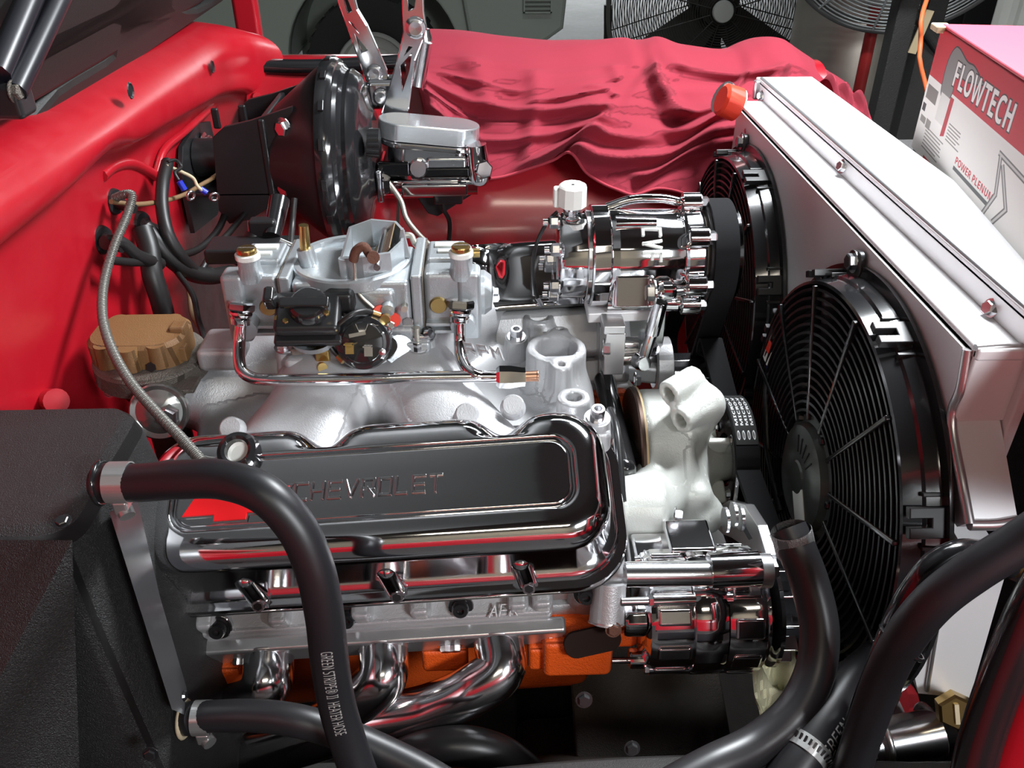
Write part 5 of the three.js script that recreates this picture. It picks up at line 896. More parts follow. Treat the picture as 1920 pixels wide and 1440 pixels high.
// ================================================================ air conditioning compressor
{
  const y0 = 1.0, z0 = -1.0, t = thing('ac_compressor', 'chrome air conditioning compressor with raised letters and black clutch', 'compressor', [0.2, 0.93, -1.0]);
  const X = (p) => turned(p, [0, y0, z0], [1, 0, 0], 64), pol = (x, r, a) => [x, y0 + r * Math.cos(a), z0 + r * Math.sin(a)];
  part(t, 'rear_head', X([[0, 0.086], [0.044, 0.086], [0.05, 0.088], [0.053, 0.093], [0.054, 0.122], [0.05, 0.124]]), M.chrome);
  part(t, 'seam_ring', X([[0.056, 0.121], [0.0575, 0.122], [0.0575, 0.1265], [0.056, 0.1275]]), M.satinChrome);
  part(t, 'cylinder_flange', X([[0.052, 0.127], [0.0615, 0.127], [0.064, 0.129], [0.064, 0.148], [0.062, 0.15], [0.056, 0.15]]), M.chrome);
  part(t, 'body', X([[0.056, 0.149], [0.0575, 0.151], [0.0585, 0.16], [0.0585, 0.236], [0.056, 0.242]]), M.chrome);
  part(t, 'body_pad', [tf(rbox(0.052, 0.05, 0.014, 0.005), pose(0.178, y0 - 0.02, z0 + 0.054, -0.28)), tf(rbox(0.042, 0.04, 0.008, 0.003), pose(0.176, y0 - 0.021, z0 + 0.062, -0.28))], M.chrome);
  part(t, 'front_flange', X([[0.05, 0.24], [0.058, 0.241], [0.061, 0.244], [0.061, 0.262], [0.058, 0.266], [0, 0.266]]), M.chrome);
  for (const a of [-0.1, 0.85, 1.75, 2.35, 4.2]) { const e = part(t, 'mount_ear', [tf(rbox(0.022, 0.03, 0.026, 0.009), pose(...pol(0.251, 0.06, a), a)), bar(pol(0.242, 0.066, a), pol(0.263, 0.066, a), 0.0135, 0.0135, 24)], M.chrome); part(e, 'ear_bolt', bolt(pol(0.263, 0.066, a), [1, 0, 0], 0.0085, 0.011), M.bolt); }
  for (const a of [0.15, 1.0, 2.0, 2.6, 4.2]) { const h = part(t, 'rear_bolt', bolt(pol(0.088, 0.049, a), [-1, 0, 0], 0.008, 0.012), M.bolt); part(h, 'stud_end', bar(pol(0.074, 0.049, a), pol(0.068, 0.049, a), 0.0045), M.bolt); }
  part(t, 'through_lug', [bar([0.15, y0 - 0.052, z0 + 0.032], [0.24, y0 - 0.052, z0 + 0.032], 0.011, 0.011, 20), bar([0.155, y0 + 0.053, z0 + 0.025], [0.205, y0 + 0.053, z0 + 0.025], 0.009, 0.007, 20)], M.chrome);
  part(t, 'top_rod', tube([[0.15, y0 + 0.056, z0 - 0.02], [0.18, y0 + 0.066, z0 - 0.02], [0.22, y0 + 0.067, z0 - 0.02], [0.245, y0 + 0.062, z0 - 0.02]], 0.006, 30, 12), M.chrome);
  // raised letters wrapped round the body, reading downwards
  [...'CVF'].forEach((ch, i) => { const a = 0.66 + i * 0.265, m = basis(pol(0.198, 0.0582, a), [0, -Math.sin(a), Math.cos(a)], [1, 0, 0], [0, Math.cos(a), Math.sin(a)]); part(t, 'letter', tf(mv(letter(ch, 0.0085, 0.021, 0.0038, 0.0022, 0.12), -0.0045, -0.0105, 0), m), M.offWhite, 'silver white letter'); });
  const sp = [0.1039, 1.0582, -1];
  const nk = part(t, 'service_port', turned([[0.014, -0.012], [0.014, -0.004], [0.0105, -0.002], [0.0105, 0.004], [0.012, 0.005], [0.012, 0.012], [0, 0.012]], sp, [0, 1, 0.05], 24), M.chrome);
  part(nk, 'white_cap', turned([[0, 0.036], [0.0155, 0.036], [0.0175, 0.034], [0.0178, 0.01], [0.016, 0.009]], sp, [0, 1, 0.05], 10), M.white, 'white plastic service cap');
  part(nk, 'cap_tab', tf(rbox(0.01, 0.024, 0.016, 0.003), pose(...add(sp, [-0.018, 0.018, -0.006]))), M.white);
  part(nk, 'cap_hole', turned([[0, 0.0364], [0.002, 0.0364]], sp, [0, 1, 0.05], 12), M.wire);
  // clutch
  part(t, 'clutch_pulley', X([[0.05, 0.27], [0.0625, 0.27], [0.065, 0.272], [0.065, 0.276], [0.062, 0.277], [0.0615, 0.298], [0.0645, 0.299], [0.0645, 0.303], [0.062, 0.304]]), M.blackSatin);
  part(t, 'clutch_hub', X([[0.06, 0.303], [0.0605, 0.309], [0.056, 0.312], [0.02, 0.312], [0, 0.314]]), M.blackChrome);
  part(t, 'clutch_coil', X([[0.04, 0.262], [0.052, 0.264], [0.055, 0.267], [0.055, 0.272]]), mat([0.06, 0.05, 0.04], 0.5, 0.6));
  part(t, 'coil_lead', tube([[0.086, 1.0591, -1], [0.0764, 1.0488, -1], [0.0661, 1.0306, -1], [0.059, 1.009, -1], [0.0567, 0.9817, -1], [0.0598, 0.9551, -1], [0.0635, 0.9411, -1]], 0.0025, 50, 8), M.wire, 'thin dark coil lead');
  part(t, 'bullet_terminal', bar([0.0635, 0.9411, -1], [0.0693, 0.93, -1], 0.0035), M.bolt);
}
// ---------------------------------------------------------------- compressor bracket and adjusting rod
{
  const t = thing('compressor_bracket', 'polished billet bracket plates and spacers under the compressor', 'bracket', [0.18, 0.8, -0.98]);
  part(t, 'saddle_bar', tf(rbox(0.085, 0.014, 0.05, 0.002), pose(...[0.1687, 0.9316, -0.985], 0, 0, 0.03)), M.aluminium);
  part(t, 'rear_plate', [tf(rbox(0.006, 0.1, 0.1, 0.002), pose(...[0.1485, 0.8564, -1.03], 0, 0, 0))], M.machined);
  part(t, 'front_plate', [rbox(0.09, 0.14, 0.008, 0.002, ...[0.1999, 0.8585, -1.04])], M.satinChrome);
  const bl = part(t, 'spacer_block', rbox(0.026, 0.062, 0.045, 0.002, ...[0.1581, 0.8958, -0.95]), M.machined);
  part(bl, 'block_step', rbox(0.028, 0.012, 0.047, 0.002, ...[0.1558, 0.9311, -0.95]), M.machined);
  for (const [a, b] of [[[0.1732, 0.8864, -0.97], [0.1945, 0.886, -0.97]], [[0.173, 0.8703, -0.96], [0.2081, 0.8729, -0.96]]]) part(t, 'spacer_tube', bar(a, b, 0.01), M.satinChrome);
  part(t, 'rail_strip', tf(rbox(0.16, 0.012, 0.02, 0.002), pose(...[0.0693, 0.8838, -1.06], 0, 0, tilt)), M.aluminium);
}
{
  const t = thing('adjusting_rod', 'slim chrome turnbuckle rod below the compressor', 'rod', [0.1941, 0.8755, -0.94]);
  part(t, 'upper_rod', bar([0.2111, 0.966, -0.935], [0.2045, 0.9216, -0.935], 0.0095, 0.0095, 20), M.chrome);
  part(t, 'lower_rod', bar([0.2056, 0.9264, -0.936], [0.1989, 0.885, -0.94], 0.0075, 0.0075, 20), M.chrome);
  for (const [q, dd] of [[[0.1954, 0.8771, -0.94], [0.3, 0.2, 0.9]], [[0.2175, 0.9812, -0.935], [1, 0, 0]]]) part(t, 'rod_end', turned([[0, 0.013], [0.009, 0.011], [0.012, 0.005], [0.012, -0.005], [0.009, -0.011], [0, -0.013]], q, dd, 24), M.chrome);
  part(t, 'rod_bolt', [bolt([0.2033, 0.9793, -0.935], [-1, 0, 0], 0.011, 0.012), bar([0.2033, 0.9793, -0.935], [0.2482, 0.9805, -0.94], 0.006)], M.bolt);
}
// ---------------------------------------------------------------- water pump
const WP = [0.31, 0.765, -0.875];
{
  const t = thing('water_pump', 'bright cast aluminium water pump with two threaded ports', 'water pump', [0.24, 0.66, -0.86]);
  const p1 = [0.2077, 0.8981, -0.83], p2 = [0.2203, 0.8737, -0.81], d1 = [0.04, 0.004, -0.03], legN = [0.1719, 0.8008, -0.74], low = [0.2374, 0.7557, -0.78], up = [0.259, 0.7856, -0.83];
  const f = (x, y, z) => {
    let d = sdCyl(x, y, z, [0.185, 0.775, -0.87], [0.245, 0.775, -0.87], 0.088, 0.01);
    d = smin(d, sdCap(x, y, z, [0.235, 0.77, -0.87], [0.297, 0.765, -0.875], 0.055, 0.028), 0.02);
    d = smin(d, sdCap(x, y, z, [0.225, 0.765, -0.83], [legN[0], legN[1], legN[2]], 0.036, 0.034), 0.03);
    d = smin(d, sdCyl(x, y, z, [0.13, legN[1], legN[2]], [legN[0] + 0.02, legN[1], legN[2]], 0.036, 0.006), 0.02);
    d = smin(d, sdCap(x, y, z, [0.225, 0.765, -0.92], [0.17, 0.77, -1.02], 0.036, 0.034), 0.03);
    d = smin(d, sdCyl(x, y, z, [0.13, 0.77, -1.02], [0.19, 0.77, -1.02], 0.036, 0.006), 0.02);
    d = smin(d, sdCap(x, y, z, [0.24, 0.72, -0.84], [low[0] + 0.02, low[1], low[2]], 0.03, 0.024), 0.03);
    d = smin(d, sdCap(x, y, z, [up[0] - 0.01, up[1] + 0.01, up[2]], [low[0] + 0.01, low[1] + 0.03, low[2]], 0.014, 0.014), 0.014);
    d = smin(d, sdCyl(x, y, z, p1, add(p1, d1), 0.0165, 0.003), 0.012);
    d = smin(d, sdCyl(x, y, z, p2, add(p2, d1), 0.0165, 0.003), 0.012);
    d = smin(d, sdCap(x, y, z, add(p2, d1), [0.24, 0.79, -0.87], 0.02, 0.03), 0.02);
    const a1 = [-0.72, -0.07, 0.54];
    d = smax(d, -sdCyl(x, y, z, add(p1, a1.map((v) => v * 0.012)), add(p1, a1.map((v) => v * -0.02)), 0.0085, 0.0005), 0.002);
    d = smax(d, -sdCyl(x, y, z, add(p2, a1.map((v) => v * 0.012)), add(p2, a1.map((v) => v * -0.02)), 0.0085, 0.0005), 0.002);
    return d;
  };
  part(t, 'casting', meshField(f, [0.125, 0.62, -1.08], [0.34, 0.93, -0.68], 0.004), M.pumpCast);
  part(t, 'back_plate', turned([[0, 0], [0.09, 0], [0.092, 0.002], [0.092, 0.006], [0, 0.007]], [0.178, 0.775, -0.87], [1, 0, 0], 40), mat([0.06, 0.035, 0.025], 0.4, 0.6));
  part(t, 'plate_gasket', turned([[0.0925, 0.006], [0.0925, 0.0085]], [0.178, 0.775, -0.87], [1, 0, 0], 40), mat([0.5, 0.36, 0.2], 0.7));
  for (const q of [add(legN, [0.03, 0.012, 0.028]), [0.1441, 0.9046, -0.93]]) part(t, 'pump_bolt', bolt(q, [1, 0.1, 0.3], 0.009, 0.009), M.bolt);
  for (let k = 0; k < 4; k++) { const a = k * 1.57 + 0.5; part(t, 'snout_rib', tf(rbox(0.05, 0.03, 0.008, 0.003), pose(0.272, 0.767 + 0.045 * Math.cos(a), -0.873 + 0.045 * Math.sin(a), a, 0, 0)), M.pumpCast); }
}
{
  const t = thing('water_pump_pulley', 'black pulley with polished rim on the water pump snout', 'pulley', WP);
  part(t, 'sheave', turned([[0, 0.0], [0.03, 0.0], [0.035, -0.006], [0.07, -0.008], [0.0775, -0.012], [0.0775, 0.016], [0.07, 0.018]], WP, [1, 0, 0], 64), M.blackChrome);
  part(t, 'rim', turned([[0.0775, -0.014], [0.0815, -0.0145], [0.0825, -0.013], [0.0825, -0.011], [0.0775, -0.0105]], WP, [1, 0, 0], 72), M.polished);
  for (let k = 0; k < 4; k++) part(t, 'pulley_bolt', bolt(add(WP, [-0.008, 0.05 * Math.cos(k * 1.57 + 0.4), 0.05 * Math.sin(k * 1.57 + 0.4)]), [-1, 0, 0], 0.005, 0.005), M.bolt);
}
// ---------------------------------------------------------------- steering pump idler behind the belt
{
  const a = [0.29, 0.7968, -1.0369], t = thing('idler_pulley', 'smooth black spool pulley behind the water pump', 'pulley', a);
  part(t, 'spool', turned([[0, -0.03], [0.03, -0.03], [0.03, 0.022], [0.038, 0.024], [0.04, 0.027], [0.04, 0.03], [0.03, 0.031], [0, 0.031]], a, [1, 0, 0], 48), M.blackGloss);
  part(t, 'centre_bolt', bolt(add(a, [0.031, 0, 0]), [1, 0, 0], 0.009, 0.008), M.bolt);
  const arm = part(t, 'bracket_arm', [tf(rbox(0.1, 0.03, 0.02, 0.008), pose(...add(a, [-0.075, 0.01, 0.01]), 0, 0, -0.12)), turned([[0.034, 0], [0.04, 0.002], [0.04, 0.022], [0.034, 0.024]], add(a, [-0.055, 0.01, -0.01]), [1, 0, 0], 36), bar(add(a, [-0.17, 0.0, 0.05]), add(a, [-0.1, 0.0, 0.05]), 0.016)], M.cast);
  part(arm, 'arm_bolt', [bolt([0.1973, 0.8238, -0.98], [1, 0, 0], 0.008, 0.008), bolt([0.2223, 0.8481, -1.02], [0, 1, 0.3], 0.01, 0.01)], M.bolt);
}
// ---------------------------------------------------------------- serpentine belt: path in the plane of the pulleys
{
  const t = thing('serpentine_belt', 'wide ribbed black belt round the compressor, water pump and alternator pulleys', 'belt', [0.3, 0.7, -0.88]);
  const path = [];
  const arc = (y, z, r, a0, a1, n = 12) => { for (let i = 0; i <= n; i++) { const a = (a0 + (a1 - a0) * i / n) * D2R; path.push([z + r * Math.sin(a), y + r * Math.cos(a)]); } };   // angle from straight up towards the near side
  arc(1.0, -1.0, 0.0675, -110, 118, 30);               // over the compressor clutch
  arc(0.765, -1.135, 0.045, 118, 178, 6);
  arc(0.86, -0.985, 0.02, 200, 340, 6);
  arc(WP[1], WP[2], 0.0815, -40, 62, 22);              // over the water pump
  arc(0.753, -0.63, 0.036, 30, 178, 14);               // round the alternator
  arc(0.5, -0.88, 0.09, 120, 250, 16);                 // round the crank
  arc(0.72, -1.2, 0.075, 260, 282, 4);
  const W = 0.0145, P = [], n = path.length, U = 1;
  for (let i = 0; i <= n; i++) for (const x of [-W, W]) P.push(new THREE.Vector3((i < 38 ? 0.2875 : 0.31) + x, path[i % n][1], path[i % n][0]));
  const bx = (i) => 0.2885 + 0.0 * i;
  const ring = []; const cs = [[-W, 0.0025], [W, 0.0025], [W, -0.0015], ...[5, 4, 3, 2, 1, 0].flatMap((k) => [[-W + (k + 0.85) * W / 3, -0.004], [-W + (k + 0.2) * W / 3, -0.0015]]), [-W, -0.004]];
  for (let i = 0; i <= n; i++) {
    const a = path[(i + n - 1) % n], b = path[(i + 1) % n], p = path[i % n], L = Math.hypot(b[0] - a[0], b[1] - a[1]) || 1, nz = -(b[1] - a[1]) / L, ny = (b[0] - a[0]) / L;
    const x0 = p[1] > 0.9 ? 0.2875 : p[1] > 0.85 ? 0.2985 : 0.31;
    ring.push(cs.map(([x, o]) => [x0 + x, p[1] + ny * o, p[0] + nz * o]));
  }
  part(t, 'belt', skin(ring, false, false, 0.5), M.beltRubber);
  const cv = document.createElement('canvas'); cv.width = 256; cv.height = 256; const g = cv.getContext('2d');
  g.fillStyle = '#141414'; g.fillRect(0, 0, 256, 256); g.fillStyle = '#d8dadc'; g.font = 'bold 44px sans-serif';
  for (let k = 0; k < 4; k++) { g.save(); g.translate(54 + k * 60, 148); g.rotate(-Math.PI / 2); g.fillText('MICRO-V', -40, 0, 160); g.restore(); g.strokeStyle = '#d8dadc'; g.lineWidth = 5; g.beginPath(); g.arc(40 + k * 60, 222, 15, 0, 6.3); g.stroke(); g.beginPath(); g.moveTo(40 + k * 60, 232); g.lineTo(46 + k * 60, 204); g.stroke(); }
  const tex = new THREE.CanvasTexture(cv); tex.colorSpace = THREE.SRGBColorSpace;
  const Q = [], r = 0.0843; for (let j = 0; j <= 8; j++) for (let i = 0; i <= 1; i++) { const a = (40 - 62 * j / 8) * D2R; Q.push(new THREE.Vector3(0.31 - W * 0.92 + i * W * 1.84, WP[1] + r * Math.cos(a), WP[2] + r * Math.sin(a))); }
  part(t, 'printing', grid(Q, 1, 8, 0.0004), new THREE.MeshStandardMaterial({ map: tex, roughness: 0.85, side: THREE.DoubleSide }), 'white belt lettering');
}
// ---------------------------------------------------------------- alternator
{
  const y0 = 0.752, z0 = -0.635, t = thing('alternator', 'mirror chrome alternator hanging in front of the near cylinder head', 'alternator', [0.224, 0.685, -0.635]);
  const X = (p) => turned(p, [0, y0, z0], [1, 0, 0], 72), pol = (x, r, a) => [x, y0 + r * Math.cos(a), z0 + r * Math.sin(a)];
  part(t, 'rear_housing', X([[0, 0.15], [0.03, 0.15], [0.05, 0.153], [0.06, 0.158], [0.0625, 0.164], [0.0625, 0.2], [0.06, 0.2015]]), M.chrome);
  part(t, 'centre_case', X([[0.0595, 0.2005], [0.0665, 0.202], [0.0675, 0.204], [0.0675, 0.232], [0.066, 0.2345], [0.06, 0.2355]]), M.chrome);
  part(t, 'front_housing', X([[0.059, 0.235], [0.064, 0.2365], [0.0655, 0.239], [0.0655, 0.274], [0.06, 0.28], [0.03, 0.283], [0, 0.284]]), M.chrome);
  for (let k = 0; k < 10; k++) { const a = k * 0.628 + 0.25; part(t, 'cooling_rib', tf(rbox(0.034, 0.014, 0.017, 0.003), pose(...pol(0.181, 0.0585, a), a)), M.chrome); part(t, 'cooling_rib', tf(rbox(0.03, 0.01, 0.022, 0.003), pose(...pol(0.256, 0.0625, a + 0.2), a + 0.2)), M.chrome); }
  for (let k = 0; k < 4; k++) { const a = k * 1.57 + 0.6; part(t, 'case_bolt', [bar(pol(0.16, 0.06, a), pol(0.24, 0.06, a), 0.007, 0.007, 14), bolt(pol(0.16, 0.06, a), [-1, 0, 0], 0.006, 0.005, false)], M.chrome); }
  part(t, 'rear_bearing', turned([[0, 0], [0.017, 0.001], [0.0185, 0.004], [0.0185, 0.022]], [0.132, y0 + 0.02, z0 + 0.03], [1, 0, 0], 32), M.chrome);
  part(t, 'rear_cap', turned([[0, 0], [0.01, 0.001], [0.011, 0.003], [0.011, 0.02]], [0.14, y0 - 0.03, z0 + 0.04], [1, 0, 0], 24), M.chrome);
  part(t, 'terminal', bar([0.128, y0 + 0.05, z0 + 0.035], [0.155, y0 + 0.05, z0 + 0.035], 0.0045), M.bolt);
  part(t, 'terminal', bar([0.125, y0 - 0.045, z0 + 0.03], [0.155, y0 - 0.045, z0 + 0.03], 0.0035), M.bolt);
  part(t, 'cooling_fan', X([[0.02, 0.286], [0.055, 0.287], [0.062, 0.289], [0.0625, 0.293], [0.02, 0.294]]), M.chrome);
  for (let k = 0; k < 12; k++) { const a = k * 0.5236; part(t, 'fan_vane', tf(rbox(0.018, 0.016, 0.003, 0.001), pose(...pol(0.302, 0.05, a), a + 0.5)), M.chrome); }
  part(t, 'pulley', X([[0, 0.294], [0.036, 0.295], [0.037, 0.297], [0.034, 0.3], [0.034, 0.324], [0.037, 0.326], [0.037, 0.328], [0, 0.33]]), M.blackChrome);
  part(t, 'lower_ear', [bar([0.25, y0 - 0.07, z0 - 0.01], [0.275, y0 - 0.07, z0 - 0.01], 0.012, 0.012, 24)], M.satinChrome);
}
{
  const t = thing('alternator_bracket', 'polished slotted bracket with long spacer tube above the alternator', 'bracket', [0.2738, 0.8164, -0.68]);
  part(t, 'spacer_tube', bar([0.129, 0.8401, -0.6], [0.215, 0.8389, -0.6], 0.0125, 0.0125, 32), M.satinChrome);
  part(t, 'clamp_boss', bar([0.213, 0.8396, -0.603], [0.2615, 0.8411, -0.603], 0.0175, 0.0175, 32), M.chrome);
  const e = part(t, 'end_boss', bar([0.262, 0.8382, -0.603], [0.2727, 0.8378, -0.603], 0.017, 0.017, 32), M.machined);
  part(e, 'end_bolt', bolt([0.2725, 0.8393, -0.603], [1, 0, 0], 0.01, 0.008), M.bolt);
  const zy = (l) => l.map((p) => [p[2], p[1]]), s = poly(zy([[0.294, 0.6972, -0.8209], [0.294, 0.7259, -0.8254], [0.294, 0.7676, -0.7911], [0.294, 0.8058, -0.7389], [0.294, 0.8177, -0.6906], [0.294, 0.8112, -0.6523], [0.294, 0.7851, -0.6433], [0.294, 0.7584, -0.6694], [0.294, 0.7658, -0.6867], [0.294, 0.756, -0.727], [0.294, 0.7354, -0.7599], [0.294, 0.7129, -0.7899]]));
  const slot = new THREE.Path(zy([[0.294, 0.7628, -0.7703], [0.294, 0.7861, -0.7347], [0.294, 0.7946, -0.6945], [0.294, 0.7818, -0.7047], [0.294, 0.7722, -0.741], [0.294, 0.7541, -0.7705]]).map(([x, y]) => new THREE.Vector2(x, y))); s.holes.push(slot);
  part(t, 'slotted_plate', tf(plate(s, 0.012, 0.001), basis([0.3, 0, 0], [0, 0, 1], [0, 1, 0], [-1, 0, 0])), M.machined);
  for (const q of [[0.2504, 0.8272, -0.69], [0.2619, 0.8257, -0.7], [0.2703, 0.82, -0.7]]) part(t, 'spacer_washer', turned([[0, 0], [0.014, 0.0], [0.014, 0.003], [0, 0.0035]], q, [1, 0, 0], 24), M.bolt);
  part(t, 'rear_cover', [rbox(0.056, 0.03, 0.04, 0.004, ...[0.1793, 0.7877, -0.68]), rbox(0.05, 0.045, 0.05, 0.004, ...[0.2114, 0.7948, -0.68])], M.chrome);
  part(t, 'adjuster_bolt', [bolt([0.162, 0.8014, -0.66], [-1, 0, 0], 0.007, 0.006), bar([0.1507, 0.8001, -0.66], [0.162, 0.8014, -0.66], 0.004)], M.bolt);
}
// ================================================================ brake booster and master cylinder
{
  const y0 = 1.045, z0 = -1.28, t = thing('brake_booster', 'large round glossy black brake booster on the firewall', 'brake booster', [-0.3, 0.92, -1.28]);
  part(t, 'rear_shell', turned([[0.05, -0.345], [0.055, -0.33], [0.11, -0.262], [0.124, -0.245], [0.13, -0.232], [0.133, -0.222]], [0, y0, z0], [1, 0, 0], 64), M.blackSatin);
  part(t, 'crimp_ring', turned([[0.13, -0.236], [0.136, -0.234], [0.1375, -0.228], [0.1375, -0.216], [0.135, -0.212], [0.13, -0.211]], [0, y0, z0], [1, 0, 0], 64), M.blackGloss);
  part(t, 'front_shell', turned([[0.132, -0.214], [0.128, -0.206], [0.124, -0.204], [0.121, -0.2], [0.122, -0.194], [0.114, -0.184], [0.1, -0.178], [0.07, -0.172], [0.062, -0.166], [0, -0.165]], [0, y0, z0], [1, 0, 0], 64), M.blackGloss);
  for (let k = 0; k < 16; k++) { const a = k * 0.3927; part(t, 'crimp_tab', tf(rbox(0.008, 0.004, 0.016, 0.001), pose(-0.224, y0 + 0.1385 * Math.cos(a), z0 + 0.1385 * Math.sin(a), a)), M.blackGloss); }
  part(t, 'vacuum_port', [bar([-0.1665, 1.0906, -1.2], [-0.1501, 1.0904, -1.2], 0.016), bar([-0.1689, 1.0808, -1.2], [-0.151, 1.0791, -1.2], 0.014)], M.blackGloss);
  t.position.set(-0.3282, 0.8702, -1.4003); t.scale.setScalar(1.094);
}
{
  const t = thing('booster_bracket', 'black folded bracket holding the brake booster off the firewall', 'bracket', [-0.42, 0.93, -1.42]);
  const side = [[-0.424, 1.0571, -1.33], [-0.4031, 1.0734, -1.33], [-0.3608, 1.0828, -1.33], [-0.2946, 1.1032, -1.33], [-0.3065, 0.9684, -1.33], [-0.3301, 0.958, -1.33], [-0.3872, 0.9223, -1.33], [-0.423, 0.9153, -1.33], [-0.4361, 0.9384, -1.33]].map((p) => [p[0], p[1]]);
  part(t, 'near_plate', mv(plate(poly(side), 0.008, 0.001), 0, 0, -1.338), M.blackSatin);
  part(t, 'far_plate', mv(plate(poly(side), 0.008, 0.001), 0, 0, -1.5), M.blackSatin);
  part(t, 'booster_plate', rbox(0.01, 0.17, 0.18, 0.003, -0.345, 1.0, -1.415), M.blackSatin);
  const br = part(t, 'wall_plate', tf(plate(poly([[-1.33, 0.9], [-1.33, 1.0], [-1.36, 1.035], [-1.45, 1.045], [-1.52, 1.03], [-1.53, 0.9], [-1.46, 0.88]]), 0.008, 0.001), basis([-0.482, 0, 0], [0, 0, 1], [0, 1, 0], [-1, 0, 0])), M.blackSatin);
  part(t, 'web', rbox(0.14, 0.006, 0.17, 0.002, -0.415, 0.965, -1.415), M.blackSatin);
  for (const q of [[-0.478, 1.0122, -1.4518], [-0.478, 0.9391, -1.4367]]) { const n = part(br, 'nut', bolt(q, [1, 0, 0], 0.013, 0.013), M.satinChrome); part(t, 'painted_stud', bar(add(q, [0.01, 0, 0]), add(q, [0.036, 0, 0]), 0.0055), M.red); }
  for (const q of [[-0.3102, 1.0724, -1.325], [-0.3204, 0.9775, -1.325]]) part(t, 'nut', bolt(q, [-0.6, 0, 0.8], 0.012, 0.01), M.satinChrome);
  for (const q of [[-0.4501, 1.0537, -1.45], [-0.4043, 1.0586, -1.45]]) part(t, 'tab', rbox(0.012, 0.034, 0.008, 0.003, ...q), M.blackSatin);
  part(t, 'pedal_tube', bar([-0.48, 1.0, -1.41], [-0.35, 1.0, -1.41], 0.032), M.blackSatin);
}
{
  const y0 = 1.045, z0 = -1.28, t = thing('master_cylinder', 'chrome master cylinder with oval reservoir lid in front of the booster', 'master cylinder', [-0.0924, 1.0183, -1.28]);
  const a = [-0.1485, 1.1113, -1.28], b = [-0.0111, 1.0787, -1.28], L = 0.135, cx = -0.087;
  const oval = (w, d) => { const s = new THREE.Shape(); s.absarc(w / 2 - d / 2, 0, d / 2, -Math.PI / 2, Math.PI / 2); s.absarc(-w / 2 + d / 2, 0, d / 2, Math.PI / 2, 1.5 * Math.PI); return s; };
  const up = (y, z = z0, x = cx) => basis([x, y, z], [1, 0, 0], [0, 0, -1], [0, 1, 0]).multiply(new THREE.Matrix4().makeRotationY(0.1));
  part(t, 'reservoir_lid', tf(plate(oval(0.15, 0.066), 0.026, 0.002, 24), up(1.068)), mat([0.75, 0.78, 0.8], 0.24, 0.85), 'hazy silver oval lid');
  part(t, 'lid_flange', tf(plate(oval(0.15, 0.072), 0.008, 0.002, 24), up(1.059)), M.chrome);
  part(t, 'reservoir', [tf(plate(oval(0.13, 0.06), 0.045, 0.004, 24), up(1.018)), tf(rbox(0.062, 0.034, 0.066, 0.006), pose(-0.06, 1.033, z0))], M.chrome);
  part(t, 'bore_casting', [turned([[0, 0.0], [0.02, 0.0], [0.022, 0.004], [0.022, 0.12], [0.018, 0.124], [0.018, 0.15], [0, 0.152]], [-0.165, 1.0, z0 + 0.005], [1, 0, 0], 32), rbox(0.1, 0.02, 0.03, 0.004, -0.08, 0.998, z0 + 0.018)], M.chrome);
  part(t, 'end_fitting', [bar([-0.0152, 1.0679, -1.25], [-0.0108, 1.0152, -1.25], 0.015, 0.017, 24), bolt([-0.0064, 1.0342, -1.235], [0.4, 0.3, 1], 0.014, 0.008, false)], M.chrome);
  for (const q of [[-0.1012, 1.0326, -1.25], [-0.0107, 1.0195, -1.245]]) { const p = part(t, 'line_plug', turned([[0, 0.01], [0.012, 0.01], [0.014, 0.006], [0.014, -0.004]], q, [-0.1, 0.2, 1], 12), M.satinChrome); }
  part(t, 'side_rib', [rbox(0.05, 0.022, 0.012, 0.004, ...[-0.1393, 1.0322, -1.25]), rbox(0.07, 0.016, 0.012, 0.004, ...[-0.0601, 1.0265, -1.25])], M.blackChrome);
  part(t, 'mount_flange', [rbox(0.01, 0.05, 0.1, 0.004, -0.16, 1.01, z0), bolt([-0.155, 1.01, z0 + 0.04], [1, 0, 0], 0.01, 0.01)], M.chrome);
  t.position.set(...[-0.1011, 0.9777, -1.4003]); t.scale.setScalar(1.094);
}
{
  const t = thing('proportioning_valve', 'black valve block on a bracket below the master cylinder', 'valve', [-0.0621, 0.9767, -1.3]);
  part(t, 'bracket', tf(plate(poly([[0, 0], [0.1, 0], [0.1, -0.02], [0.045, -0.055], [0.03, -0.05]]), 0.02, 0.002), pose(...[-0.1247, 0.9947, -1.31])), M.blackSatin);
  const b = part(t, 'body', rbox(0.045, 0.038, 0.03, 0.004, ...[-0.0606, 0.991, -1.27]), M.blackGloss);
  part(t, 'lead', tube([[-0.0678, 0.9748, -1.27], [-0.0685, 0.9601, -1.27], [-0.0611, 0.9404, -1.275], [-0.0615, 0.9131, -1.28], [-0.0648, 0.8948, -1.28]], 0.0035, 30, 8), M.wire);
  t.position.set(...[-0.068, 0.9322, -1.4222]); t.scale.setScalar(1.094);
}
{
  const t = thing('brake_line', 'thin bent steel brake line dropping behind the carburetor', 'brake line', [-0.1084, 0.9387, -1.2]);
  part(t, 'pipe', tube([[-0.1561, 1.0209, -1.25], [-0.1463, 1.0119, -1.24], [-0.1287, 0.9918, -1.22], [-0.1205, 0.9728, -1.2], [-0.1022, 0.9556, -1.18], [-0.0837, 0.9455, -1.16]], 0.0042, 50, 8), M.zinc);
  part(t, 'flare_nut', bar([-0.1582, 1.0242, -1.25], [-0.1496, 1.016, -1.245], 0.008, 0.007, 6), M.dirtySteel);
  part(t, 'second_pipe', tube([[-0.1275, 1.0034, -1.3], [-0.1387, 0.9739, -1.31], [-0.1464, 0.9252, -1.32], [-0.15, 0.888, -1.32]], 0.003, 30, 6), M.dirtySteel);
  t.position.set(...[-0.1186, 0.8907, -1.3128]); t.scale.setScalar(1.094);
}
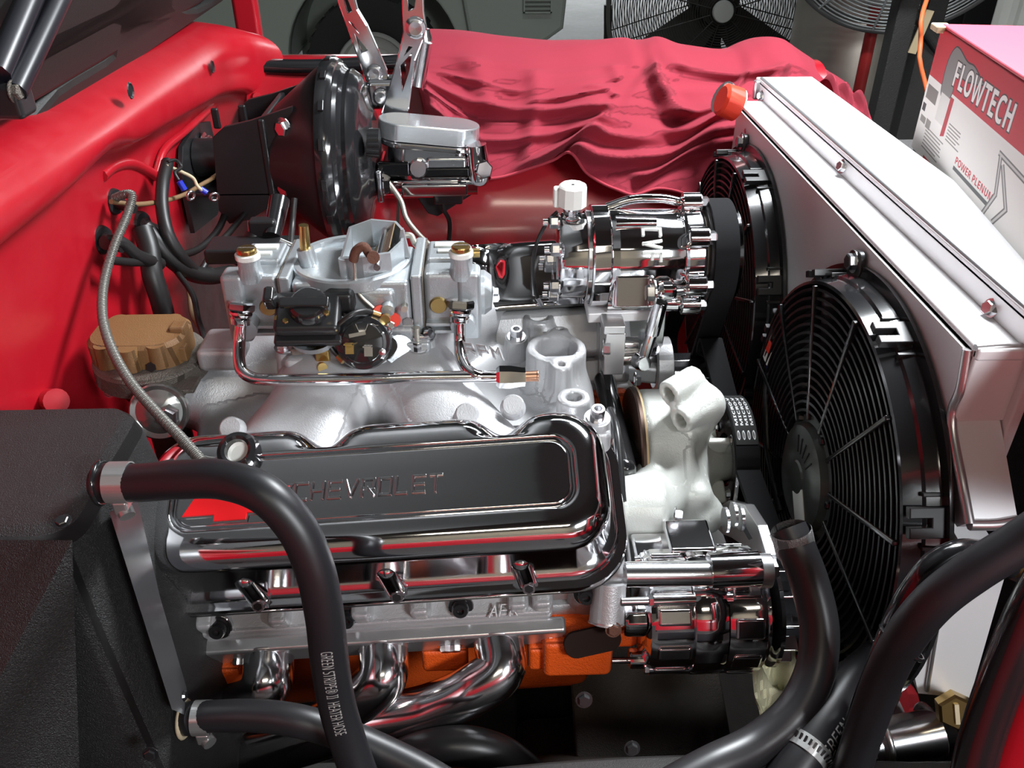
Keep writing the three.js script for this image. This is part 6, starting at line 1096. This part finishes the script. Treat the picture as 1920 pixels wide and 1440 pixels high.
// ================================================================ distributor
{
  const c = [-0.41, 0.93, -0.9], t = thing('distributor', 'brown capped distributor with steel vacuum canister behind the carburetor', 'distributor', [-0.41, 0.85, -0.9]);
  part(t, 'housing', turned([[0.062, 0.0], [0.066, -0.004], [0.066, -0.024], [0.05, -0.034], [0.035, -0.06], [0.03, -0.09]], [c[0], 0.925, c[2]], [0.03, 1, 0.0], 48), M.dirtySteel);
  part(t, 'base_plate', turned([[0, 0.002], [0.06, 0.002], [0.064, 0.0]], [c[0], 0.925, c[2]], [0.03, 1, 0.0], 48), M.dirtySteel);
  const cap = part(t, 'cap', [skin([outline(0.056, 0.042, 0.03, 0.925, 8, 4).map((p) => [p[0] + c[0] - 0.006, p[1], p[2] + c[2]]), outline(0.056, 0.042, 0.03, 0.952, 8, 4).map((p) => [p[0] + c[0] - 0.006, p[1], p[2] + c[2]]), outline(0.052, 0.038, 0.028, 0.957, 8, 4).map((p) => [p[0] + c[0] - 0.006, p[1], p[2] + c[2]]), outline(0.03, 0.02, 0.015, 0.959, 8, 4).map((p) => [p[0] + c[0] - 0.006, p[1], p[2] + c[2]])], true, true, 0.5)], M.tan, 'brown plastic cap');
  for (const [dx, dz, r] of [[-0.03, 0.034, 0.012], [0.0, 0.042, 0.012], [0.03, 0.034, 0.012], [-0.035, -0.03, 0.012], [0.03, -0.03, 0.012]]) part(cap, 'tower', bar([c[0] - 0.006 + dx, 0.928, c[2] + dz], [c[0] - 0.006 + dx, 0.956, c[2] + dz], r, r * 0.9, 16), M.tan);
  part(cap, 'terminal_block', [rbox(0.018, 0.03, 0.02, 0.003, ...[-0.3691, 0.9487, -0.9]), rbox(0.03, 0.014, 0.018, 0.003, ...[-0.3785, 0.9401, -0.9]), rbox(0.014, 0.02, 0.014, 0.003, ...[-0.3632, 0.9368, -0.88])], M.tan);
  part(cap, 'rotor_window', bolt([-0.3925, 0.932, -0.855], [0, 0.3, 1], 0.006, 0.002, false), M.wire);
  const v = [-0.3792, 0.8962, -0.815], vd = vec([0.1, 0.35, 0.93]).normalize().toArray();
  const can = part(t, 'vacuum_canister', turned([[0, 0.01], [0.008, 0.009], [0.02, 0.002], [0.026, 0.0], [0.031, 0.003], [0.033, 0.001], [0.0325, -0.008], [0.02, -0.02], [0, -0.022]], v, vd, 48), mat([0.45, 0.46, 0.44], 0.28, 0.9), 'round steel vacuum canister');
  part(can, 'hex_nipple', [turned([[0, 0.022], [0.009, 0.021], [0.0125, 0.016], [0.0125, 0.004]], add(v, [0.012, -0.003, 0]), vd, 6), bar(add(v, [0.014, 0, 0.02]), add(v, [0.028, -0.006, 0.03]), 0.004)], M.bolt);
  part(t, 'canister_arm', [bar(add(v, [0, 0.005, -0.02]), [c[0] + 0.02, 0.92, c[2] + 0.04], 0.008), rbox(0.05, 0.006, 0.03, 0.002, ...[-0.3675, 0.9097, -0.85])], M.dirtySteel);
  part(t, 'clamp_screw', [bolt([-0.4492, 0.8984, -0.855], [0, 0.5, 1], 0.005, 0.004), bolt([-0.4207, 0.9063, -0.85], [0, 0.5, 1], 0.005, 0.004), bolt([-0.3745, 0.9198, -0.86], [0, 1, 0.3], 0.005, 0.005)], M.bolt);
  part(t, 'shaft', bar([c[0], 0.7, c[2]], [c[0], 0.86, c[2]], 0.025), M.dirtySteel);
}

// ================================================================ heater box, hoses and wiring
{
  const t = thing('heater_box', 'large black plastic heater box at the firewall', 'heater box', [-0.6, 0.5, -0.58]);
  const rg = (y, x1, z1, r) => outline(0.5, 0.5, 0.2, y, 8, 6).map(([x, , z]) => { const u = (x + 0.5), w = z + 0.5; return [-0.95 + u * (x1 + 0.95), y + 0.0, -0.69 + w * (z1 + 0.69)]; });
  const rr = []; const R = (y, x1, z1, c) => { const a = (x1 + 0.95) / 2, b = (z1 + 0.69) / 2; rr.push(outline(a, b, c, y, 8, 8).map(([x, yy, z]) => [x - 0.95 + a, yy, z - 0.69 + b])); };
  R(0.55, -0.275, -0.43, 0.03); R(0.7, -0.292, -0.455, 0.03); R(0.9, -0.318, -0.49, 0.03); R(0.955, -0.327, -0.502, 0.03); R(0.972, -0.331, -0.508, 0.028); R(0.982, -0.338, -0.516, 0.024); R(0.986, -0.348, -0.526, 0.018);
  part(t, 'case', skin(rr, false, true, 0.7), M.heaterBlack);
  // faceted bulge on the near side
  part(t, 'front_bulge', new ConvexGeometry([[-0.4184, 0.9872, -0.508], [-0.3255, 0.9915, -0.5], [-0.4099, 0.8603, -0.405], [-0.3565, 0.7676, -0.44], [-0.4268, 0.8187, -0.41], [-0.4806, 0.8837, -0.56], [-0.3732, 0.8907, -0.55], [-0.4213, 0.6436, -0.52]].map(vec)), M.heaterBlack);
  const fl = part(t, 'flange', [skin([[[-0.315, 0.9821, -0.5432], [-0.315, 0.9526, -0.5911], [-0.3, 0.8741, -0.5509], [-0.288, 0.7808, -0.5255], [-0.285, 0.7739, -0.5018], [-0.285, 0.8032, -0.4858], [-0.3, 0.8997, -0.5147]], [[-0.323, 0.9702, -0.557], [-0.323, 0.94, -0.6061], [-0.308, 0.8588, -0.5655], [-0.296, 0.7623, -0.5401], [-0.293, 0.7549, -0.5159], [-0.293, 0.7851, -0.4994], [-0.308, 0.8851, -0.5284]]], true, true, 0.3)], mat([0.03, 0.03, 0.032], 0.34));
  part(fl, 'rivet', turned([[0, 0.003], [0.004, 0.002], [0.005, 0]], [-0.287, 0.783, -0.5151], [1, 0, 0], 12), M.blackGloss);
  for (const [a, b, r] of [[[-0.3233, 0.9995, -0.56], [-0.3053, 1.0032, -0.555], 0.0165], [[-0.2938, 0.7498, -0.515], [-0.2784, 0.7576, -0.51], 0.0155]]) { const n = part(t, 'outlet_nipple', bar(a, b, r, r, 24), M.blackSatin); part(n, 'seal', tf(new THREE.TorusGeometry(r + 0.001, 0.0025, 6, 24), along(a, [1, 0, 0]).multiply(new THREE.Matrix4().makeRotationX(Math.PI / 2))), r < 0.016 ? M.paleWire : M.blackGloss); }
  part(t, 'screw', bolt([-0.334, 1.0019, -0.51], [0, 1, 0.2], 0.005, 0.003), M.blackGloss); part(t, 'screw', bolt([-0.288, 0.8067, -0.44], [0, 0.3, 1], 0.005, 0.003), M.blackGloss);
}
// black rubber with a line of pale print: start is the place along the hose, stretch makes up for the hose's length
function printedRubber(text, start, size, stretch, row, turn = 0) {
  const cv = document.createElement('canvas'); cv.width = 2048; cv.height = 256; const g = cv.getContext('2d');
  g.fillStyle = '#1b1b1e'; g.fillRect(0, 0, 2048, 256); g.fillStyle = '#a4a4a0'; g.font = `${size}px sans-serif`;
  g.translate(start * 2048, row); g.scale(stretch, 1); g.fillText(text, 0, 0);
  const t = new THREE.CanvasTexture(cv); t.colorSpace = THREE.SRGBColorSpace; t.wrapS = t.wrapT = THREE.RepeatWrapping; t.offset.y = turn;
  return new THREE.MeshPhysicalMaterial({ map: t, roughness: 0.4, side: THREE.DoubleSide });
}
function hoseClamp(parent, c, dir, r, w, tail, mt = M.clampSteel) {
  const k = part(parent, 'clamp_band', turned([[r, -w / 2], [r + 0.0012, -w / 2], [r + 0.0012, w / 2], [r, w / 2]], c, dir, 40), mt);
  part(k, 'clamp_screw', [bar(add(c, [0, -r - 0.006, 0.006]), add(c, tail), 0.0065, 0.0065, 14), rbox(0.012, 0.014, 0.01, 0.002, ...add(c, [0, -r - 0.002, 0.008]))], mt);
}
{
  const t = thing('heater_hose', 'thick black heater hose arching over the lettered valve cover', 'hose', [-0.3026, 1.0072, -0.55]);
  part(t, 'hose', tube([[-0.3109, 1.0033, -0.555], [-0.2876, 1.0068, -0.55], [-0.2481, 1.0173, -0.54], [-0.2106, 1.024, -0.53], [-0.1765, 1.0216, -0.515], [-0.1542, 0.9977, -0.505], [-0.1422, 0.9643, -0.495], [-0.1375, 0.9206, -0.485], [-0.137, 0.8744, -0.475], [-0.1339, 0.8253, -0.465], [-0.1234, 0.776, -0.45], [-0.1085, 0.732, -0.43]], 0.0158, 160, 28), printedRubber('GREEN STRIPE\u00ae II  HEATER HOSE', 0.62, 34, 0.76, 50));
  hoseClamp(t, [-0.3042, 1.0048, -0.553], [1, 0, 0], 0.0162, 0.017, [0.004, -0.026, 0.012]);
}
{
  const t = thing('heater_hose', 'lower black heater hose running past the exhaust header tubes', 'hose', [-0.2735, 0.7574, -0.51]);
  part(t, 'hose', tube([[-0.2856, 0.7544, -0.512], [-0.2623, 0.7621, -0.508], [-0.2195, 0.7721, -0.5], [-0.1783, 0.7765, -0.49], [-0.1406, 0.7633, -0.485], [-0.1022, 0.7494, -0.475], [-0.0632, 0.7383, -0.46], [-0.0248, 0.7276, -0.44]], 0.0145, 100, 24), M.rubber);
  hoseClamp(t, [-0.2735, 0.7574, -0.51], [1, 0, 0], 0.0148, 0.015, [0.006, -0.022, 0.012]);
}
{
  const t = thing('radiator_hose', 'curved black hose hanging in front of the radiator fan by the alternator', 'hose', [0.2758, 0.8975, -0.55]);
  part(t, 'hose', tube([[0.2749, 0.9059, -0.59], [0.2816, 0.893, -0.575], [0.2934, 0.8648, -0.555], [0.2988, 0.8355, -0.53], [0.2919, 0.8074, -0.505], [0.2696, 0.7847, -0.48], [0.2327, 0.7685, -0.46], [0.1855, 0.7656, -0.44], [0.1403, 0.7603, -0.42]], 0.0178, 120, 28), mat([0.02, 0.02, 0.022], 0.36));
  part(t, 'grey_tape', turned([[0.0182, -0.012], [0.0187, -0.011], [0.0187, 0.012], [0.0182, 0.013]], [0.2795, 0.8981, -0.581], [0.28, -0.9, 0.25], 32), mat([0.2, 0.2, 0.2], 0.55, 0, { bumpMap: grain, bumpScale: 0.001 }));
}
{
  const t = thing('heater_hose', 'black hose with printed lettering and slotted steel clamp near the radiator outlet', 'hose', [0.3087, 0.7439, -0.5]);
  part(t, 'hose', tube([[0.2293, 0.7325, -0.41], [0.2501, 0.7546, -0.43], [0.2764, 0.77, -0.455], [0.3022, 0.7796, -0.48], [0.3343, 0.7845, -0.51], [0.3724, 0.7802, -0.54]], 0.0195, 80, 28), printedRubber('GREEN STRIPE\u00ae II', 0.36, 38, 3.2, 142, 0.5));
  const c = [0.2746, 0.7684, -0.453], d = vec([0.2501, 0.7546, -0.43]).sub(vec([0.3022, 0.7796, -0.48])).normalize().toArray();
  const k = part(t, 'clamp_band', turned([[0.0198, -0.007], [0.021, -0.007], [0.021, 0.007], [0.0198, 0.007]], c, d, 40), M.clampSteel);
  const m = along(c, d); for (let i = 0; i < 30; i++) { const a = i / 30 * 2 * Math.PI; part(k, 'slot', tf(box(0.0012, 0.008, 0.002), m.clone().multiply(pose(0.021 * Math.cos(a), 0, 0.021 * Math.sin(a), 0, -a, 0.35))), M.blackSatin); }
}
{
  const t = thing('cooler_hose', 'thick black hose crossing in front of the radiator end', 'hose', [0.3231, 0.9432, -0.44]);
  part(t, 'hose', tube([[0.3967, 1.0514, -0.44], [0.3764, 1.0269, -0.44], [0.3517, 0.9998, -0.44], [0.3305, 0.969, -0.44], [0.3178, 0.9315, -0.44], [0.3123, 0.8847, -0.44], [0.3082, 0.8376, -0.435], [0.3056, 0.7906, -0.43], [0.3027, 0.7444, -0.42]], 0.0152, 110, 24), M.rubber);
  part(t, 'zip_tie', tf(new THREE.TorusGeometry(0.0185, 0.0018, 6, 28), along([0.3195, 0.9164, -0.445], [-0.5, -0.7, 0.2]).multiply(new THREE.Matrix4().makeRotationX(Math.PI / 2))), M.blackGloss);
}
{
  const t = thing('cooler_hose', 'thinner black hose bound to the thick one, ending at a brass fitting', 'hose', [0.3283, 0.94, -0.47]);
  part(t, 'hose', tube([[0.4243, 0.9425, -0.5], [0.3958, 0.9639, -0.49], [0.3656, 0.9767, -0.48], [0.3453, 0.9685, -0.475], [0.3323, 0.9447, -0.47], [0.3246, 0.9119, -0.465], [0.3196, 0.8694, -0.46], [0.3145, 0.8134, -0.455], [0.3118, 0.7524, -0.45], [0.3072, 0.7112, -0.44]], 0.0112, 110, 20), M.blackGloss);
  const f = part(t, 'brass_fitting', [bar([0.414, 0.9441, -0.5], [0.4247, 0.9413, -0.5], 0.011, 0.011, 6), bar([0.4247, 0.9413, -0.5], [0.4385, 0.9353, -0.502], 0.007)], M.brass, 'brass hose fitting');
  part(f, 'elbow', tube([[0.4363, 0.9365, -0.502], [0.448, 0.9295, -0.505], [0.4678, 0.9061, -0.51]], 0.011, 16, 14), M.blackSatin);
}
// rags lying in the bottom of the bay
function rag(name, label, q, w, d, mt, amp, seedA) {
  const t = thing(name, label, 'rag', q), P = [];
  for (let j = 0; j <= 20; j++) for (let i = 0; i <= 20; i++) { const u = i / 20 - 0.5, v = j / 20 - 0.5; P.push(new THREE.Vector3(q[0] + u * w, q[1] + amp * (Math.sin(9 * u + seedA) * Math.cos(7 * v + seedA * 2) + 0.5 * Math.sin(15 * v - 8 * u)) + 0.3 * amp, q[2] + v * d)); }
  part(t, 'cloth', grid(P, 20, 20, 0.002), mt);
}
rag('shop_rag', 'crumpled red shop rag at the bottom of the bay behind the hoses', [0.435, 0.5835, -0.7], 0.12, 0.2, mat([0.42, 0.012, 0.02], 0.85, 0, { bumpMap: weave, bumpScale: 0.0005 }), 0.02, 1);
rag('shop_rag', 'pale yellow shop rag below the alternator pulley', [0.3127, 0.6611, -0.6], 0.06, 0.12, mat([0.55, 0.52, 0.34], 0.85, 0, { bumpMap: weave, bumpScale: 0.0005 }), 0.014, 2);

// ---------------------------------------------------------------- firewall wiring
for (const [q, r, label] of [[[-0.494, 1.0432, -1.0945], 0.0175, 'round black grommet where the brown wires leave the firewall'], [[-0.495, 0.9839, -1.1631], 0.0185, 'round black grommet feeding the thick taped loom'], [[-0.496, 1.0137, -1.0362], 0.019, 'black grommet lowest on the firewall with a short stub']]) {
  const t = thing('firewall_grommet', label, 'grommet', q);
  part(t, 'body', turned([[0, 0.012], [r * 0.45, 0.012], [r * 0.55, 0.006], [r * 0.92, 0.005], [r, 0.002], [r, -0.004]], q, [1, 0, 0.25], 28), M.blackSatin);
  part(t, 'sleeve', bar(q, add(q, [0.03, -0.006, 0.012]), r * 0.5, r * 0.36, 16), M.blackSatin);
}
function cable(name, label, cat, pts, r, mt, n = 0) { const t = thing(name, label, cat, pts[Math.floor(pts.length / 2)]); part(t, 'cable', tube(pts, r, n || pts.length * 12, 10), mt); return t; }
cable('wire_loom', 'upright black loom with cut end beside the yellow wire', 'loom', [[-0.46, 1.0537, -1.221], [-0.455, 1.0391, -1.1727], [-0.45, 1.0168, -1.1386], [-0.44, 0.9884, -1.1121], [-0.43, 0.9564, -1.1123], [-0.42, 0.9168, -1.1387], [-0.41, 0.9072, -1.1605]], 0.0092, M.wire);
cable('wire_loom', 'thick taped black loom sloping down from the middle grommet', 'loom', [[-0.47, 1.0004, -1.1124], [-0.455, 0.979, -1.107], [-0.44, 0.9499, -1.1091], [-0.425, 0.9227, -1.1281], [-0.41, 0.9033, -1.1577], [-0.4, 0.8823, -1.2128]], 0.0125, M.wire);
cable('wire_loom', 'fat black loom hanging straight down behind the distributor', 'loom', [[-0.47, 0.9987, -1.1069], [-0.46, 0.9761, -1.0868], [-0.455, 0.95, -1.0663], [-0.45, 0.9172, -1.0592], [-0.45, 0.8841, -1.0592], [-0.45, 0.8519, -1.0558]], 0.0145, M.wire);
cable('wire_loom', 'thin black cable swooping below the booster bracket', 'loom', [[-0.47, 1.0071, -0.9878], [-0.46, 0.9778, -1.0451], [-0.45, 0.9478, -1.1284], [-0.44, 0.9204, -1.2223], [-0.43, 0.9225, -1.3015], [-0.43, 0.9384, -1.3537], [-0.43, 0.9656, -1.3663]], 0.0055, M.wire);
cable('wire_loom', 'thin black cable running up to the right under the booster', 'loom', [[-0.42, 0.9145, -1.1454], [-0.41, 0.9293, -1.1912], [-0.4, 0.9323, -1.2656], [-0.395, 0.9334, -1.3418], [-0.39, 0.9465, -1.3677]], 0.0048, M.wire);
cable('wire_loom', 'short black stub leaving the lowest grommet', 'loom', [[-0.48, 1.0221, -1.0077], [-0.47, 1.0128, -1.029], [-0.46, 0.9862, -1.0468], [-0.45, 0.9563, -1.0867]], 0.009, M.wire);
{
  const t = thing('brown_wire', 'brown wire pair branching across the booster bracket', 'wire', [-0.44, 0.9925, -1.3036]);
  part(t, 'main_lead', tube([[-0.48, 1.0575, -1.0561], [-0.47, 1.0384, -1.0965], [-0.46, 1.0175, -1.1616], [-0.45, 1.0019, -1.2312], [-0.44, 0.9946, -1.3051], [-0.43, 0.986, -1.3672], [-0.4, 0.9842, -1.3741], [-0.36, 0.9737, -1.3618], [-0.32, 0.9579, -1.3444]], 0.0034, 90, 8), M.brownWire);
  part(t, 'branch_lead', tube([[-0.436, 0.9936, -1.33], [-0.43, 0.9924, -1.3719], [-0.425, 1.0013, -1.4071], [-0.42, 1.0138, -1.4244]], 0.003, 30, 8), M.brownWire);
  part(t, 'branch_terminal', rbox(0.008, 0.008, 0.006, 0.001, ...[-0.42, 1.0156, -1.4184]), M.white);
  part(t, 'end_plug', bar([-0.325, 0.9583, -1.3483], [-0.31, 0.9572, -1.3363], 0.005), M.brownWire);
}
{
  const t = thing('yellow_wire', 'short yellow wire with a blue ring terminal', 'wire', [-0.43, 1.0103, -1.2414]);
  part(t, 'lead', tube([[-0.455, 1.0556, -1.2011], [-0.45, 1.0337, -1.2403], [-0.44, 1.0188, -1.255], [-0.43, 1.0112, -1.2391], [-0.425, 1.0037, -1.2414]], 0.0026, 30, 8), M.paleWire);
  part(t, 'sleeve', bar([-0.428, 1.0065, -1.2429], [-0.42, 0.9996, -1.2434], 0.0045), M.blueVinyl);
  part(t, 'ring_terminal', tf(new THREE.TorusGeometry(0.0062, 0.0022, 6, 20), pose(...[-0.415, 0.9881, -1.2585], 0.3, 0.5, 0)), M.bolt);
}
{
  const t = thing('black_wire', 'short black wire hooked over the loom end with a blue ring terminal', 'wire', [-0.44, 1.0284, -1.2024]);
  part(t, 'lead', tube([[-0.455, 1.0587, -1.2082], [-0.45, 1.0543, -1.2287], [-0.445, 1.0448, -1.231], [-0.445, 1.0449, -1.2003], [-0.44, 1.0364, -1.1952]], 0.0026, 30, 8), M.wire);
  part(t, 'sleeve', bar([-0.44, 1.0345, -1.1964], [-0.435, 1.0218, -1.1962], 0.0045), M.blueVinyl);
  part(t, 'ring_terminal', tf(new THREE.TorusGeometry(0.0062, 0.0022, 6, 20), pose(...[-0.43, 1.0106, -1.2027], 0.3, 0.9, 0)), M.bolt);
}
{
  const pts = [[-0.48, 1.0575, -1.0674], [-0.46, 1.0668, -1.0572], [-0.4492, 1.0679, -1.05], [-0.4506, 1.053, -1.03], [-0.4559, 1.0288, -0.98], [-0.456, 1.0043, -0.93], [-0.4436, 0.9879, -0.88], [-0.425, 0.9753, -0.84], [-0.386, 0.9633, -0.78], [-0.3417, 0.952, -0.73], [-0.3063, 0.9489, -0.69], [-0.2794, 0.943, -0.66]];
  const t = thing('speedometer_cable', 'grey coil wound cable curving down past the distributor', 'cable', pts[6]);
  part(t, 'core', tube(pts, 0.0042, 160, 8), M.greyCable);
  const c = new THREE.CatmullRomCurve3(pts.map(vec), false, 'centripetal'), N = 1800, fr = c.computeFrenetFrames(N), H = [];
  for (let i = 0; i <= N; i++) { const a = i * 0.75, p = c.getPointAt(i / N); H.push(p.addScaledVector(fr.normals[i], 0.0045 * Math.cos(a)).addScaledVector(fr.binormals[i], 0.0045 * Math.sin(a))); }
  const path = new THREE.CurvePath(); path.getPoint = (u) => { const f = u * N, i = Math.min(N - 1, Math.floor(f)); return H[i].clone().lerp(H[i + 1], f - i); }; path.getPointAt = path.getPoint; path.getTangentAt = path.getTangent = (u) => path.getPoint(Math.min(1, u + 1e-4)).sub(path.getPoint(Math.max(0, u - 1e-4))).normalize();
  part(t, 'coil', new THREE.TubeGeometry(path, 3600, 0.0014, 4, false), M.greyCable);
}
cable('ignition_wire', 'thin dark wires running from the loom down to the intake', 'wire', [[-0.4716, 0.9483, -1.15], [-0.4333, 0.9336, -1.1], [-0.401, 0.9252, -1.05], [-0.382, 0.915, -1], [-0.3597, 0.9033, -0.95], [-0.3519, 0.8915, -0.93]], 0.004, M.wire);
cable('ignition_wire', 'brownish wire ending in a rusty spade by the distributor', 'wire', [[-0.4659, 0.9399, -1.15], [-0.4256, 0.917, -1.1], [-0.4081, 0.8967, -1.05], [-0.3701, 0.9021, -0.98], [-0.3472, 0.8992, -0.93], [-0.3399, 0.8817, -0.92]], 0.0032, M.brownWire);
{
  const t = thing('throttle_bracket', 'black cable bracket and lever behind the carburetor', 'bracket', [-0.2861, 1.0273, -1.05]);
  part(t, 'shaft', bar([-0.2776, 1.0409, -1.1], [-0.2821, 1.0088, -1.05], 0.014, 0.012, 20), M.blackGloss);
  part(t, 'lever', [bar([-0.3065, 1.0086, -1.06], [-0.3274, 0.9722, -1.04], 0.012), rbox(0.035, 0.03, 0.02, 0.004, ...[-0.2935, 1.0159, -1.06])], M.blackSatin);
  part(t, 'cable', tube([[-0.2528, 1.0503, -1.08], [-0.2557, 1.0229, -1.06], [-0.252, 1.0102, -1.02]], 0.004, 20, 8), M.wire);
  part(t, 'base', rbox(0.12, 0.02, 0.05, 0.004, ...[-0.2997, 1.0005, -1.03]), M.blackSatin);
}
cable('vacuum_hose', 'short black vacuum hose below the booster on the inner fender', 'hose', [[-0.2384, 0.9604, -1.35], [-0.2292, 0.9406, -1.33], [-0.2153, 0.9204, -1.3], [-0.2041, 0.9058, -1.28]], 0.007, M.wire);
cable('breather_gasket', 'flat black ring lying on the far valve cover', 'gasket', [[-0.0808, 0.9629, -1.12], [-0.0641, 0.9667, -1.12], [-0.0402, 0.964, -1.12]], 0.005, M.wire);

// things of one kind share a group
const groups = { valve_cover: 'valve covers', cylinder_head: 'cylinder heads', radiator_fan: 'electric radiator fans', heater_hose: 'heater hoses', cooler_hose: 'hoses at the radiator end', firewall_grommet: 'grommets in the firewall', wire_loom: 'black looms on the firewall', ignition_wire: 'wires behind the distributor', shop_rag: 'rags in the bay', work_light: 'work lights' };
for (const o of scene.children) { const k = groups[o.name.replace(/_\d{3}$/, '')]; if (k && o.userData.label) o.userData.group = k; }
renderer.render(scene, camera);
